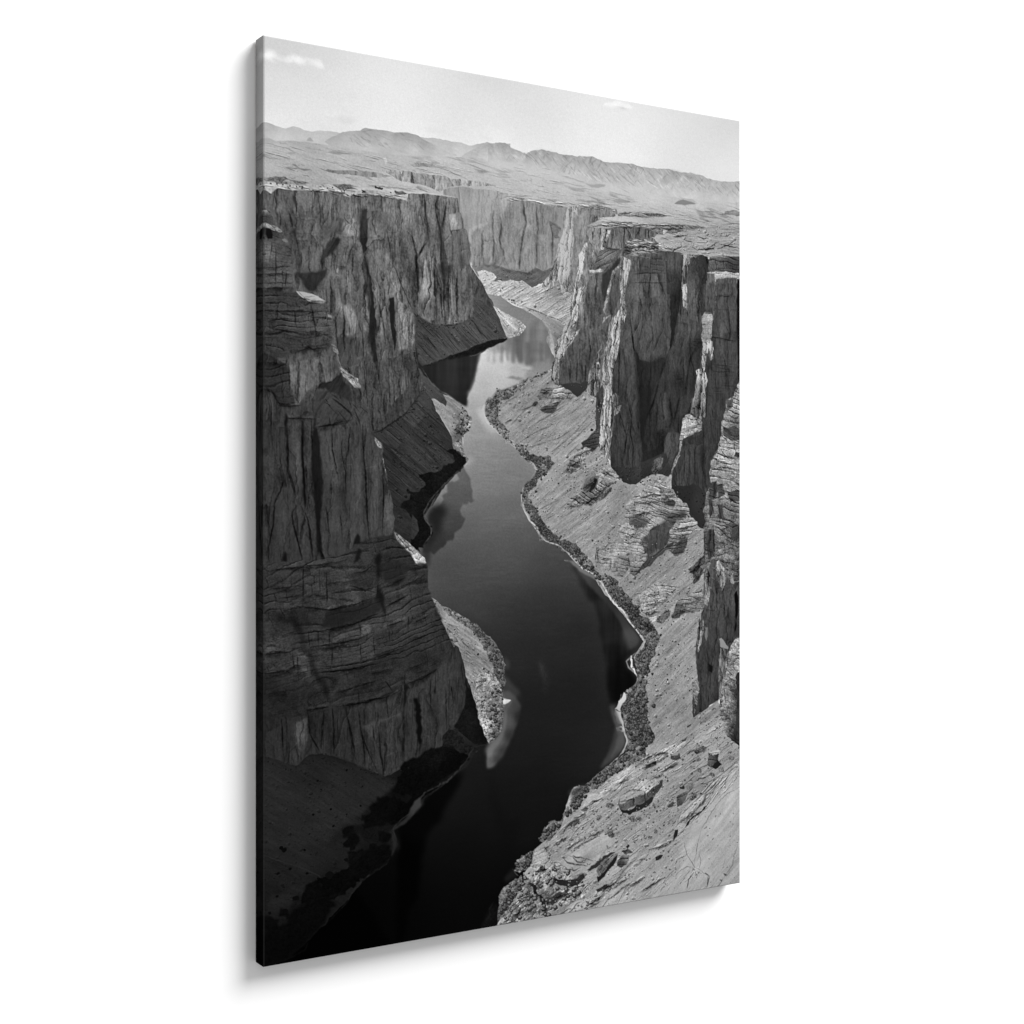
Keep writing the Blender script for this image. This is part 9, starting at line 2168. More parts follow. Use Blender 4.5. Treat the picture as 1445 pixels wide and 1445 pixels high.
F|672,3080 29,-15 4,33 -37,33 -42,32 -49,16 57,-37|684,3089,54 -66,73,38|none|0 0 1.5 1 1
F|1067,299 20,-13 23,0 29,10 41,14 45,8 -14,28 -63,14 -63,1 -35,-18|1094,295,162 45,21,172 -54,30,186 99,-12,184|range|1.2 40 .6 1 1
H|1085,308 90,19 55,-29 73,-10 112,9 163,-13 68,16 158,-12 60,13 144,-13 93,6 117,2 75,12 142,-12 0,76 -239,2 -209,7 -203,7 -236,3 -152,-21 -139,-15 -136,2|38 8.4 75 22 3.2 .828 .947 0
H|1085,308 90,19 55,-29 73,-10 112,9 163,-13 68,16 158,-12 60,13 144,-13 93,6 117,2 75,12 142,-12 0,76 -239,2 -209,7 -203,7 -236,3 -152,-21 -139,-15 -136,2|120 9.8 55 18 3.2 .868 .96 0
H|1085,308 90,19 55,-29 73,-10 112,9 163,-13 68,16 158,-12 60,13 144,-13 93,6 117,2 75,12 142,-12 0,76 -239,2 -209,7 -203,7 -236,3 -152,-21 -139,-15 -136,2|36 9.8 55 20 2.8 1.04 1.132 0
H|282,388 110,-50 63,-26 130,-7 83,-3 83,26 68,20 -267,34 -208,6|25 14 30 22 3.2 .901 .967 0
L|1225,314 18,20 23,12|6 3 8 .8 2 1.5
L|1303,289 19,20 37,18|6 3 8 .8 2 1.5
L|1415,297 47,33|6 3 8 .8 2 1.5
L|1578,284 -20,34 29,29|6 3 8 .8 2 1.5
L|1804,288 -20,35 40,28|6 3 8 .8 2 1.5
L|2008,288 -31,37 20,30|6 3 8 .8 2 1.5
L|2018,289 42,34 31,21|6 3 8 .8 2 1.5
L|2101,295 53,25 21,31|6 3 8 .8 2 1.5
L|2218,298 43,27|6 3 8 .8 2 1.5
L|1216,319 -14,20 -18,14|5 3 7 1.16 2 1.5
L|1294,290 -18,32|5 3 7 1.16 2 1.5
L|2002,290 -46,45 -31,20|5 3 7 1.16 2 1.5
L|2091,299 -11,26 -31,32|5 3 7 1.16 2 1.5
L|2207,298 -11,34|5 3 7 1.16 2 1.5
L|1578,286 -39,27 -19,26|5 3 7 1.16 2 1.5
L|1794,290 -40,37|5 3 7 1.16 2 1.5
H|9,431 335,-22 208,-5 583,-12 0,39 -384,30 -247,7 -315,38 -180,43|7 3.5 45 34 1.44 .736 .901 1.08
H|1032,375 271,-17 245,49 336,34 551,-18 0,102 -448,-13 -400,-22 -376,17 -179,-11|4 3.5 70 30 1.36 .703 .901 1.06
D|1317,1261,5 -37,6,4 22,11,4 -18,0,5 -12,4,6 -58,25,5 -3,13,3 -42,8,4 2,6,5 -10,8,5 30,2,4 -75,3,4 -39,7,5 78,2,5 -30,5,4 1,4,3 17,0,4 -34,2,5 2,5,4 -40,1,4 7,8,4 53,1,5 -25,4,3 5,1,3 -19,1,3 -20,6,5 -17,0,5 -14,2,4 41,2,5 -10,0,5 -3,0,5 5,2,4 2,2,4 -48,2,3 63,4,3 -35,4,4 10,6,3 18,4,4 -46,6,5 48,8,5 -23,8,4 -36,0,4 17,2,4 28,3,3 -46,7,3 1,3,6 -8,5,5 29,18,4 12,1,3 5,2,5 -27,1,3 48,5,4 -34,3,4 6,1,5 6,1,4 10,2,5 2,0,4 -19,0,4 -1,1,3 8,4,3 24,9,4 -12,2,4 19,1,3 19,1,5 -41,2,4 47,3,5 -40,3,3 6,11,5 22,1,5 3,10,3|58 114
D|1303,1271,5 -93,47,3 -16,8,4 -38,18,4 -84,0,5 38,14,4 0,6,4 -42,31,4 -4,5,4 4,4,4 25,0,4 -69,5,3 38,11,3 15,7,3 -47,2,3 55,8,4 -37,27,3 17,7,4 11,26,4 -36,2,3 32,3,5 -16,8,4 60,20,5|40 88
D|1117,1556,7 80,28,6 -29,2,4 14,2,6 16,10,3 -25,2,5 45,1,6 -32,7,7 19,1,4 21,1,5 -36,4,3 43,2,6 -13,1,6 0,4,4 -25,2,7 16,1,6 9,1,6 -24,1,6 51,6,5 49,0,6 -67,2,7 87,7,7 -76,1,5 42,0,6 -53,3,7 86,0,4 -9,1,5 -55,1,6 6,2,5 -2,0,5 -18,1,4 99,0,7 -45,2,4 28,2,6 24,0,5 -37,2,4 14,2,4 -54,0,3 5,0,5 45,1,6 5,1,4 34,4,7 -60,2,7 27,2,6 11,2,5 -2,3,3 11,3,6 -58,2,5 26,11,3 -35,5,4 41,0,4 -18,4,7 30,2,6 -12,3,7 4,1,4 -35,2,5 -5,1,6 35,1,7 -3,5,4 -20,5,7 -6,8,4 -13,2,7 27,4,7 -52,9,6 28,2,5 -3,3,4 -44,2,6 43,0,4 -13,6,5 -2,0,4 -6,0,4 -10,2,6 -27,2,4 12,2,7 4,14,6 -17,4,6 8,8,5 0,3,5 -25,2,7 8,29,4 41,12,7 -33,9,4 8,2,4 10,0,6 8,22,4 27,9,3 -11,0,4 16,4,6 23,18,6 1,9,7 -34,9,6 24,4,4 -2,16,6 36,6,6 -30,8,6 58,8,5 -35,2,4 42,8,6 -27,1,5 12,0,4 -27,5,6 7,2,6 28,0,5 -27,3,6 -10,2,4 67,5,7 0,5,4 5,1,6 -49,1,4 26,0,7|58 114
D|1145,1572,5 79,46,6 85,21,6 -90,4,6 68,35,6 25,15,4 -28,3,5 32,6,3 -6,6,6 16,2,6 -10,4,6 -25,7,4 8,3,4 -77,30,5 15,28,4 -24,26,6 1,6,4 66,44,5 -11,2,4 10,10,6 -47,4,7 5,6,5 15,12,5 -4,4,5 54,22,6 5,6,6 -26,10,4 57,7,5 -27,3,5 -1,6,6 -22,3,5 54,11,4 -11,1,5 7,8,5 -7,2,6 -5,9,3|40 88
D|1274,1935,6 63,17,6 -23,7,6 -19,2,5 26,6,6 -7,3,4 22,2,7 8,10,6 54,7,7 -58,6,7 21,2,5 -5,4,8 -3,3,7 -5,0,7 -4,1,5 32,1,4 25,2,4 -20,3,6 50,2,8 -13,1,6 22,2,8 -42,3,8 30,3,6 -4,4,8 16,3,7 -16,3,4 24,0,5 -24,4,6 49,2,5 28,7,8 -56,2,8 34,1,8 17,0,4 -49,2,5 51,3,8 -74,0,6 86,6,6 20,5,4 -75,1,6 12,1,4 25,6,6 -8,2,4 -17,0,6 5,5,5 37,8,4 11,4,4 25,25,8 -18,1,5 29,3,6 -18,3,8 27,1,6 15,1,7 -56,2,4 3,1,8 37,3,7 -15,3,8 11,0,7 28,6,4 -18,4,5 16,3,6|58 114
D|1328,1957,4 -7,3,6 -11,21,4 94,1,6 -18,22,7 32,14,4 -33,12,5 88,18,5 12,12,7 18,13,4 19,17,6 -36,1,6 24,2,6 32,5,5 -35,8,7 -1,12,4 64,0,4 8,3,5 -43,7,4 24,19,4|40 88
D|1450,2019,8 -7,11,7 58,12,9 -6,22,8 39,23,5 -8,3,5 17,26,9 33,20,8 16,12,10 11,2,6 -14,1,7 9,3,10 46,2,5 -32,6,7 38,2,8 -37,2,11 59,4,7 -78,2,10 68,2,7 12,1,9 -43,1,8 43,2,11 -68,2,4 74,2,6 1,4,10 -44,3,6 35,0,6 15,4,9 25,1,7 -12,2,7 -56,2,9 18,9,7 6,21,6 65,6,7 -59,1,10 -12,7,5 79,1,8 -45,8,10 44,5,7 30,9,5 -19,0,6 -46,0,6 -3,2,10 40,9,8 47,0,9 -92,2,6 89,3,7 -75,10,6 8,2,6 54,0,7 3,0,6 -42,5,9 -12,4,10 2,2,6 88,5,10 -60,0,7 12,1,5 64,3,11 -31,1,6 -5,3,8 0,1,8 -28,1,8 42,2,10 16,11,5 -22,1,8 -38,1,6 16,4,7 62,0,6 -40,9,7 -10,5,6 2,2,9 14,5,4 24,3,7 -23,0,9 33,0,6 -22,2,7 42,5,5 -72,4,6 69,15,8 -51,2,8 60,1,11 46,6,5 -98,1,8 87,7,6 -86,1,9 105,2,5 -72,5,5 30,0,7 0,8,10 -29,15,6 24,2,6 46,11,10 -10,6,6 29,7,10 -46,0,5 -15,8,4 5,18,6 14,0,7 -30,3,5 64,2,8 -34,2,10 8,1,6 -39,8,10 59,1,5 -24,3,9 -41,2,8 61,0,7 -14,3,7 -67,15,10 -15,2,11 2,5,9 49,0,5 9,5,7 -51,11,8 -6,0,5 5,3,8 13,0,6 -15,0,9 14,5,9 53,5,6 -34,1,10 -29,2,5 24,9,5 -26,11,6 43,3,8 -33,7,10 24,1,8 -4,7,6 -32,5,10 35,3,7 15,13,8 -36,33,9 -2,8,6 -27,7,10 19,7,5 -33,2,6 65,10,6 -17,5,6 21,2,5 -72,10,10 64,6,11 -55,5,5 44,17,6 -55,1,6 33,15,10 -10,3,5 25,0,6 -19,6,5 -47,3,10 44,0,5 -40,8,6 -16,16,8 102,3,11 -36,4,6 -38,2,8 21,3,9 4,2,8 11,2,8 26,1,6 -71,4,10 69,0,8 -63,1,9 27,6,9 0,0,9 -19,2,6 53,7,6 12,0,10 -54,9,10 1,4,9 63,4,8|58 114
D|1467,2060,6 55,28,7 -6,11,6 22,16,4 58,4,4 -26,10,9 13,26,6 31,23,10 67,24,9 9,24,6 1,2,6 -13,10,6 68,12,8 -12,25,6 23,15,6 3,10,7 20,6,10 40,14,8 1,16,7 0,1,6 5,14,8 -3,2,8 -31,7,8 59,13,6 14,9,6 2,3,7 -27,22,10 56,0,10 8,3,6 -20,8,10 38,1,8 -20,29,6 -28,42,7 -6,37,6 -71,17,6 65,3,8 -10,16,7 -44,10,5 84,3,6 -36,59,10 -13,21,10 -41,31,9 -40,13,7 70,12,6 -43,5,8 30,11,6 -7,7,10 38,32,5 7,1,7 -81,10,6 37,2,6 -31,4,8 80,3,5 -2,16,4 -86,11,8 -8,9,6|40 88
D|1867,2704,11 -89,0,10 55,0,13 -27,1,6 -25,5,6 64,10,13 -48,1,6 53,5,6 -36,1,9 51,7,7 12,1,11 -61,2,10 -53,8,8 44,1,10 20,1,8 -2,1,7 -34,6,12 82,0,6 -66,1,10 -46,0,12 103,2,9 -42,3,6 36,3,7 -66,2,6 -31,12,6 51,5,7 47,4,14 -58,2,11 26,2,13 31,0,9 -70,3,9 66,4,10 -48,4,12 24,9,8 -41,7,8 47,1,11 -29,2,12 37,12,9 -12,0,6 -52,1,9 93,0,6 5,0,10 -109,2,6 43,2,7 80,7,9 -28,1,12 -48,1,12 -41,11,13 27,3,10 46,5,14 44,3,10 -14,4,9 -40,5,8 42,4,11 -59,0,9 75,0,10 -67,1,13 69,6,12 -75,2,11 5,2,13 -4,8,13 20,5,7 70,5,11 -127,1,11 17,3,7 -2,2,11 89,4,10 -93,1,9 109,3,10 -4,8,10 -73,7,10 38,1,14 -108,11,6 26,9,12 -24,2,12 38,0,13 2,13,8 52,1,8 -92,2,8 84,9,7 -73,2,12 -3,3,12 -44,7,7 32,7,10 -77,12,6 1,5,8 3,7,10 -9,6,8 32,2,9 -66,3,8 96,4,10 -15,1,11 -75,1,13 56,1,9 -55,7,6 61,1,8 -55,3,10 -33,1,8 57,1,12 -41,1,10 -29,1,11 36,5,13 -2,10,10 -36,2,10 -15,1,6 45,6,12 -3,1,8 -75,7,11 38,20,8 -71,1,8|58 114
D|1853,2709,6 -27,8,10 -29,1,6 22,26,10 62,5,11 -96,1,7 75,16,11 -32,6,12 18,27,9 -57,2,6 40,14,8 -51,12,7 87,56,7 13,2,6 -90,3,12 50,6,11 -35,18,12 69,6,9 -63,0,12 -13,14,7 65,3,10 -8,6,11 25,9,9 -16,10,10 -92,0,8 76,5,11 -21,16,10 -126,24,8 32,4,10 19,19,9 -136,22,8 98,6,8 -124,18,12 -5,15,10 31,4,8 -16,2,9|40 88
D|1069,2478,8 -2,16,5 -22,12,8 37,4,6 -7,0,7 -4,2,7 8,15,5 13,1,5 -33,4,6 6,12,4 15,22,9 -24,9,4 51,3,5 -15,4,5 -1,5,5 5,11,4 -38,10,8 -1,6,8 39,6,5 -35,5,8 -12,3,5 42,0,6 1,2,6 -15,11,4 21,18,5 -14,1,6 -40,6,5 17,12,5 48,8,6 -56,4,5 15,7,6 20,9,4 -4,17,7 0,8,8 -60,3,5 60,4,4 -50,10,8 -8,0,6 28,3,4 5,11,5 -3,2,9 26,10,7 -3,2,9 -37,0,7 55,8,8 -36,1,5 -13,12,6 39,0,4 -1,2,5 -22,0,5 -3,1,9 23,5,8 -12,1,6 -12,1,6 -35,0,4 43,4,6 20,4,5 -60,3,4 31,10,8 -18,1,6|44 92
D|894,2321,5 -10,1,3 -3,2,6 12,11,3 49,9,5 9,8,6 18,33,6 -13,2,4 20,3,3 8,2,3 13,1,4 -37,3,6 30,3,3 19,5,6 -26,1,4 24,2,5 -19,2,4 42,7,3 4,2,5 -48,2,5 66,10,3 -39,0,7 6,2,3 14,2,5 -5,2,6 0,2,3 5,8,6 20,0,6 -31,6,6 0,2,6 -9,1,4 55,3,6 -32,8,4 47,12,6 -27,9,6 8,1,3 -28,1,6 17,5,5 -21,8,4 9,3,3 27,1,4 28,1,6 -32,0,6 -26,5,6 8,4,5 -1,1,4 14,5,4 10,2,5 7,4,5 -16,16,6|50 100
D|900,1430,3 2,2,4 10,12,4 -17,9,5 5,3,5 24,6,3 2,2,5 -14,1,3 -17,1,2 31,2,3 -46,0,3 40,2,2 2,6,4 9,4,3 -39,1,3 3,1,4 8,2,5 -1,6,4 -2,4,2 2,0,4 -4,2,4 26,4,5 -27,2,5 -5,1,4 19,0,4 15,1,5 -30,6,3 41,4,4 -2,1,5 -20,1,3 -26,5,4 -1,1,3 -25,5,4 67,1,4 -15,5,5 -33,6,2 9,0,4 21,1,4 -38,2,5 30,12,3|46 92
D|1364,3251,8 25,10,7 -23,1,14 28,2,13 -2,1,11 -55,2,9 31,3,12 -32,1,12 -8,4,10 38,2,12 -46,2,13 29,1,12 -10,12,7 -4,3,11 -44,12,8 30,3,11|48 104
D|1248,3363,12 3,6,7 -7,3,8 -16,1,13 16,5,12 -2,1,12 2,7,8 -72,18,13 38,0,12 26,2,13 -23,5,13 -37,1,8 29,2,11 29,0,12 -51,1,8 36,2,7 -5,5,9 -38,7,7|48 104
D|1169,3486,9 -33,10,8 9,3,6 41,1,12 -61,10,11 61,4,10 3,1,13 -57,2,13 19,7,9 5,7,9 -16,1,14 -11,2,7 19,1,9 16,5,7 -9,2,14 -5,2,10 -4,1,12 0,1,8 -30,4,12 20,4,11 8,2,7 -30,3,11 35,1,8 -47,10,10 10,17,13 -16,8,9|48 104
D|1536,3108,10 1,10,8 1,1,11 0,0,12 4,0,12 6,8,9 -39,4,6 -7,7,12 11,3,12 -27,4,10 50,3,14 -34,2,6 -22,4,6 -7,4,8 2,2,13 43,3,7 -38,2,11 -11,0,9 -10,15,10 40,5,13 -24,3,14 12,6,11 -35,11,13 -15,4,12 21,1,7 -20,10,12|48 104
D|2018,3001,4 -42,19,4 121,0,3 -24,6,4 -91,11,3 -167,3,6 143,12,2 -120,4,4 112,4,3 80,19,3 126,3,5 -207,13,6 37,10,6 -179,2,3 317,15,3 -128,1,4 -350,4,4 455,4,6 -398,4,3 -6,2,5 245,28,5 -284,7,4 -28,0,4 -45,3,4 95,7,5 2,21,3 -59,1,5 389,17,4 -190,8,6 103,9,6 116,6,3 -301,4,5 -8,5,5 42,2,3 -124,7,3 -71,0,5 -58,24,4 -99,1,5 318,2,3 -97,39,4 -176,5,5 143,1,3 -22,0,3 -145,21,2 -57,21,3 73,4,3|62 112
D|2085,2374,3 12,5,5 -76,21,5 -58,14,5 -2,36,2 181,3,2 -24,22,2 -90,3,5 70,12,4 -140,4,3 12,1,5 191,13,4 -88,13,2 -28,27,5 -60,10,5 -48,2,4 -8,6,3 77,10,3 8,15,4 126,10,4 -122,6,3 -59,0,2 159,4,5 -4,14,4 -118,5,5 -90,13,2 191,8,3 31,4,3 -104,1,4 121,1,4 -153,6,4 0,6,2 -64,7,5 79,23,3 -62,4,4 35,2,4 158,3,4 -111,16,3 -67,11,4 -24,3,4|58 104
D|1904,1674,3 -218,1,6 144,0,4 -136,1,3 164,0,4 -99,0,6 22,2,6 148,2,5 -197,0,3 190,1,2 -70,4,4 -110,4,4 107,1,4 69,0,7 -2,2,3 -134,0,6 122,4,5 -166,0,6 51,2,2 17,2,6 54,1,4 -138,1,3 258,1,6 11,3,6 -229,2,3 67,2,7 21,0,5 -68,2,5 170,2,3 -130,6,2 60,13,4 -28,4,5 -26,1,5 15,3,6|40 84
D|1503,1304,4 -16,0,2 22,1,4 1,1,4 -8,7,3 -41,1,4 49,1,4 -97,1,4 130,0,3 -69,0,4 41,3,5 -29,1,3 51,0,4 -10,6,3 -91,2,3 -6,1,4 3,1,3 106,1,3 -7,1,2 -28,1,2 35,3,4 -119,3,3 43,1,4 74,8,2 26,0,3 -58,1,2|46 110
D|1567,1336,4 -11,20,3 30,14,3 38,6,3 -46,2,5 -1,3,4 -12,1,4 56,6,6 -47,0,4 17,11,3 11,4,5 14,7,4 -8,8,6 -18,4,4 -18,2,4 40,2,6 -21,0,3 -9,6,4 36,27,2 -6,0,4 -19,4,6 25,13,2 -19,32,2 5,9,5 -12,3,2 27,6,2 -26,2,2 11,50,4 19,35,4 -15,2,2 18,17,4 -6,1,3 -24,2,5 18,4,4 -19,3,5 -3,1,3 68,3,3 -6,0,3 -27,18,5 -29,2,6|70 160
D|2084,1774,4 31,10,4 29,2,3 60,3,4 -76,1,5 -58,3,4 68,0,3 -26,4,3 101,3,7 -116,8,5 70,4,3 31,6,3 -71,0,5 80,8,3 -36,2,6 40,8,6 -5,6,4 -9,19,6 -14,15,5 27,62,6|28 60
D|1665,1976,4 18,0,3 118,1,6 -32,3,2 -3,0,2 30,6,4 -87,1,3 111,1,3 -159,1,5 65,1,2 -58,4,6 -5,2,4 170,1,2 -62,5,2 -11,3,6 -156,2,6 21,3,4 36,2,2 94,0,2 18,1,2 163,11,6 -52,0,4 -34,0,6 63,4,5 -305,10,3 151,1,3 -99,3,6 44,2,3 119,3,5 -218,1,6 22,5,2 -31,2,3 341,6,3 -163,6,6 -58,1,5 192,3,4 72,3,5 77,6,5 -179,0,4 76,8,4 -41,0,6 -71,0,5 124,4,2 -115,7,4 153,1,5 -238,6,3 -114,0,5 168,6,3 132,0,4 -211,3,2 180,1,3 -257,5,2 67,1,3 55,0,5 -24,8,4 40,18,4 -158,4,2 78,2,3 35,3,2 -92,4,2|66 160
D|2023,2227,4 18,11,6 -21,7,4 -75,0,5 -23,2,5 106,0,6 93,2,5 -99,2,5 32,5,2 14,1,4 45,0,6 -48,6,4 -141,0,3 66,9,6 168,6,5 -234,4,2 13,2,5 256,3,5 -313,4,5 142,0,4 -20,1,5 -74,0,5 67,4,4 -47,6,3 250,2,3 -31,3,3 -182,5,6 99,2,6 -166,2,5 136,2,5 148,2,6 -217,3,3 -98,1,6 277,2,4 -78,10,4 100,6,6 -302,5,6 271,4,3 -158,9,6 -109,10,6 115,8,4 -21,4,4 52,5,5 -72,2,3|66 160
D|1557,1610,4 9,2,2 -22,4,4 67,10,2 -15,17,2 -31,5,3 1,6,3 -60,2,3 146,4,5 -116,11,6 57,9,4 19,4,3 24,18,6 -52,2,2 64,3,4 -6,6,4 -144,3,2 -52,4,4 29,1,4 243,1,4 -284,9,4 191,7,3 -87,2,2 43,4,4 -107,1,4 173,9,6 -109,2,5 -58,0,3 68,1,2 98,1,5 -190,2,5 17,6,5 40,5,5 -55,1,3 239,3,4 -246,3,5 -13,2,5 -7,13,2 133,5,3 -35,6,3 40,3,4 15,3,6 -9,4,2 -13,2,2 -41,4,6 63,12,4 10,0,3 -95,15,2 -71,11,4 96,6,3|66 158
D|1906,1719,2 46,5,6 -182,3,3 215,14,4 -133,7,4 93,2,2 7,2,3 92,2,2 -173,14,2 25,6,3 118,6,5 43,6,6 0,18,6 -145,2,5 -67,8,4 104,3,6 28,10,4 -168,3,4 159,2,4 -112,3,4 133,2,4 -4,5,2 -2,0,5 -240,10,6 207,0,2 -98,9,4 201,6,5 -134,5,4 -143,1,5 -35,7,3 274,5,4 -171,1,4 -6,4,5 8,5,4 258,1,4 -260,2,4 281,6,3 -345,2,4 114,4,6 147,4,3 -28,4,3 -27,3,5 -13,1,2 -183,8,5 150,4,5 71,0,4 157,4,4 -208,4,4 -134,0,5 -35,0,4 87,2,3 76,8,3 71,1,3 15,2,4 -242,0,5 25,2,5 229,5,2 32,1,4 -42,3,4 -156,14,4|64 156
D|2275,2807,6 -39,1,2 15,1,3 34,1,5 -18,2,6 -44,7,4 -31,7,6 18,2,5 3,1,4 93,9,4 -146,7,4 141,2,3 -7,2,7 -69,1,5 57,3,4 -35,10,3 -52,1,4 29,4,3 34,0,3 -63,1,6 47,9,6 -12,7,5 -43,10,2 28,11,4|70 165
D|684,1054,4 262,4,4 -266,0,3 270,3,4 -80,6,4 69,3,4 -252,6,4 170,1,3 15,1,5 -150,2,4 -32,0,2 130,0,3 54,1,2 -182,0,2 174,1,2 -155,2,4 2,1,4 29,1,4 58,0,4 46,0,4 -93,0,3 -42,3,4 119,1,2 -5,1,3 37,0,4 -128,1,4 6,1,3 118,2,4 -94,0,3 69,0,4 21,1,4 -126,0,4 60,1,4 -29,0,2 -34,1,4 14,2,3 23,2,4 15,2,4 -32,5,4 10,3,4|38 86
D|678,1413,4 1,1,2 -6,6,4 -15,17,4 8,6,3 5,3,4 -6,0,4 -5,1,2 1,11,4 -16,2,4 5,1,2 -50,19,4 37,2,2 -39,11,2 -5,2,4 31,6,2 -4,3,2 -54,4,3 25,0,4 -22,2,2 -13,3,3 3,7,3 -39,8,4 2,4,4 22,5,3 -34,4,3 -10,3,4 17,2,4 -12,6,2 -1,15,2|28 66
D|22,2837,3 246,7,3 -248,8,4 296,0,3 -52,4,4 -54,1,2 73,0,2 -30,4,4 5,0,4 -218,1,4 157,0,2 -111,1,2 148,3,2 -22,1,4 -163,1,2 119,6,3 30,1,3 -14,2,2 199,5,2 -34,0,3 -211,2,3 189,1,2 16,1,2 11,1,4 -259,2,4 43,3,2 -22,0,4 44,8,3 -22,2,2 286,18,4 40,4,3 4,9,2 29,2,3 146,1,4 -197,0,4 38,4,3 121,1,4 -135,0,4 138,3,4 10,4,2 -117,0,4 47,10,2 50,0,3 -72,2,2 64,1,4 -21,6,4|16 44
D|1299,3431,9 12,14,10 -37,4,8 91,0,14 -81,0,7 -49,2,6 -25,4,5 164,1,11 -29,1,6 -71,2,8 1,2,5 -18,1,8 31,6,5 -72,1,13 122,1,9 106,2,10 -21,0,7 -206,1,8 226,4,12 -149,0,7 144,3,12 2,2,10 -74,6,7 35,2,11 -35,0,5 -18,2,12 -64,0,9 -78,3,11 69,3,5 149,3,4 -92,4,12 28,3,14 21,1,6 -16,3,7 -9,3,14 90,1,6 8,2,7 -155,0,12 191,6,6 -290,0,8 316,4,8 -69,5,12 -225,1,10 164,4,12 66,3,5 -21,1,12 -234,1,10 325,0,10 -33,2,10 -324,2,5 146,0,6 -90,3,7 -37,1,10 249,0,14 -158,3,10 -38,2,4 235,0,14 -205,0,12 221,0,7 -151,5,5 -144,1,11 41,1,10 -32,4,10 316,0,4 -383,0,13 132,1,14 233,6,14 -192,2,8 -154,0,8 266,1,6 75,1,14 -238,3,8 51,0,6 133,0,12 49,2,5 -161,0,11 -151,1,6 299,0,12 -112,1,7 -129,0,12 -98,1,7 2,1,8 208,3,11 74,1,12 -47,4,8 -237,0,8 125,3,12 -75,3,8 -42,2,8 250,0,5 -212,0,7 131,4,13 83,1,8 -159,2,14 164,4,9 -296,0,6 246,4,6 -29,3,8 26,1,8 -31,0,10 -5,0,14 60,0,14 -258,7,10 10,9,9 64,0,12 132,7,12 17,6,13 -78,4,12 -101,3,12 16,0,8|58 150
D|1575,3215,6 21,6,7 -14,10,6 -72,3,4 169,4,4 -76,2,4 -126,13,4 22,10,6 171,1,4 -101,6,7 -5,8,5 -80,3,3 -20,7,3 112,0,6 -156,2,5 254,0,7 -54,5,3 -205,4,4 246,5,7 -32,6,6 -136,1,5 114,2,4 -46,4,4 104,3,4 -21,1,3 -57,4,4 61,3,7 -48,1,4 -183,3,6 41,1,6 -74,0,4 -7,5,7 15,4,6 -24,1,4 17,1,5 144,0,3 -78,8,6 30,2,4 -87,2,3 8,2,5 119,4,4 -91,7,3 -68,0,4 137,3,5 -5,1,3 -149,12,6|78 170
D|2313,2881,5 -3,14,4 -16,6,7 -61,5,4 -93,13,7 -2,2,5 173,6,4 -159,10,5 -19,5,3 123,4,3 37,4,8 47,2,6 -125,1,3 -61,1,4 117,3,3 -235,8,6 138,1,6 84,2,4 -74,8,6 206,4,5 -371,4,3 183,2,6 7,1,3 -229,4,4 49,3,4 213,5,4 -114,1,5 -180,0,6 364,5,4 -314,3,7 148,7,6 -224,1,4 117,2,5 156,2,3 182,4,8 -493,1,6 374,1,6 106,0,6 -112,3,4 -346,3,5 180,0,8 135,8,5 -68,5,8 -279,1,6 424,5,3 -213,4,6 -138,1,6 -9,4,5 -1,4,5 -15,1,7 15,0,6 48,0,6 -80,11,5 -23,1,4 373,1,3 -71,6,3 73,2,4 -17,1,6 -365,6,2 101,4,4 -102,3,4 -36,2,6 20,2,7 140,7,5 211,3,4 -302,9,5 37,1,4 234,11,7 -285,1,7 -20,9,6 95,4,6 -79,1,4 33,0,5 111,0,5 108,1,2 -242,6,7 131,1,5 -13,2,4 -101,10,6 -17,0,6|72 168
D|2128,3168,4 -99,35,5 -87,4,4 80,5,5 -78,2,6 -29,4,4 -37,1,3 -164,1,5 199,6,6 -38,0,4 93,4,2 -267,3,6 135,0,6 110,2,6 97,6,3 -222,1,5 213,0,4 -186,6,6 147,4,4 -135,1,4 97,3,6 101,3,4 -301,2,4 -27,2,4 84,3,3 82,3,5 -116,1,5 -64,3,6 52,4,4 -16,2,6 202,3,4 -63,1,6 -133,2,5 270,4,4 -210,1,4 -109,6,6 241,4,3 -106,4,3 72,1,6 -34,1,6 -107,5,2 204,2,5 -273,1,5 63,1,2 6,3,2 -41,1,2 178,1,4 -121,2,6 180,8,2 -97,2,6 -113,2,2 51,0,3 62,2,4 -129,11,2 70,1,2 108,5,2 -61,4,4 3,7,6 -66,6,4 9,14,6|72 166
D|2012,3407,7 -27,16,5 -11,21,6 -18,6,3 -92,20,4 32,1,4 -3,1,3 -16,2,7 0,2,4 -57,20,3 -13,10,4 -20,9,3 -33,13,6 22,0,6 -24,2,3 4,10,4 -56,14,4 12,6,6 -52,1,6 31,2,6 -16,10,5 3,3,4 -8,4,7 -38,1,6 20,2,6 15,1,4 -4,4,4 -2,1,4 -67,6,4 -7,5,5 9,0,6 -24,4,2 13,14,6 5,0,2 -48,0,6 4,1,3 3,4,7 1,2,2 2,1,2 -57,3,6 73,1,6 6,1,4 -61,3,5 27,2,3 8,1,6 -71,1,4 40,1,5 -57,7,3 22,4,4 61,0,6|74 172
F|802,518 109,-31 191,3 91,18 295,4 101,-14 -101,213 -122,101 -147,18 -271,0 -25,-154|802,518,168|none|0 0 2 14 .26
F|3,418 341,-38 492,-11 299,16 0,61 -299,5 -332,17 -315,17 -186,2|3,418,196|none|0 0 2 14 .22
F|1032,368 459,14 393,26 551,-19 0,85 -551,24 -488,4 -364,-6|1032,368,200|none|0 0 2 14 .25
F|3,607 631,-35 245,-31 78,267 -289,-49 -402,-26 -263,26|3,607,128|none|0 0 2 14 .1
F|1360,529 244,-26 100,20 -152,77 -75,259 -117,21|1360,529,170|none|0 0 2 14 .16
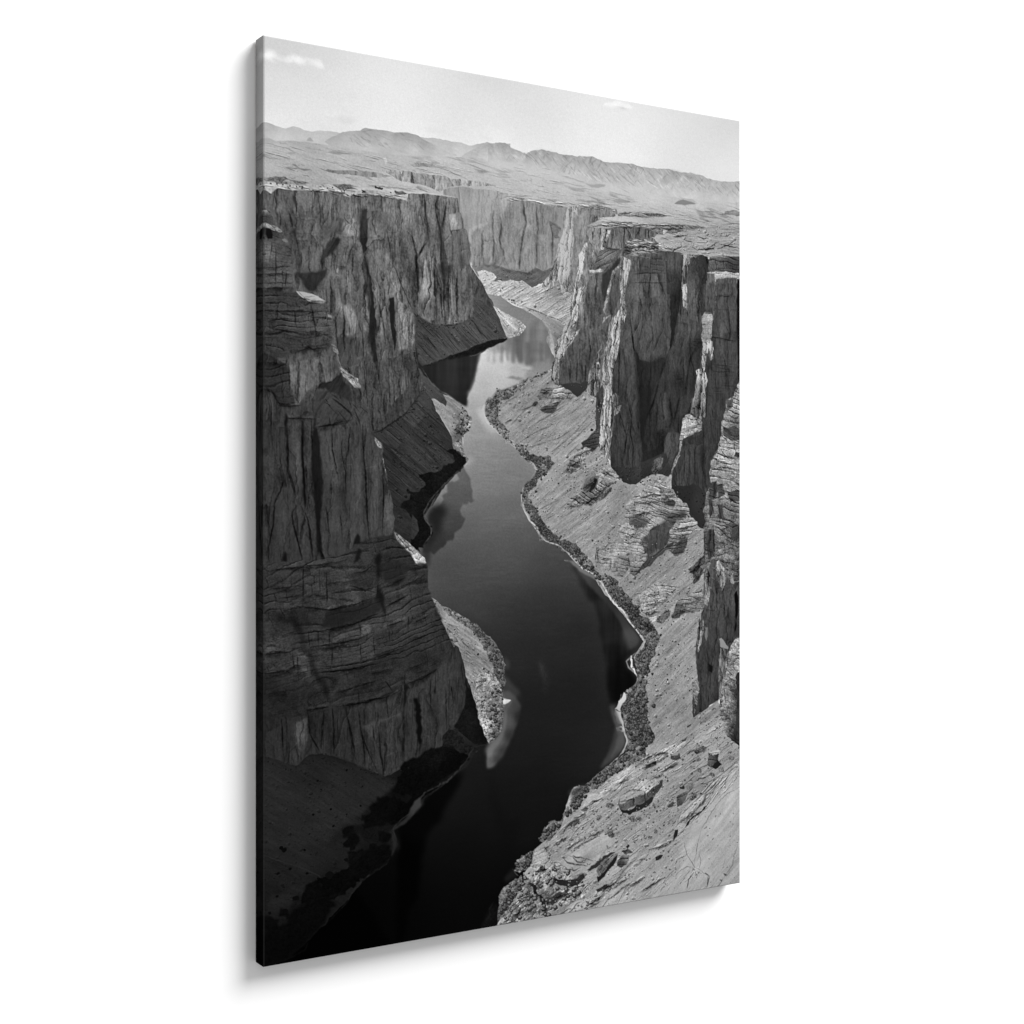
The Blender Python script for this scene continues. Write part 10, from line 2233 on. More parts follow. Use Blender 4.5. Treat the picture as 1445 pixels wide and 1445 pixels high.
F|1085,2646 45,-1 36,29 27,48 -7,46 -25,52 -31,50 -36,51 -31,35 -24,14 -14,4 1,-44 3,-34 3,-30 35,-39 31,-58 5,-61|1121,2702,88 36,18,64 27,40,38 -54,19,82 9,69,48 -54,19,90 18,32,52 -53,18,94 17,17,54 -31,27,86|none|0 0 1.2 2 .92
F|1027,2918 5,-29 22,-33 33,-27 18,-45 5,-52 11,-7 0,53 -18,60 -36,50 -27,36|1085,2836,110 -45,65,116|none|0 0 1.2 1.5 .6
F|1085,2682 18,-3 21,3 18,8 -12,9 -20,7 -23,-4|1085,2682,193|crag|.4 0 1.2 .5 1
F|977,2563 73,-11 53,80 2,53 2,61 -11,68 -38,43 -24,10 -27,-56 -24,-74 -20,-84|1032,2597,141 35,93,95 18,62,84 -27,74,90 -44,-34,148|brush|1.2 7 2 .5 .9
D|1058,2619,4 12,3,4 22,10,6 -27,3,8 15,10,10 -7,2,6 25,1,4 -47,2,9 38,2,9 -42,8,5 20,8,8 -10,2,5 43,12,7 -26,3,4 -16,20,10 23,3,4 -31,15,10 11,5,8 4,2,9 16,4,6 22,0,5 -33,7,10 -12,7,7 8,6,6 -24,6,10 56,4,4 -24,0,4 -13,4,8 11,5,6 4,5,4 -11,0,10 18,7,5 -41,8,9 35,2,5 5,1,6 -24,2,4 -4,28,10 -8,1,6 12,14,9 -17,16,4|48 104
D|1009,2680,5 -5,4,3 -7,1,6 9,7,3 22,3,3 -33,3,4 11,4,4 -7,3,6 32,2,5 -31,1,3 -2,3,4 -8,1,3 20,1,4 -14,11,5 42,6,4 -3,1,3 -15,0,4 24,17,4 -31,4,4 -5,0,4 13,8,3 5,12,4 -12,3,4 34,2,4 -31,8,3 18,15,4 -25,7,4 3,7,4 4,7,5 16,11,5|48 140
H|1548,598 137,-35 302,-20 241,-8 -137,24 -207,12 -199,20 -98,9|1 4.2 35 22 1.76 .538 .802 1.2
H|1754,644 60,-14 132,0 41,29 -143,37 -90,12|3 4.2 35 22 1.76 .538 .802 1.2
H|1121,511 275,-9 308,-5 0,20 -289,1 -294,14|5 4.2 35 22 1.76 .538 .802 1.2
H|1,586 327,-16 306,-6 0,19 -266,11 -367,13|5 4.2 35 22 1.76 .538 .802 1.2
L|1558,600 68,-15 78,-6 80,-13|3 2 4.5 .45 .3 1.5
L|1685,591 79,-15 120,-7|3 2 4.5 .45 .3 1.5
L|1844,559 102,-4 93,-13 105,-4|3 2 4.5 .45 .3 1.5
L|1966,563 83,-7 84,-10|3 2 4.5 .45 .3 1.5
L|1626,574 78,-11 100,-7|3 2 4.5 .45 .3 1.5
L|1759,656 55,-10 70,2 62,-8|3 2 5 .4 .3 1.5
L|1764,673 70,-12 81,1 62,-10|3 2 5 .4 .3 1.5
L|1774,690 70,-12 71,0|3 2 5 .4 .3 1.5
L|9,2108 165,-10 154,-18 32,-10|6.3 3.6 13.5 .55 2.5 2
L|9,2098 165,-10 154,-18 32,-10|4.5 2.7 9 1.3 1.5 1.5
L|9,2102 165,-10 154,-18 32,-10|1.6 1 2.8 .385 .3 1.6
L|83,2267 83,-11|6.3 3.6 13.5 .55 2.5 2
L|83,2257 83,-11|4.5 2.7 9 1.3 1.5 1.5
L|83,2261 83,-11|1.6 1 2.8 .385 .3 1.6
L|170,2260 112,11 110,-14 104,-32|6.3 3.6 13.5 .55 2.5 2
L|170,2250 112,11 110,-14 104,-33|4.5 2.7 9 1.3 1.5 1.5
L|170,2254 112,11 110,-14 104,-32|1.6 1 2.8 .385 .3 1.6
L|182,2355 100,-2 110,-17 63,-26 73,-26|6.3 3.6 13.5 .55 2.5 2
L|182,2345 100,-3 110,-16 63,-26 73,-26|4.5 2.7 9 1.3 1.5 1.5
L|182,2350 100,-3 110,-17 63,-26 73,-26|1.6 1 2.8 .385 .3 1.6
L|197,2419 100,-9 118,-15 73,-26|6.3 3.6 13.5 .55 2.5 2
L|197,2409 100,-9 118,-16 73,-25|4.5 2.7 9 1.3 1.5 1.5
L|197,2414 100,-10 118,-15 73,-26|1.6 1 2.8 .385 .3 1.6
L|536,2270 107,-48|6.3 3.6 13.5 .55 2.5 2
L|536,2259 107,-47|4.5 2.7 9 1.3 1.5 1.5
L|536,2264 107,-48|1.6 1 2.8 .385 .3 1.6
L|536,2350 98,-25|6.3 3.6 13.5 .55 2.5 2
L|536,2339 98,-25|4.5 2.7 9 1.3 1.5 1.5
L|536,2344 98,-25|1.6 1 2.8 .385 .3 1.6
L|282,2168 98,-12|6.3 3.6 13.5 .55 2.5 2
L|282,2158 98,-12|4.5 2.7 9 1.3 1.5 1.5
L|282,2162 98,-11|1.6 1 2.8 .385 .3 1.6
L|392,2128 104,-26|6.3 3.6 13.5 .55 2.5 2
L|392,2118 104,-27|4.5 2.7 9 1.3 1.5 1.5
L|392,2122 104,-26|1.6 1 2.8 .385 .3 1.6
L|504,2189 65,-13 65,-34|6.3 3.6 13.5 .55 2.5 2
L|504,2178 65,-12 65,-35|4.5 2.7 9 1.3 1.5 1.5
L|504,2183 65,-13 65,-34|1.6 1 2.8 .385 .3 1.6
L|651,2105 75,-5|6.3 3.6 13.5 .55 2.5 2
L|651,2095 75,-6|4.5 2.7 9 1.3 1.5 1.5
L|651,2099 75,-5|1.6 1 2.8 .385 .3 1.6
L|643,2178 75,-34|6.3 3.6 13.5 .55 2.5 2
L|643,2168 75,-35|4.5 2.7 9 1.3 1.5 1.5
L|643,2172 75,-34|1.6 1 2.8 .385 .3 1.6
L|9,2181 157,-9|6.3 3.6 13.5 .55 2.5 2
L|9,2171 157,-9|4.5 2.7 9 1.3 1.5 1.5
L|9,2175 157,-9|1.6 1 2.8 .385 .3 1.6
L|174,2214 108,-4|6.3 3.6 13.5 .55 2.5 2
L|174,2204 108,-4|4.5 2.7 9 1.3 1.5 1.5
L|174,2208 108,-3|1.6 1 2.8 .385 .3 1.6
L|651,2347 100,-40|6.3 3.6 13.5 .55 2.5 2
L|651,2337 100,-40|4.5 2.7 9 1.3 1.5 1.5
L|651,2342 100,-41|1.6 1 2.8 .385 .3 1.6
L|659,2406 126,-23|6.3 3.6 13.5 .55 2.5 2
L|659,2396 126,-24|4.5 2.7 9 1.3 1.5 1.5
L|659,2400 126,-23|1.6 1 2.8 .385 .3 1.6
L|9,2433 97,-2|6.3 3.6 13.5 .55 2.5 2
L|9,2423 97,-2|4.5 2.7 9 1.3 1.5 1.5
L|9,2428 97,-2|1.6 1 2.8 .385 .3 1.6
L|9,2509 89,-1 38,-19 53,-1|6.3 3.6 13.5 .55 2.5 2
L|9,2499 89,-1 38,-19 53,-1|4.5 2.7 9 1.3 1.5 1.5
L|9,2504 89,-2 38,-19 53,0|1.6 1 2.8 .385 .3 1.6
L|136,2517 53,-4|6.3 3.6 13.5 .55 2.5 2
L|136,2507 53,-4|4.5 2.7 9 1.3 1.5 1.5
L|136,2511 53,-3|1.6 1 2.8 .385 .3 1.6
L|220,2423 85,1 118,-8|6.3 3.6 13.5 .55 2.5 2
L|220,2413 85,1 118,-8|4.5 2.7 9 1.3 1.5 1.5
L|220,2418 85,0 118,-8|1.6 1 2.8 .385 .3 1.6
L|220,2522 203,-6 65,-28|6.3 3.6 13.5 .55 2.5 2
L|220,2512 203,-6 65,-29|4.5 2.7 9 1.3 1.5 1.5
L|220,2516 203,-5 65,-29|1.6 1 2.8 .385 .3 1.6
L|496,2474 138,-36|6.3 3.6 13.5 .55 2.5 2
L|496,2463 138,-36|4.5 2.7 9 1.3 1.5 1.5
L|496,2468 138,-36|1.6 1 2.8 .385 .3 1.6
L|297,2612 126,-27 81,-17|6.3 3.6 13.5 .55 2.5 2
L|297,2602 126,-28 81,-16|4.5 2.7 9 1.3 1.5 1.5
L|297,2606 126,-27 81,-17|1.6 1 2.8 .385 .3 1.6
L|313,2663 110,-6 129,-20 66,-25|6.3 3.6 13.5 .55 2.5 2
L|313,2653 110,-7 129,-20 66,-24|4.5 2.7 9 1.3 1.5 1.5
L|313,2657 110,-6 129,-20 66,-25|1.6 1 2.8 .385 .3 1.6
L|626,2591 83,-17 76,-40|6.3 3.6 13.5 .55 2.5 2
L|626,2580 83,-17 76,-39|4.5 2.7 9 1.3 1.5 1.5
L|626,2585 83,-17 76,-40|1.6 1 2.8 .385 .3 1.6
L|182,2668 100,-7|6.3 3.6 13.5 .55 2.5 2
L|182,2658 100,-8|4.5 2.7 9 1.3 1.5 1.5
L|182,2662 100,-7|1.6 1 2.8 .385 .3 1.6
L|626,2532 108,-30|6.3 3.6 13.5 .55 2.5 2
L|626,2522 108,-31|4.5 2.7 9 1.3 1.5 1.5
L|626,2526 108,-30|1.6 1 2.8 .385 .3 1.6
L|9,2592 104,-6|6.3 3.6 13.5 .55 2.5 2
L|9,2582 104,-6|4.5 2.7 9 1.3 1.5 1.5
L|9,2587 104,-7|1.6 1 2.8 .385 .3 1.6
L|455,2536 130,-14|6.3 3.6 13.5 .55 2.5 2
L|455,2526 130,-14|4.5 2.7 9 1.3 1.5 1.5
L|455,2530 130,-14|1.6 1 2.8 .385 .3 1.6
L|2,1088 124,-11 77,0 67,0|5.6 3.2 12 .58 2 2
L|2,1082 124,-12 77,0 67,1|4 2.4 8 1.22 1.2 1.5
L|2,1084 124,-11 77,0 67,1|1.6 1 2.8 .406 .3 1.6
L|7,1125 119,-13|5.6 3.2 12 .58 2 2
L|7,1119 119,-13|4 2.4 8 1.22 1.2 1.5
L|7,1122 119,-13|1.6 1 2.8 .406 .3 1.6
L|142,1233 128,-20|5.6 3.2 12 .58 2 2
L|142,1226 128,-20|4 2.4 8 1.22 1.2 1.5
L|142,1229 128,-20|1.6 1 2.8 .406 .3 1.6
L|2,1166 102,-2|5.6 3.2 12 .58 2 2
L|2,1159 102,-1|4 2.4 8 1.22 1.2 1.5
L|2,1162 102,-1|1.6 1 2.8 .406 .3 1.6
L|137,1036 121,-2|5.6 3.2 12 .58 2 2
L|137,1029 121,-1|4 2.4 8 1.22 1.2 1.5
L|137,1032 121,-1|1.6 1 2.8 .406 .3 1.6
L|-4,996 124,-10|5.6 3.2 12 .58 2 2
L|-4,990 124,-10|4 2.4 8 1.22 1.2 1.5
L|-4,992 124,-9|1.6 1 2.8 .406 .3 1.6
L|-4,941 124,-10|5.6 3.2 12 .58 2 2
L|-4,934 124,-10|4 2.4 8 1.22 1.2 1.5
L|-4,937 124,-10|1.6 1 2.8 .406 .3 1.6
L|181,1160 105,-10|5.6 3.2 12 .58 2 2
L|181,1153 105,-9|4 2.4 8 1.22 1.2 1.5
L|181,1156 105,-9|1.6 1 2.8 .406 .3 1.6
L|2,1291 97,0|5.6 3.2 12 .58 2 2
L|2,1284 97,0|4 2.4 8 1.22 1.2 1.5
L|2,1287 97,0|1.6 1 2.8 .406 .3 1.6
L|225,1536 61,-9 97,-26|5.6 3.2 12 .55 2 2
L|225,1530 61,-10 97,-26|4 2.4 8 1.2 1.2 1.5
L|225,1533 61,-9 97,-27|1.6 1 2.8 .385 .3 1.6
L|61,1456 92,-4|5.6 3.2 12 .55 2 2
L|61,1449 92,-3|4 2.4 8 1.2 1.2 1.5
L|61,1452 92,-3|1.6 1 2.8 .385 .3 1.6
L|99,1505 121,-4|5.6 3.2 12 .55 2 2
L|99,1498 121,-4|4 2.4 8 1.2 1.2 1.5
L|99,1501 121,-4|1.6 1 2.8 .385 .3 1.6
L|1804,3029 80,-17 82,-25|4.2 2.4 9 .42 1.2 2
L|1804,3021 80,-17 82,-25|3 1.8 6 1.2 .72 1.5
L|1804,3025 80,-17 82,-26|1.6 1 2.8 .294 .3 1.6
L|1844,3057 81,-25 72,-26|4.2 2.4 9 .42 1.2 2
L|1844,3049 81,-25 72,-26|3 1.8 6 1.2 .72 1.5
L|1844,3053 81,-25 72,-26|1.6 1 2.8 .294 .3 1.6
L|1704,3116 80,-24|4.2 2.4 9 .42 1.2 2
L|1704,3108 80,-24|3 1.8 6 1.2 .72 1.5
L|1704,3112 80,-25|1.6 1 2.8 .294 .3 1.6
L|1548,3187 78,-15|4.2 2.4 9 .42 1.2 2
L|1548,3180 78,-16|3 1.8 6 1.2 .72 1.5
L|1548,3183 78,-16|1.6 1 2.8 .294 .3 1.6
L|1396,3296 66,-40 67,-16|4.2 2.4 9 .42 1.2 2
L|1396,3288 66,-39 67,-16|3 1.8 6 1.2 .72 1.5
L|1396,3291 66,-39 67,-16|1.6 1 2.8 .294 .3 1.6
L|1462,3280 48,-26|4.2 2.4 9 .42 1.2 2
L|1462,3272 48,-26|3 1.8 6 1.2 .72 1.5
L|1462,3276 48,-26|1.6 1 2.8 .294 .3 1.6
L|1548,3329 78,-14|4.2 2.4 9 .42 1.2 2
L|1548,3322 78,-15|3 1.8 6 1.2 .72 1.5
L|1548,3325 78,-15|1.6 1 2.8 .294 .3 1.6
L|1424,3377 105,-42|4.2 2.4 9 .42 1.2 2
L|1424,3370 105,-43|3 1.8 6 1.2 .72 1.5
L|1424,3373 105,-42|1.6 1 2.8 .294 .3 1.6
L|2049,3348 73,-50 53,-35|4.2 2.4 9 .42 1.2 2
L|2049,3340 73,-50 53,-35|3 1.8 6 1.2 .72 1.5
L|2049,3343 73,-49 53,-36|1.6 1 2.8 .294 .3 1.6
L|2091,3336 105,-79 97,-69|4.2 2.4 9 .42 1.2 2
L|2091,3328 105,-79 97,-69|3 1.8 6 1.2 .72 1.5
L|2091,3332 105,-80 97,-69|1.6 1 2.8 .294 .3 1.6
L|1884,3434 103,-12 62,-25|4.2 2.4 9 .42 1.2 2
L|1884,3426 103,-12 62,-25|3 1.8 6 1.2 .72 1.5
L|1884,3430 103,-12 62,-25|1.6 1 2.8 .294 .3 1.6
L|1804,3489 80,-39|4.2 2.4 9 .42 1.2 2
L|1804,3481 80,-38|3 1.8 6 1.2 .72 1.5
L|1804,3484 80,-38|1.6 1 2.8 .294 .3 1.6
L|1626,3593 118,-64|4.2 2.4 9 .42 1.2 2
L|1626,3586 118,-64|3 1.8 6 1.2 .72 1.5
L|1626,3589 118,-64|1.6 1 2.8 .294 .3 1.6
L|1685,3589 119,-60|4.2 2.4 9 .42 1.2 2
L|1685,3582 119,-61|3 1.8 6 1.2 .72 1.5
L|1685,3585 119,-60|1.6 1 2.8 .294 .3 1.6
L|1529,3651 117,-55|4.2 2.4 9 .42 1.2 2
L|1529,3643 117,-55|3 1.8 6 1.2 .72 1.5
L|1529,3646 117,-54|1.6 1 2.8 .294 .3 1.6
L|1744,3594 140,-46|4.2 2.4 9 .42 1.2 2
L|1744,3586 140,-46|3 1.8 6 1.2 .72 1.5
L|1744,3589 140,-45|1.6 1 2.8 .294 .3 1.6
L|1844,3615 143,-45|4.2 2.4 9 .42 1.2 2
L|1844,3608 143,-46|3 1.8 6 1.2 .72 1.5
L|1844,3611 143,-46|1.6 1 2.8 .294 .3 1.6
L|1884,3110 82,-25 83,-33|4.2 2.4 9 .42 1.2 2
L|1884,3102 82,-25 83,-33|3 1.8 6 1.2 .72 1.5
L|1884,3105 82,-25 83,-33|1.6 1 2.8 .294 .3 1.6
L|1925,3008 83,-26|4.2 2.4 9 .42 1.2 2
L|1925,3000 83,-26|3 1.8 6 1.2 .72 1.5
L|1925,3003 83,-25|1.6 1 2.8 .294 .3 1.6
L|1987,3070 83,-24|4.2 2.4 9 .42 1.2 2
L|1987,3063 83,-25|3 1.8 6 1.2 .72 1.5
L|1987,3066 83,-25|1.6 1 2.8 .294 .3 1.6
L|2112,3016 63,-27|4.2 2.4 9 .42 1.2 2
L|2112,3008 63,-27|3 1.8 6 1.2 .72 1.5
L|2112,3012 63,-28|1.6 1 2.8 .294 .3 1.6
L|1626,3148 78,-16|4.2 2.4 9 .42 1.2 2
L|1626,3140 78,-16|3 1.8 6 1.2 .72 1.5
L|1626,3143 78,-15|1.6 1 2.8 .294 .3 1.6
L|1472,3242 76,-16|4.2 2.4 9 .42 1.2 2
L|1472,3234 76,-15|3 1.8 6 1.2 .72 1.5
L|1472,3238 76,-16|1.6 1 2.8 .294 .3 1.6
L|1303,3362 47,-18|4.2 2.4 9 .42 1.2 2
L|1303,3355 47,-18|3 1.8 6 1.2 .72 1.5
L|1303,3358 47,-18|1.6 1 2.8 .294 .3 1.6
L|1276,3452 64,-8|4.2 2.4 9 .42 1.2 2
L|1276,3444 64,-7|3 1.8 6 1.2 .72 1.5
L|1276,3447 64,-7|1.6 1 2.8 .294 .3 1.6
L|1257,3511 74,-21|4.2 2.4 9 .42 1.2 2
L|1257,3504 74,-22|3 1.8 6 1.2 .72 1.5
L|1257,3507 74,-21|1.6 1 2.8 .294 .3 1.6
L|1350,3586 112,-16|4.2 2.4 9 .42 1.2 2
L|1350,3578 112,-15|3 1.8 6 1.2 .72 1.5
L|1350,3582 112,-16|1.6 1 2.8 .294 .3 1.6
L|1139,3632 91,-25|4.2 2.4 9 .42 1.2 2
L|1139,3625 91,-25|3 1.8 6 1.2 .72 1.5
L|1139,3628 91,-25|1.6 1 2.8 .294 .3 1.6
L|1248,3633 92,-17|4.2 2.4 9 .42 1.2 2
L|1248,3626 92,-18|3 1.8 6 1.2 .72 1.5
L|1248,3629 92,-18|1.6 1 2.8 .294 .3 1.6
L|2207,3216 97,-65|4.2 2.4 9 .42 1.2 2
L|2207,3208 97,-65|3 1.8 6 1.2 .72 1.5
L|2207,3212 97,-66|1.6 1 2.8 .294 .3 1.6
L|1378,3340 66,-23|4.2 2.4 9 .42 1.2 2
L|1378,3333 66,-24|3 1.8 6 1.2 .72 1.5
L|1378,3336 66,-24|1.6 1 2.8 .294 .3 1.6
L|1764,1864 70,-25 81,-8 72,8|3.5 2 7.5 .42 1 2
L|1764,1857 70,-24 81,-8 72,8|2.5 1.5 5 1.18 .6 1.5
L|1764,1860 70,-24 81,-8 72,8|1.6 1 2.8 .294 .3 1.6
L|1774,1904 70,-16 81,-8|3.5 2 7.5 .42 1 2
L|1774,1897 70,-16 81,-7|2.5 1.5 5 1.18 .6 1.5
L|1774,1900 70,-16 81,-8|1.6 1 2.8 .294 .3 1.6
L|1834,1815 71,-16 61,7|3.5 2 7.5 .42 1 2
L|1834,1808 71,-16 61,8|2.5 1.5 5 1.18 .6 1.5
L|1834,1811 71,-16 61,8|1.6 1 2.8 .294 .3 1.6
L|1987,1905 62,-8 63,-8|3.5 2 7.5 .42 1 2
L|1987,1898 62,-8 63,-8|2.5 1.5 5 1.18 .6 1.5
L|1987,1901 62,-8 63,-8|1.6 1 2.8 .294 .3 1.6
L|1956,1790 41,12 52,-4|3.5 2 7.5 .42 1 2
L|1956,1784 41,12 52,-4|2.5 1.5 5 1.18 .6 1.5
L|1956,1786 41,13 52,-5|1.6 1 2.8 .294 .3 1.6
L|1966,1819 73,8|3.5 2 7.5 .42 1 2
L|1966,1812 73,8|2.5 1.5 5 1.18 .6 1.5
L|1966,1815 73,8|1.6 1 2.8 .294 .3 1.6
L|1724,1976 60,8 60,-7|3.5 2 7.5 .42 1 2
L|1724,1969 60,9 60,-8|2.5 1.5 5 1.18 .6 1.5
L|1724,1972 60,9 60,-8|1.6 1 2.8 .294 .3 1.6
L|1606,2046 79,-23|3.5 2 7.5 .42 1 2
L|1606,2040 79,-23|2.5 1.5 5 1.18 .6 1.5
L|1606,2042 79,-22|1.6 1 2.8 .294 .3 1.6
L|1626,2094 59,-7|3.5 2 7.5 .42 1 2
L|1626,2088 59,-7|2.5 1.5 5 1.18 .6 1.5
L|1626,2090 59,-6|1.6 1 2.8 .294 .3 1.6
L|1844,2276 61,-14 72,2|3.5 2 7.5 .42 1 2
L|1844,2270 61,-14 72,2|2.5 1.5 5 1.18 .6 1.5
L|1844,2273 61,-15 72,3|1.6 1 2.8 .294 .3 1.6
L|1864,2309 72,-5 61,-22|3.5 2 7.5 .42 1 2
L|1864,2303 72,-6 61,-22|2.5 1.5 5 1.18 .6 1.5
L|1864,2306 72,-6 61,-22|1.6 1 2.8 .294 .3 1.6
L|1884,2342 62,-13|3.5 2 7.5 .42 1 2
L|1884,2336 62,-14|2.5 1.5 5 1.18 .6 1.5
L|1884,2339 62,-14|1.6 1 2.8 .294 .3 1.6
L|2049,2316 73,-6 74,-22|3.5 2 7.5 .42 1 2
L|2049,2310 73,-6 74,-22|2.5 1.5 5 1.18 .6 1.5
L|2049,2312 73,-5 74,-23|1.6 1 2.8 .294 .3 1.6
L|2070,2342 74,-6|3.5 2 7.5 .42 1 2
L|2070,2335 74,-5|2.5 1.5 5 1.18 .6 1.5
L|2070,2338 74,-6|1.6 1 2.8 .294 .3 1.6
L|2028,1962 73,-7 53,-8|3.5 2 7.5 .42 1 2
L|2028,1956 73,-8 53,-8|2.5 1.5 5 1.18 .6 1.5
L|2028,1959 73,-8 53,-8|1.6 1 2.8 .294 .3 1.6
L|2028,1995 73,-7|3.5 2 7.5 .42 1 2
L|2028,1989 73,-8|2.5 1.5 5 1.18 .6 1.5
L|2028,1992 73,-8|1.6 1 2.8 .294 .3 1.6
L|2039,2028 52,-3|3.5 2 7.5 .42 1 2
L|2039,2022 52,-4|2.5 1.5 5 1.18 .6 1.5
L|2039,2024 52,-3|1.6 1 2.8 .294 .3 1.6
L|1303,1356 47,-18|3.5 2 7.5 .42 1 2
L|1303,1350 47,-18|2.5 1.5 5 1.18 .6 1.5
L|1303,1352 47,-17|1.6 1 2.8 .294 .3 1.6
L|1312,1379 103,-12|3.5 2 7.5 .42 1 2
L|1312,1373 103,-12|2.5 1.5 5 1.18 .6 1.5
L|1312,1375 103,-11|1.6 1 2.8 .294 .3 1.6
L|1350,1408 46,-17|3.5 2 7.5 .42 1 2
L|1350,1402 46,-17|2.5 1.5 5 1.18 .6 1.5
L|1350,1405 46,-17|1.6 1 2.8 .294 .3 1.6
L|1444,1680 66,-33|3.5 2 7.5 .42 1 2
L|1444,1673 66,-32|2.5 1.5 5 1.18 .6 1.5
L|1444,1676 66,-32|1.6 1 2.8 .294 .3 1.6
L|1462,1703 67,-33|3.5 2 7.5 .42 1 2
L|1462,1697 67,-33|2.5 1.5 5 1.18 .6 1.5
L|1462,1699 67,-32|1.6 1 2.8 .294 .3 1.6
L|1491,1632 67,-25|3.5 2 7.5 .42 1 2
L|1491,1626 67,-26|2.5 1.5 5 1.18 .6 1.5
L|1491,1628 67,-25|1.6 1 2.8 .294 .3 1.6
L|1529,1765 68,-32|3.5 2 7.5 .42 1 2
L|1529,1759 68,-32|2.5 1.5 5 1.18 .6 1.5
L|1529,1762 68,-32|1.6 1 2.8 .294 .3 1.6
L|1453,1860 95,-32|3.5 2 7.5 .42 1 2
L|1453,1854 95,-32|2.5 1.5 5 1.18 .6 1.5
L|1453,1856 95,-31|1.6 1 2.8 .294 .3 1.6
L|1548,1844 88,-56|3.5 2 7.5 .42 1 2
L|1548,1838 88,-56|2.5 1.5 5 1.18 .6 1.5
L|1548,1841 88,-56|1.6 1 2.8 .294 .3 1.6
L|1587,1804 88,-64|3.5 2 7.5 .42 1 2
L|1587,1798 88,-64|2.5 1.5 5 1.18 .6 1.5
L|1587,1801 88,-64|1.6 1 2.8 .294 .3 1.6
L|1626,1701 78,15|3.5 2 7.5 .42 1 2
L|1626,1695 78,15|2.5 1.5 5 1.18 .6 1.5
L|1626,1698 78,14|1.6 1 2.8 .294 .3 1.6
L|2122,2170 74,-40|3.5 2 7.5 .42 1 2
L|2122,2163 74,-39|2.5 1.5 5 1.18 .6 1.5
L|2122,2166 74,-40|1.6 1 2.8 .294 .3 1.6
L|2144,2204 68,-32|3.5 2 7.5 .42 1 2
L|2144,2197 68,-31|2.5 1.5 5 1.18 .6 1.5
L|2144,2200 68,-32|1.6 1 2.8 .294 .3 1.6
L|1453,1832 57,-24|3.5 2 7.5 .42 1 2
L|1453,1825 57,-23|2.5 1.5 5 1.18 .6 1.5
L|1453,1828 57,-24|1.6 1 2.8 .294 .3 1.6
L|1529,1847 58,-31|3.5 2 7.5 .42 1 2
L|1529,1841 58,-32|2.5 1.5 5 1.18 .6 1.5
L|1529,1844 58,-32|1.6 1 2.8 .294 .3 1.6
F|937,696 49,-40 13,45 -3,120 -44,4 -7,-65|937,696,131|cliff|.7 0 1.5 1.2 .7
F|1000,657 31,-25 19,53 5,54 -5,75 -48,6|1000,657,139|cliff|.7 0 1.5 1.2 .7
F|1032,596 44,-26 16,28 2,44 -12,56 -26,25 -6,-43 -19,-42|1032,596,137|cliff|.7 0 1.5 1.2 .7
F|1060,728 22,-19 23,48 4,32 -20,32 -33,-9|1060,728,133|cliff|.7 0 1.5 1.2 .7
F|1096,598 32,-58 58,-18 20,59 10,38 -17,68 -13,73 -1,60 -51,0 -20,-53 -25,-53 9,-67|1096,598,129|cliff|.7 0 1.5 1.2 .7
F|1196,760 10,-74 23,-52 36,-9 10,38 -6,68 -2,75 -28,22 -33,-2|1196,760,135|cliff|.7 0 1.5 1.2 .7
F|1275,752 10,-73 34,-20 30,42 3,89 -40,28 -33,-13|1275,752,129|cliff|.7 0 1.5 1.2 .7
F|1222,518 53,6 4,100 -27,-3 -26,-9|1222,518,125|cliff|.7 0 1.5 1.2 .7
F|1285,528 87,2 -33,65 -14,58 -40,9|1285,528,123|cliff|.7 0 1.5 1.2 .7
L|999,657 1,164|4 3 7 .6 1.2 1.5
L|1053,684 5,55 -5,72|4 3 7 .6 1.2 1.5
L|1092,598 4,44 -10,62 25,63 3,44|4 3 7 .6 1.2 1.5
L|1190,760 -4,60|4 3 7 .6 1.2 1.5
L|1219,618 -21,75 -8,67|4 3 7 .6 1.2 1.5
L|1273,663 2,89 -4,57|4 3 7 .6 1.2 1.5
L|1279,529 1,134|4 3 7 .6 1.2 1.5
L|1342,595 17,60 -3,135|4 3 7 .6 1.2 1.5
L|1206,520 6,60 10,38|4 3 7 .6 1.2 1.5
L|948,828 51,-4 57,-8 72,12 71,3 40,0 33,-23 40,14 44,-20|6 5 9 .62 2.5 2
F|942,669 44,-21 40,-16 -2,6 -34,19 -35,18|942,669,176|none|0 0 1.2 1 .7
F|1024,592 10,-5 -2,45 -8,-2|1024,592,168|none|0 0 1.2 1 .6
F|1032,337 383,-48 1020,-18 0,135 -448,-1 -439,2 -516,-1|1032,337,204|none|0 0 2 10 .3
F|9,362 446,-61 381,15 299,-8 0,84 -631,33 -495,6|9,362,200|none|0 0 2 10 .2
F|1032,390 516,9 887,-10 0,77 -848,8 -555,22|1032,390,200|none|0 0 2 10 .15
"""

def picture():
    def nums(t):                        # steps to positions; a third number (grey or radius) stays as it is
        out = []; x = y = 0
        for p in t.split():
            q = [int(v) for v in p.split(',')]; x += q[0]; y += q[1]
            out.append((x, y, *q[2:]))
        return out
    ops = []
    for line in PICTURE.strip().split('\n'):
        f = line.split('|'); a = list(map(float, f[-1].split()))
        if f[0] == 'F': ops.append(('F', nums(f[1]), nums(f[2]), f[3], *a))
        elif f[0] == 'L': ops.append(('L', nums(f[1]), a[0], a[1], None if a[2] < 0 else a[2], *a[3:]))
        elif f[0] == 'H': ops.append(('H', nums(f[1]), *a))
        else: ops.append(('D', nums(f[1]), a[0], a[1]))
    return ops

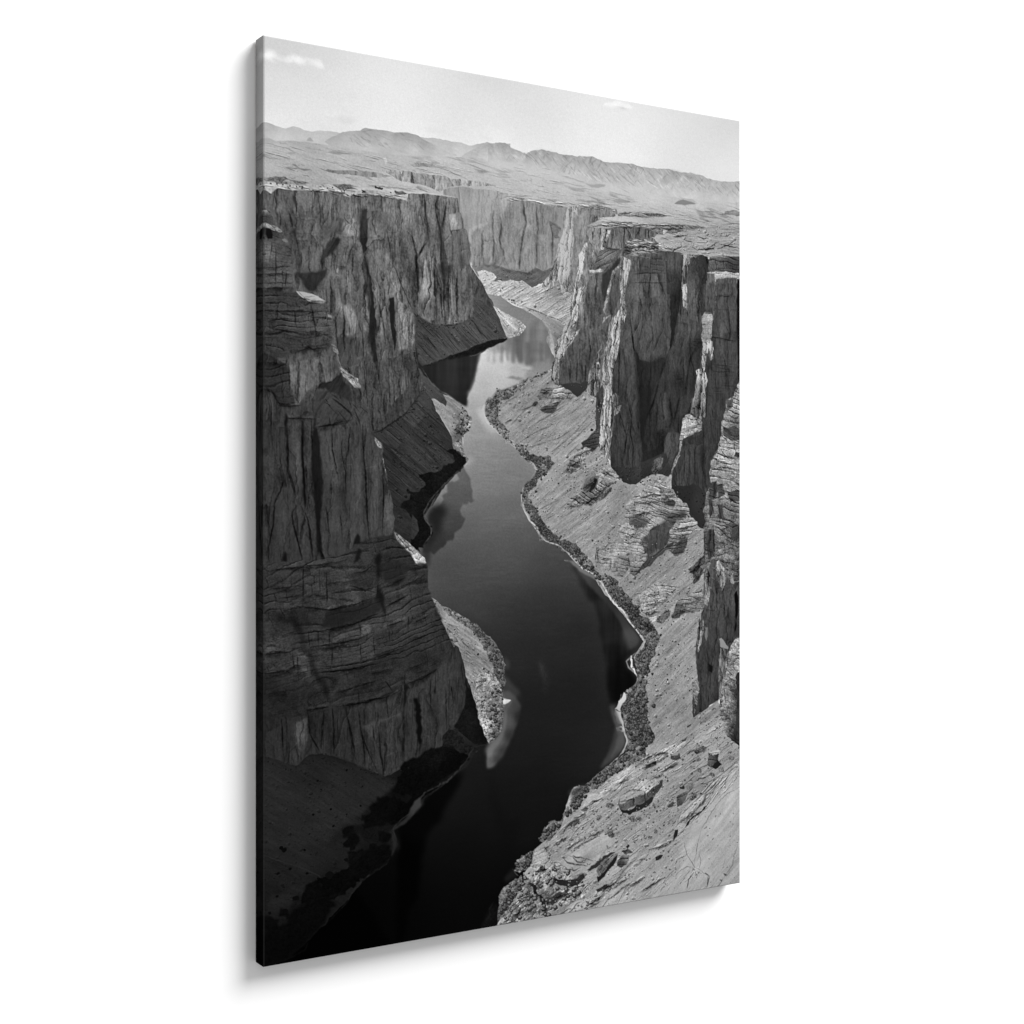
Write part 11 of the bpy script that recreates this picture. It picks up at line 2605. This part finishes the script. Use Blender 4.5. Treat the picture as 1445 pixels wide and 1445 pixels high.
# ---------------------------------------------------------------- materials
def principled(name, rough=.85):
    m = bpy.data.materials.new(name); m.use_nodes = True
    b = m.node_tree.nodes['Principled BSDF']
    b.inputs['Roughness'].default_value = rough; b.inputs['Specular IOR Level'].default_value = 0
    return m, m.node_tree, b
def plaster():
    m, nt, b = principled('white wall paint', .9)
    b.inputs['Base Color'].default_value = (.86, .86, .86, 1)
    n = nt.nodes.new('ShaderNodeTexNoise'); n.inputs['Scale'].default_value = 140; n.inputs['Detail'].default_value = 3
    tc = nt.nodes.new('ShaderNodeTexCoord'); nt.links.new(tc.outputs['Object'], n.inputs['Vector'])
    bp = nt.nodes.new('ShaderNodeBump'); bp.inputs['Strength'].default_value = .04; bp.inputs['Distance'].default_value = .001
    nt.links.new(n.outputs['Fac'], bp.inputs['Height']); nt.links.new(bp.outputs['Normal'], b.inputs['Normal'])
    return m
def print_material():
    """ink on woven canvas: the ink amount is a mesh attribute, the weave is procedural"""
    m, nt, b = principled('printed canvas', .8)
    at = nt.nodes.new('ShaderNodeAttribute'); at.attribute_name = 'ink'
    nt.links.new(at.outputs['Color'], b.inputs['Base Color'])
    tc = nt.nodes.new('ShaderNodeTexCoord')
    hs = []
    for axis in ('X', 'Z'):
        w = nt.nodes.new('ShaderNodeTexWave'); w.bands_direction = axis; w.inputs['Scale'].default_value = 210
        w.inputs['Distortion'].default_value = 1.2; w.inputs['Detail'].default_value = 1
        nt.links.new(tc.outputs['Object'], w.inputs['Vector']); hs.append(w)
    mx = nt.nodes.new('ShaderNodeMath'); mx.operation = 'MAXIMUM'
    nt.links.new(hs[0].outputs['Fac'], mx.inputs[0]); nt.links.new(hs[1].outputs['Fac'], mx.inputs[1])
    bp = nt.nodes.new('ShaderNodeBump'); bp.inputs['Strength'].default_value = .12; bp.inputs['Distance'].default_value = .0002
    nt.links.new(mx.outputs[0], bp.inputs['Height']); nt.links.new(bp.outputs['Normal'], b.inputs['Normal'])
    return m
def wood():
    m, nt, b = principled('pine', .7)
    w = nt.nodes.new('ShaderNodeTexNoise'); w.inputs['Scale'].default_value = 30
    r = nt.nodes.new('ShaderNodeValToRGB')
    r.color_ramp.elements[0].color = (.42, .28, .15, 1); r.color_ramp.elements[1].color = (.58, .42, .25, 1)
    nt.links.new(w.outputs['Fac'], r.inputs['Fac']); nt.links.new(r.outputs['Color'], b.inputs['Base Color'])
    return m
WALL, PRINT, PINE = plaster(), print_material(), wood()

# ---------------------------------------------------------------- builders
def link(name, me, mat, parent=None):
    me.materials.append(mat)
    o = bpy.data.objects.new(name, me); sc.collection.objects.link(o)
    if parent: o.parent = parent
    return o
def box(name, x0, x1, y0, y1, z0, z1, mat, parent=None):
    me = bpy.data.meshes.new(name)
    me.from_pydata([(x, y, z) for x in (x0, x1) for y in (y0, y1) for z in (z0, z1)], [],
                   [(0, 1, 3, 2), (4, 6, 7, 5), (0, 4, 5, 1), (2, 3, 7, 6), (0, 2, 6, 4), (1, 5, 7, 3)])
    me.update(); return link(name, me, mat, parent)
def sheet(name, P, ink, mat, parent, flip=False):
    """grid mesh from points P (rows, columns, 3) with a printed grey on every point"""
    h, w = P.shape[:2]
    me = bpy.data.meshes.new(name)
    me.vertices.add(h*w); me.vertices.foreach_set('co', P.reshape(-1).astype(np.float32))
    i = np.arange(h*w, dtype=np.int32).reshape(h, w)
    q = np.stack([i[:-1, :-1], i[1:, :-1], i[1:, 1:], i[:-1, 1:]], -1).reshape(-1, 4)
    if flip: q = q[:, ::-1]
    n = len(q)
    me.loops.add(n*4); me.loops.foreach_set('vertex_index', np.ascontiguousarray(q).reshape(-1))
    me.polygons.add(n); me.polygons.foreach_set('loop_start', np.arange(0, n*4, 4, dtype=np.int32))
    me.update(calc_edges=True)
    me.polygons.foreach_set('use_smooth', np.ones(n, bool))
    a = me.attributes.new('ink', 'FLOAT_COLOR', 'POINT')
    c = np.ones((h*w, 4), np.float32); c[:, :3] = ink.reshape(-1, 1)
    a.data.foreach_set('color', c.reshape(-1))
    return link(name, me, mat, parent)
def thing(name, label, cat, loc):
    o = bpy.data.objects.new(name, None); sc.collection.objects.link(o)
    o.location = loc; o['label'] = label; o['category'] = cat
    return o

# ---------------------------------------------------------------- the wall
wall = box('wall', -4, 9, 0, .12, -1.6, 5, WALL); wall['kind'] = 'structure'

# ---------------------------------------------------------------- the canvas print
V = paint(picture())
grain = np.random.RandomState(3).randn(GH, GW).astype(np.float32)
V = np.clip(V*(1+.012*grain)+.5*grain, 2, 250)/255
ALB = np.where(V <= .04045, V/12.92, ((V+.055)/1.055)**2.4)/AMBIENT_AND_KEY

root = thing('canvas_print', 'tall canvas print of a black and white river canyon photograph hanging on the white wall', 'canvas print', (0, 0, MIDZ))
xs = np.linspace(-CW/2, CW/2, GW); zs = np.linspace(CH/2, -CH/2, GH)
X, Z = np.meshgrid(xs, zs)
edge = np.minimum(np.minimum(X+CW/2, CW/2-X), np.minimum(Z+CH/2, CH/2-Z))
R = .0012                                # the canvas rolls softly over the stretcher's edge
Y = FRONT + R*(1-np.sqrt(np.clip(1-np.clip(1-edge/R, 0, 1)**2, 0, 1)))
front_ink = ALB.copy()
front_ink[:, :2] = front_ink[:, :2]*1.15+.012   # ink worn thin along the fold
sheet('printed_front', np.stack([X, Y, Z], -1), front_ink, PRINT, root)
N = 30
yy = np.linspace(FRONT+R, -GAP, N)
SIDE_SHADE = .57                                # shade on the wrapped edges, put into their ink as a darker tone
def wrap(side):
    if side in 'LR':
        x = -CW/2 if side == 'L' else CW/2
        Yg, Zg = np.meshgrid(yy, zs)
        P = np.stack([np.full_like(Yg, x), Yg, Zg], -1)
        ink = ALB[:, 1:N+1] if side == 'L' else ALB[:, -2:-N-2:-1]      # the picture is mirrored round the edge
        sheet('wrapped_edge', P, ink*SIDE_SHADE, PRINT, root, flip=side == 'L')
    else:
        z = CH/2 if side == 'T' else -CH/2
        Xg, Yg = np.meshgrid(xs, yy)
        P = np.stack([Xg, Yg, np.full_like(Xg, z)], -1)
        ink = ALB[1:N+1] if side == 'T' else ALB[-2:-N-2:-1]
        sheet('wrapped_edge', P, ink*SIDE_SHADE, PRINT, root, flip=side == 'T')
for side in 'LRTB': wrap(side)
b, t = .038, .002
for x0, x1, z0, z1 in ((-CW/2+t, -CW/2+b, -CH/2+t, CH/2-t), (CW/2-b, CW/2-t, -CH/2+t, CH/2-t),
                       (-CW/2+b, CW/2-b, CH/2-b, CH/2-t), (-CW/2+b, CW/2-b, -CH/2+t, -CH/2+b)):
    box('stretcher_bar', x0, x1, FRONT+.003, -GAP, z0, z1, PINE, root)
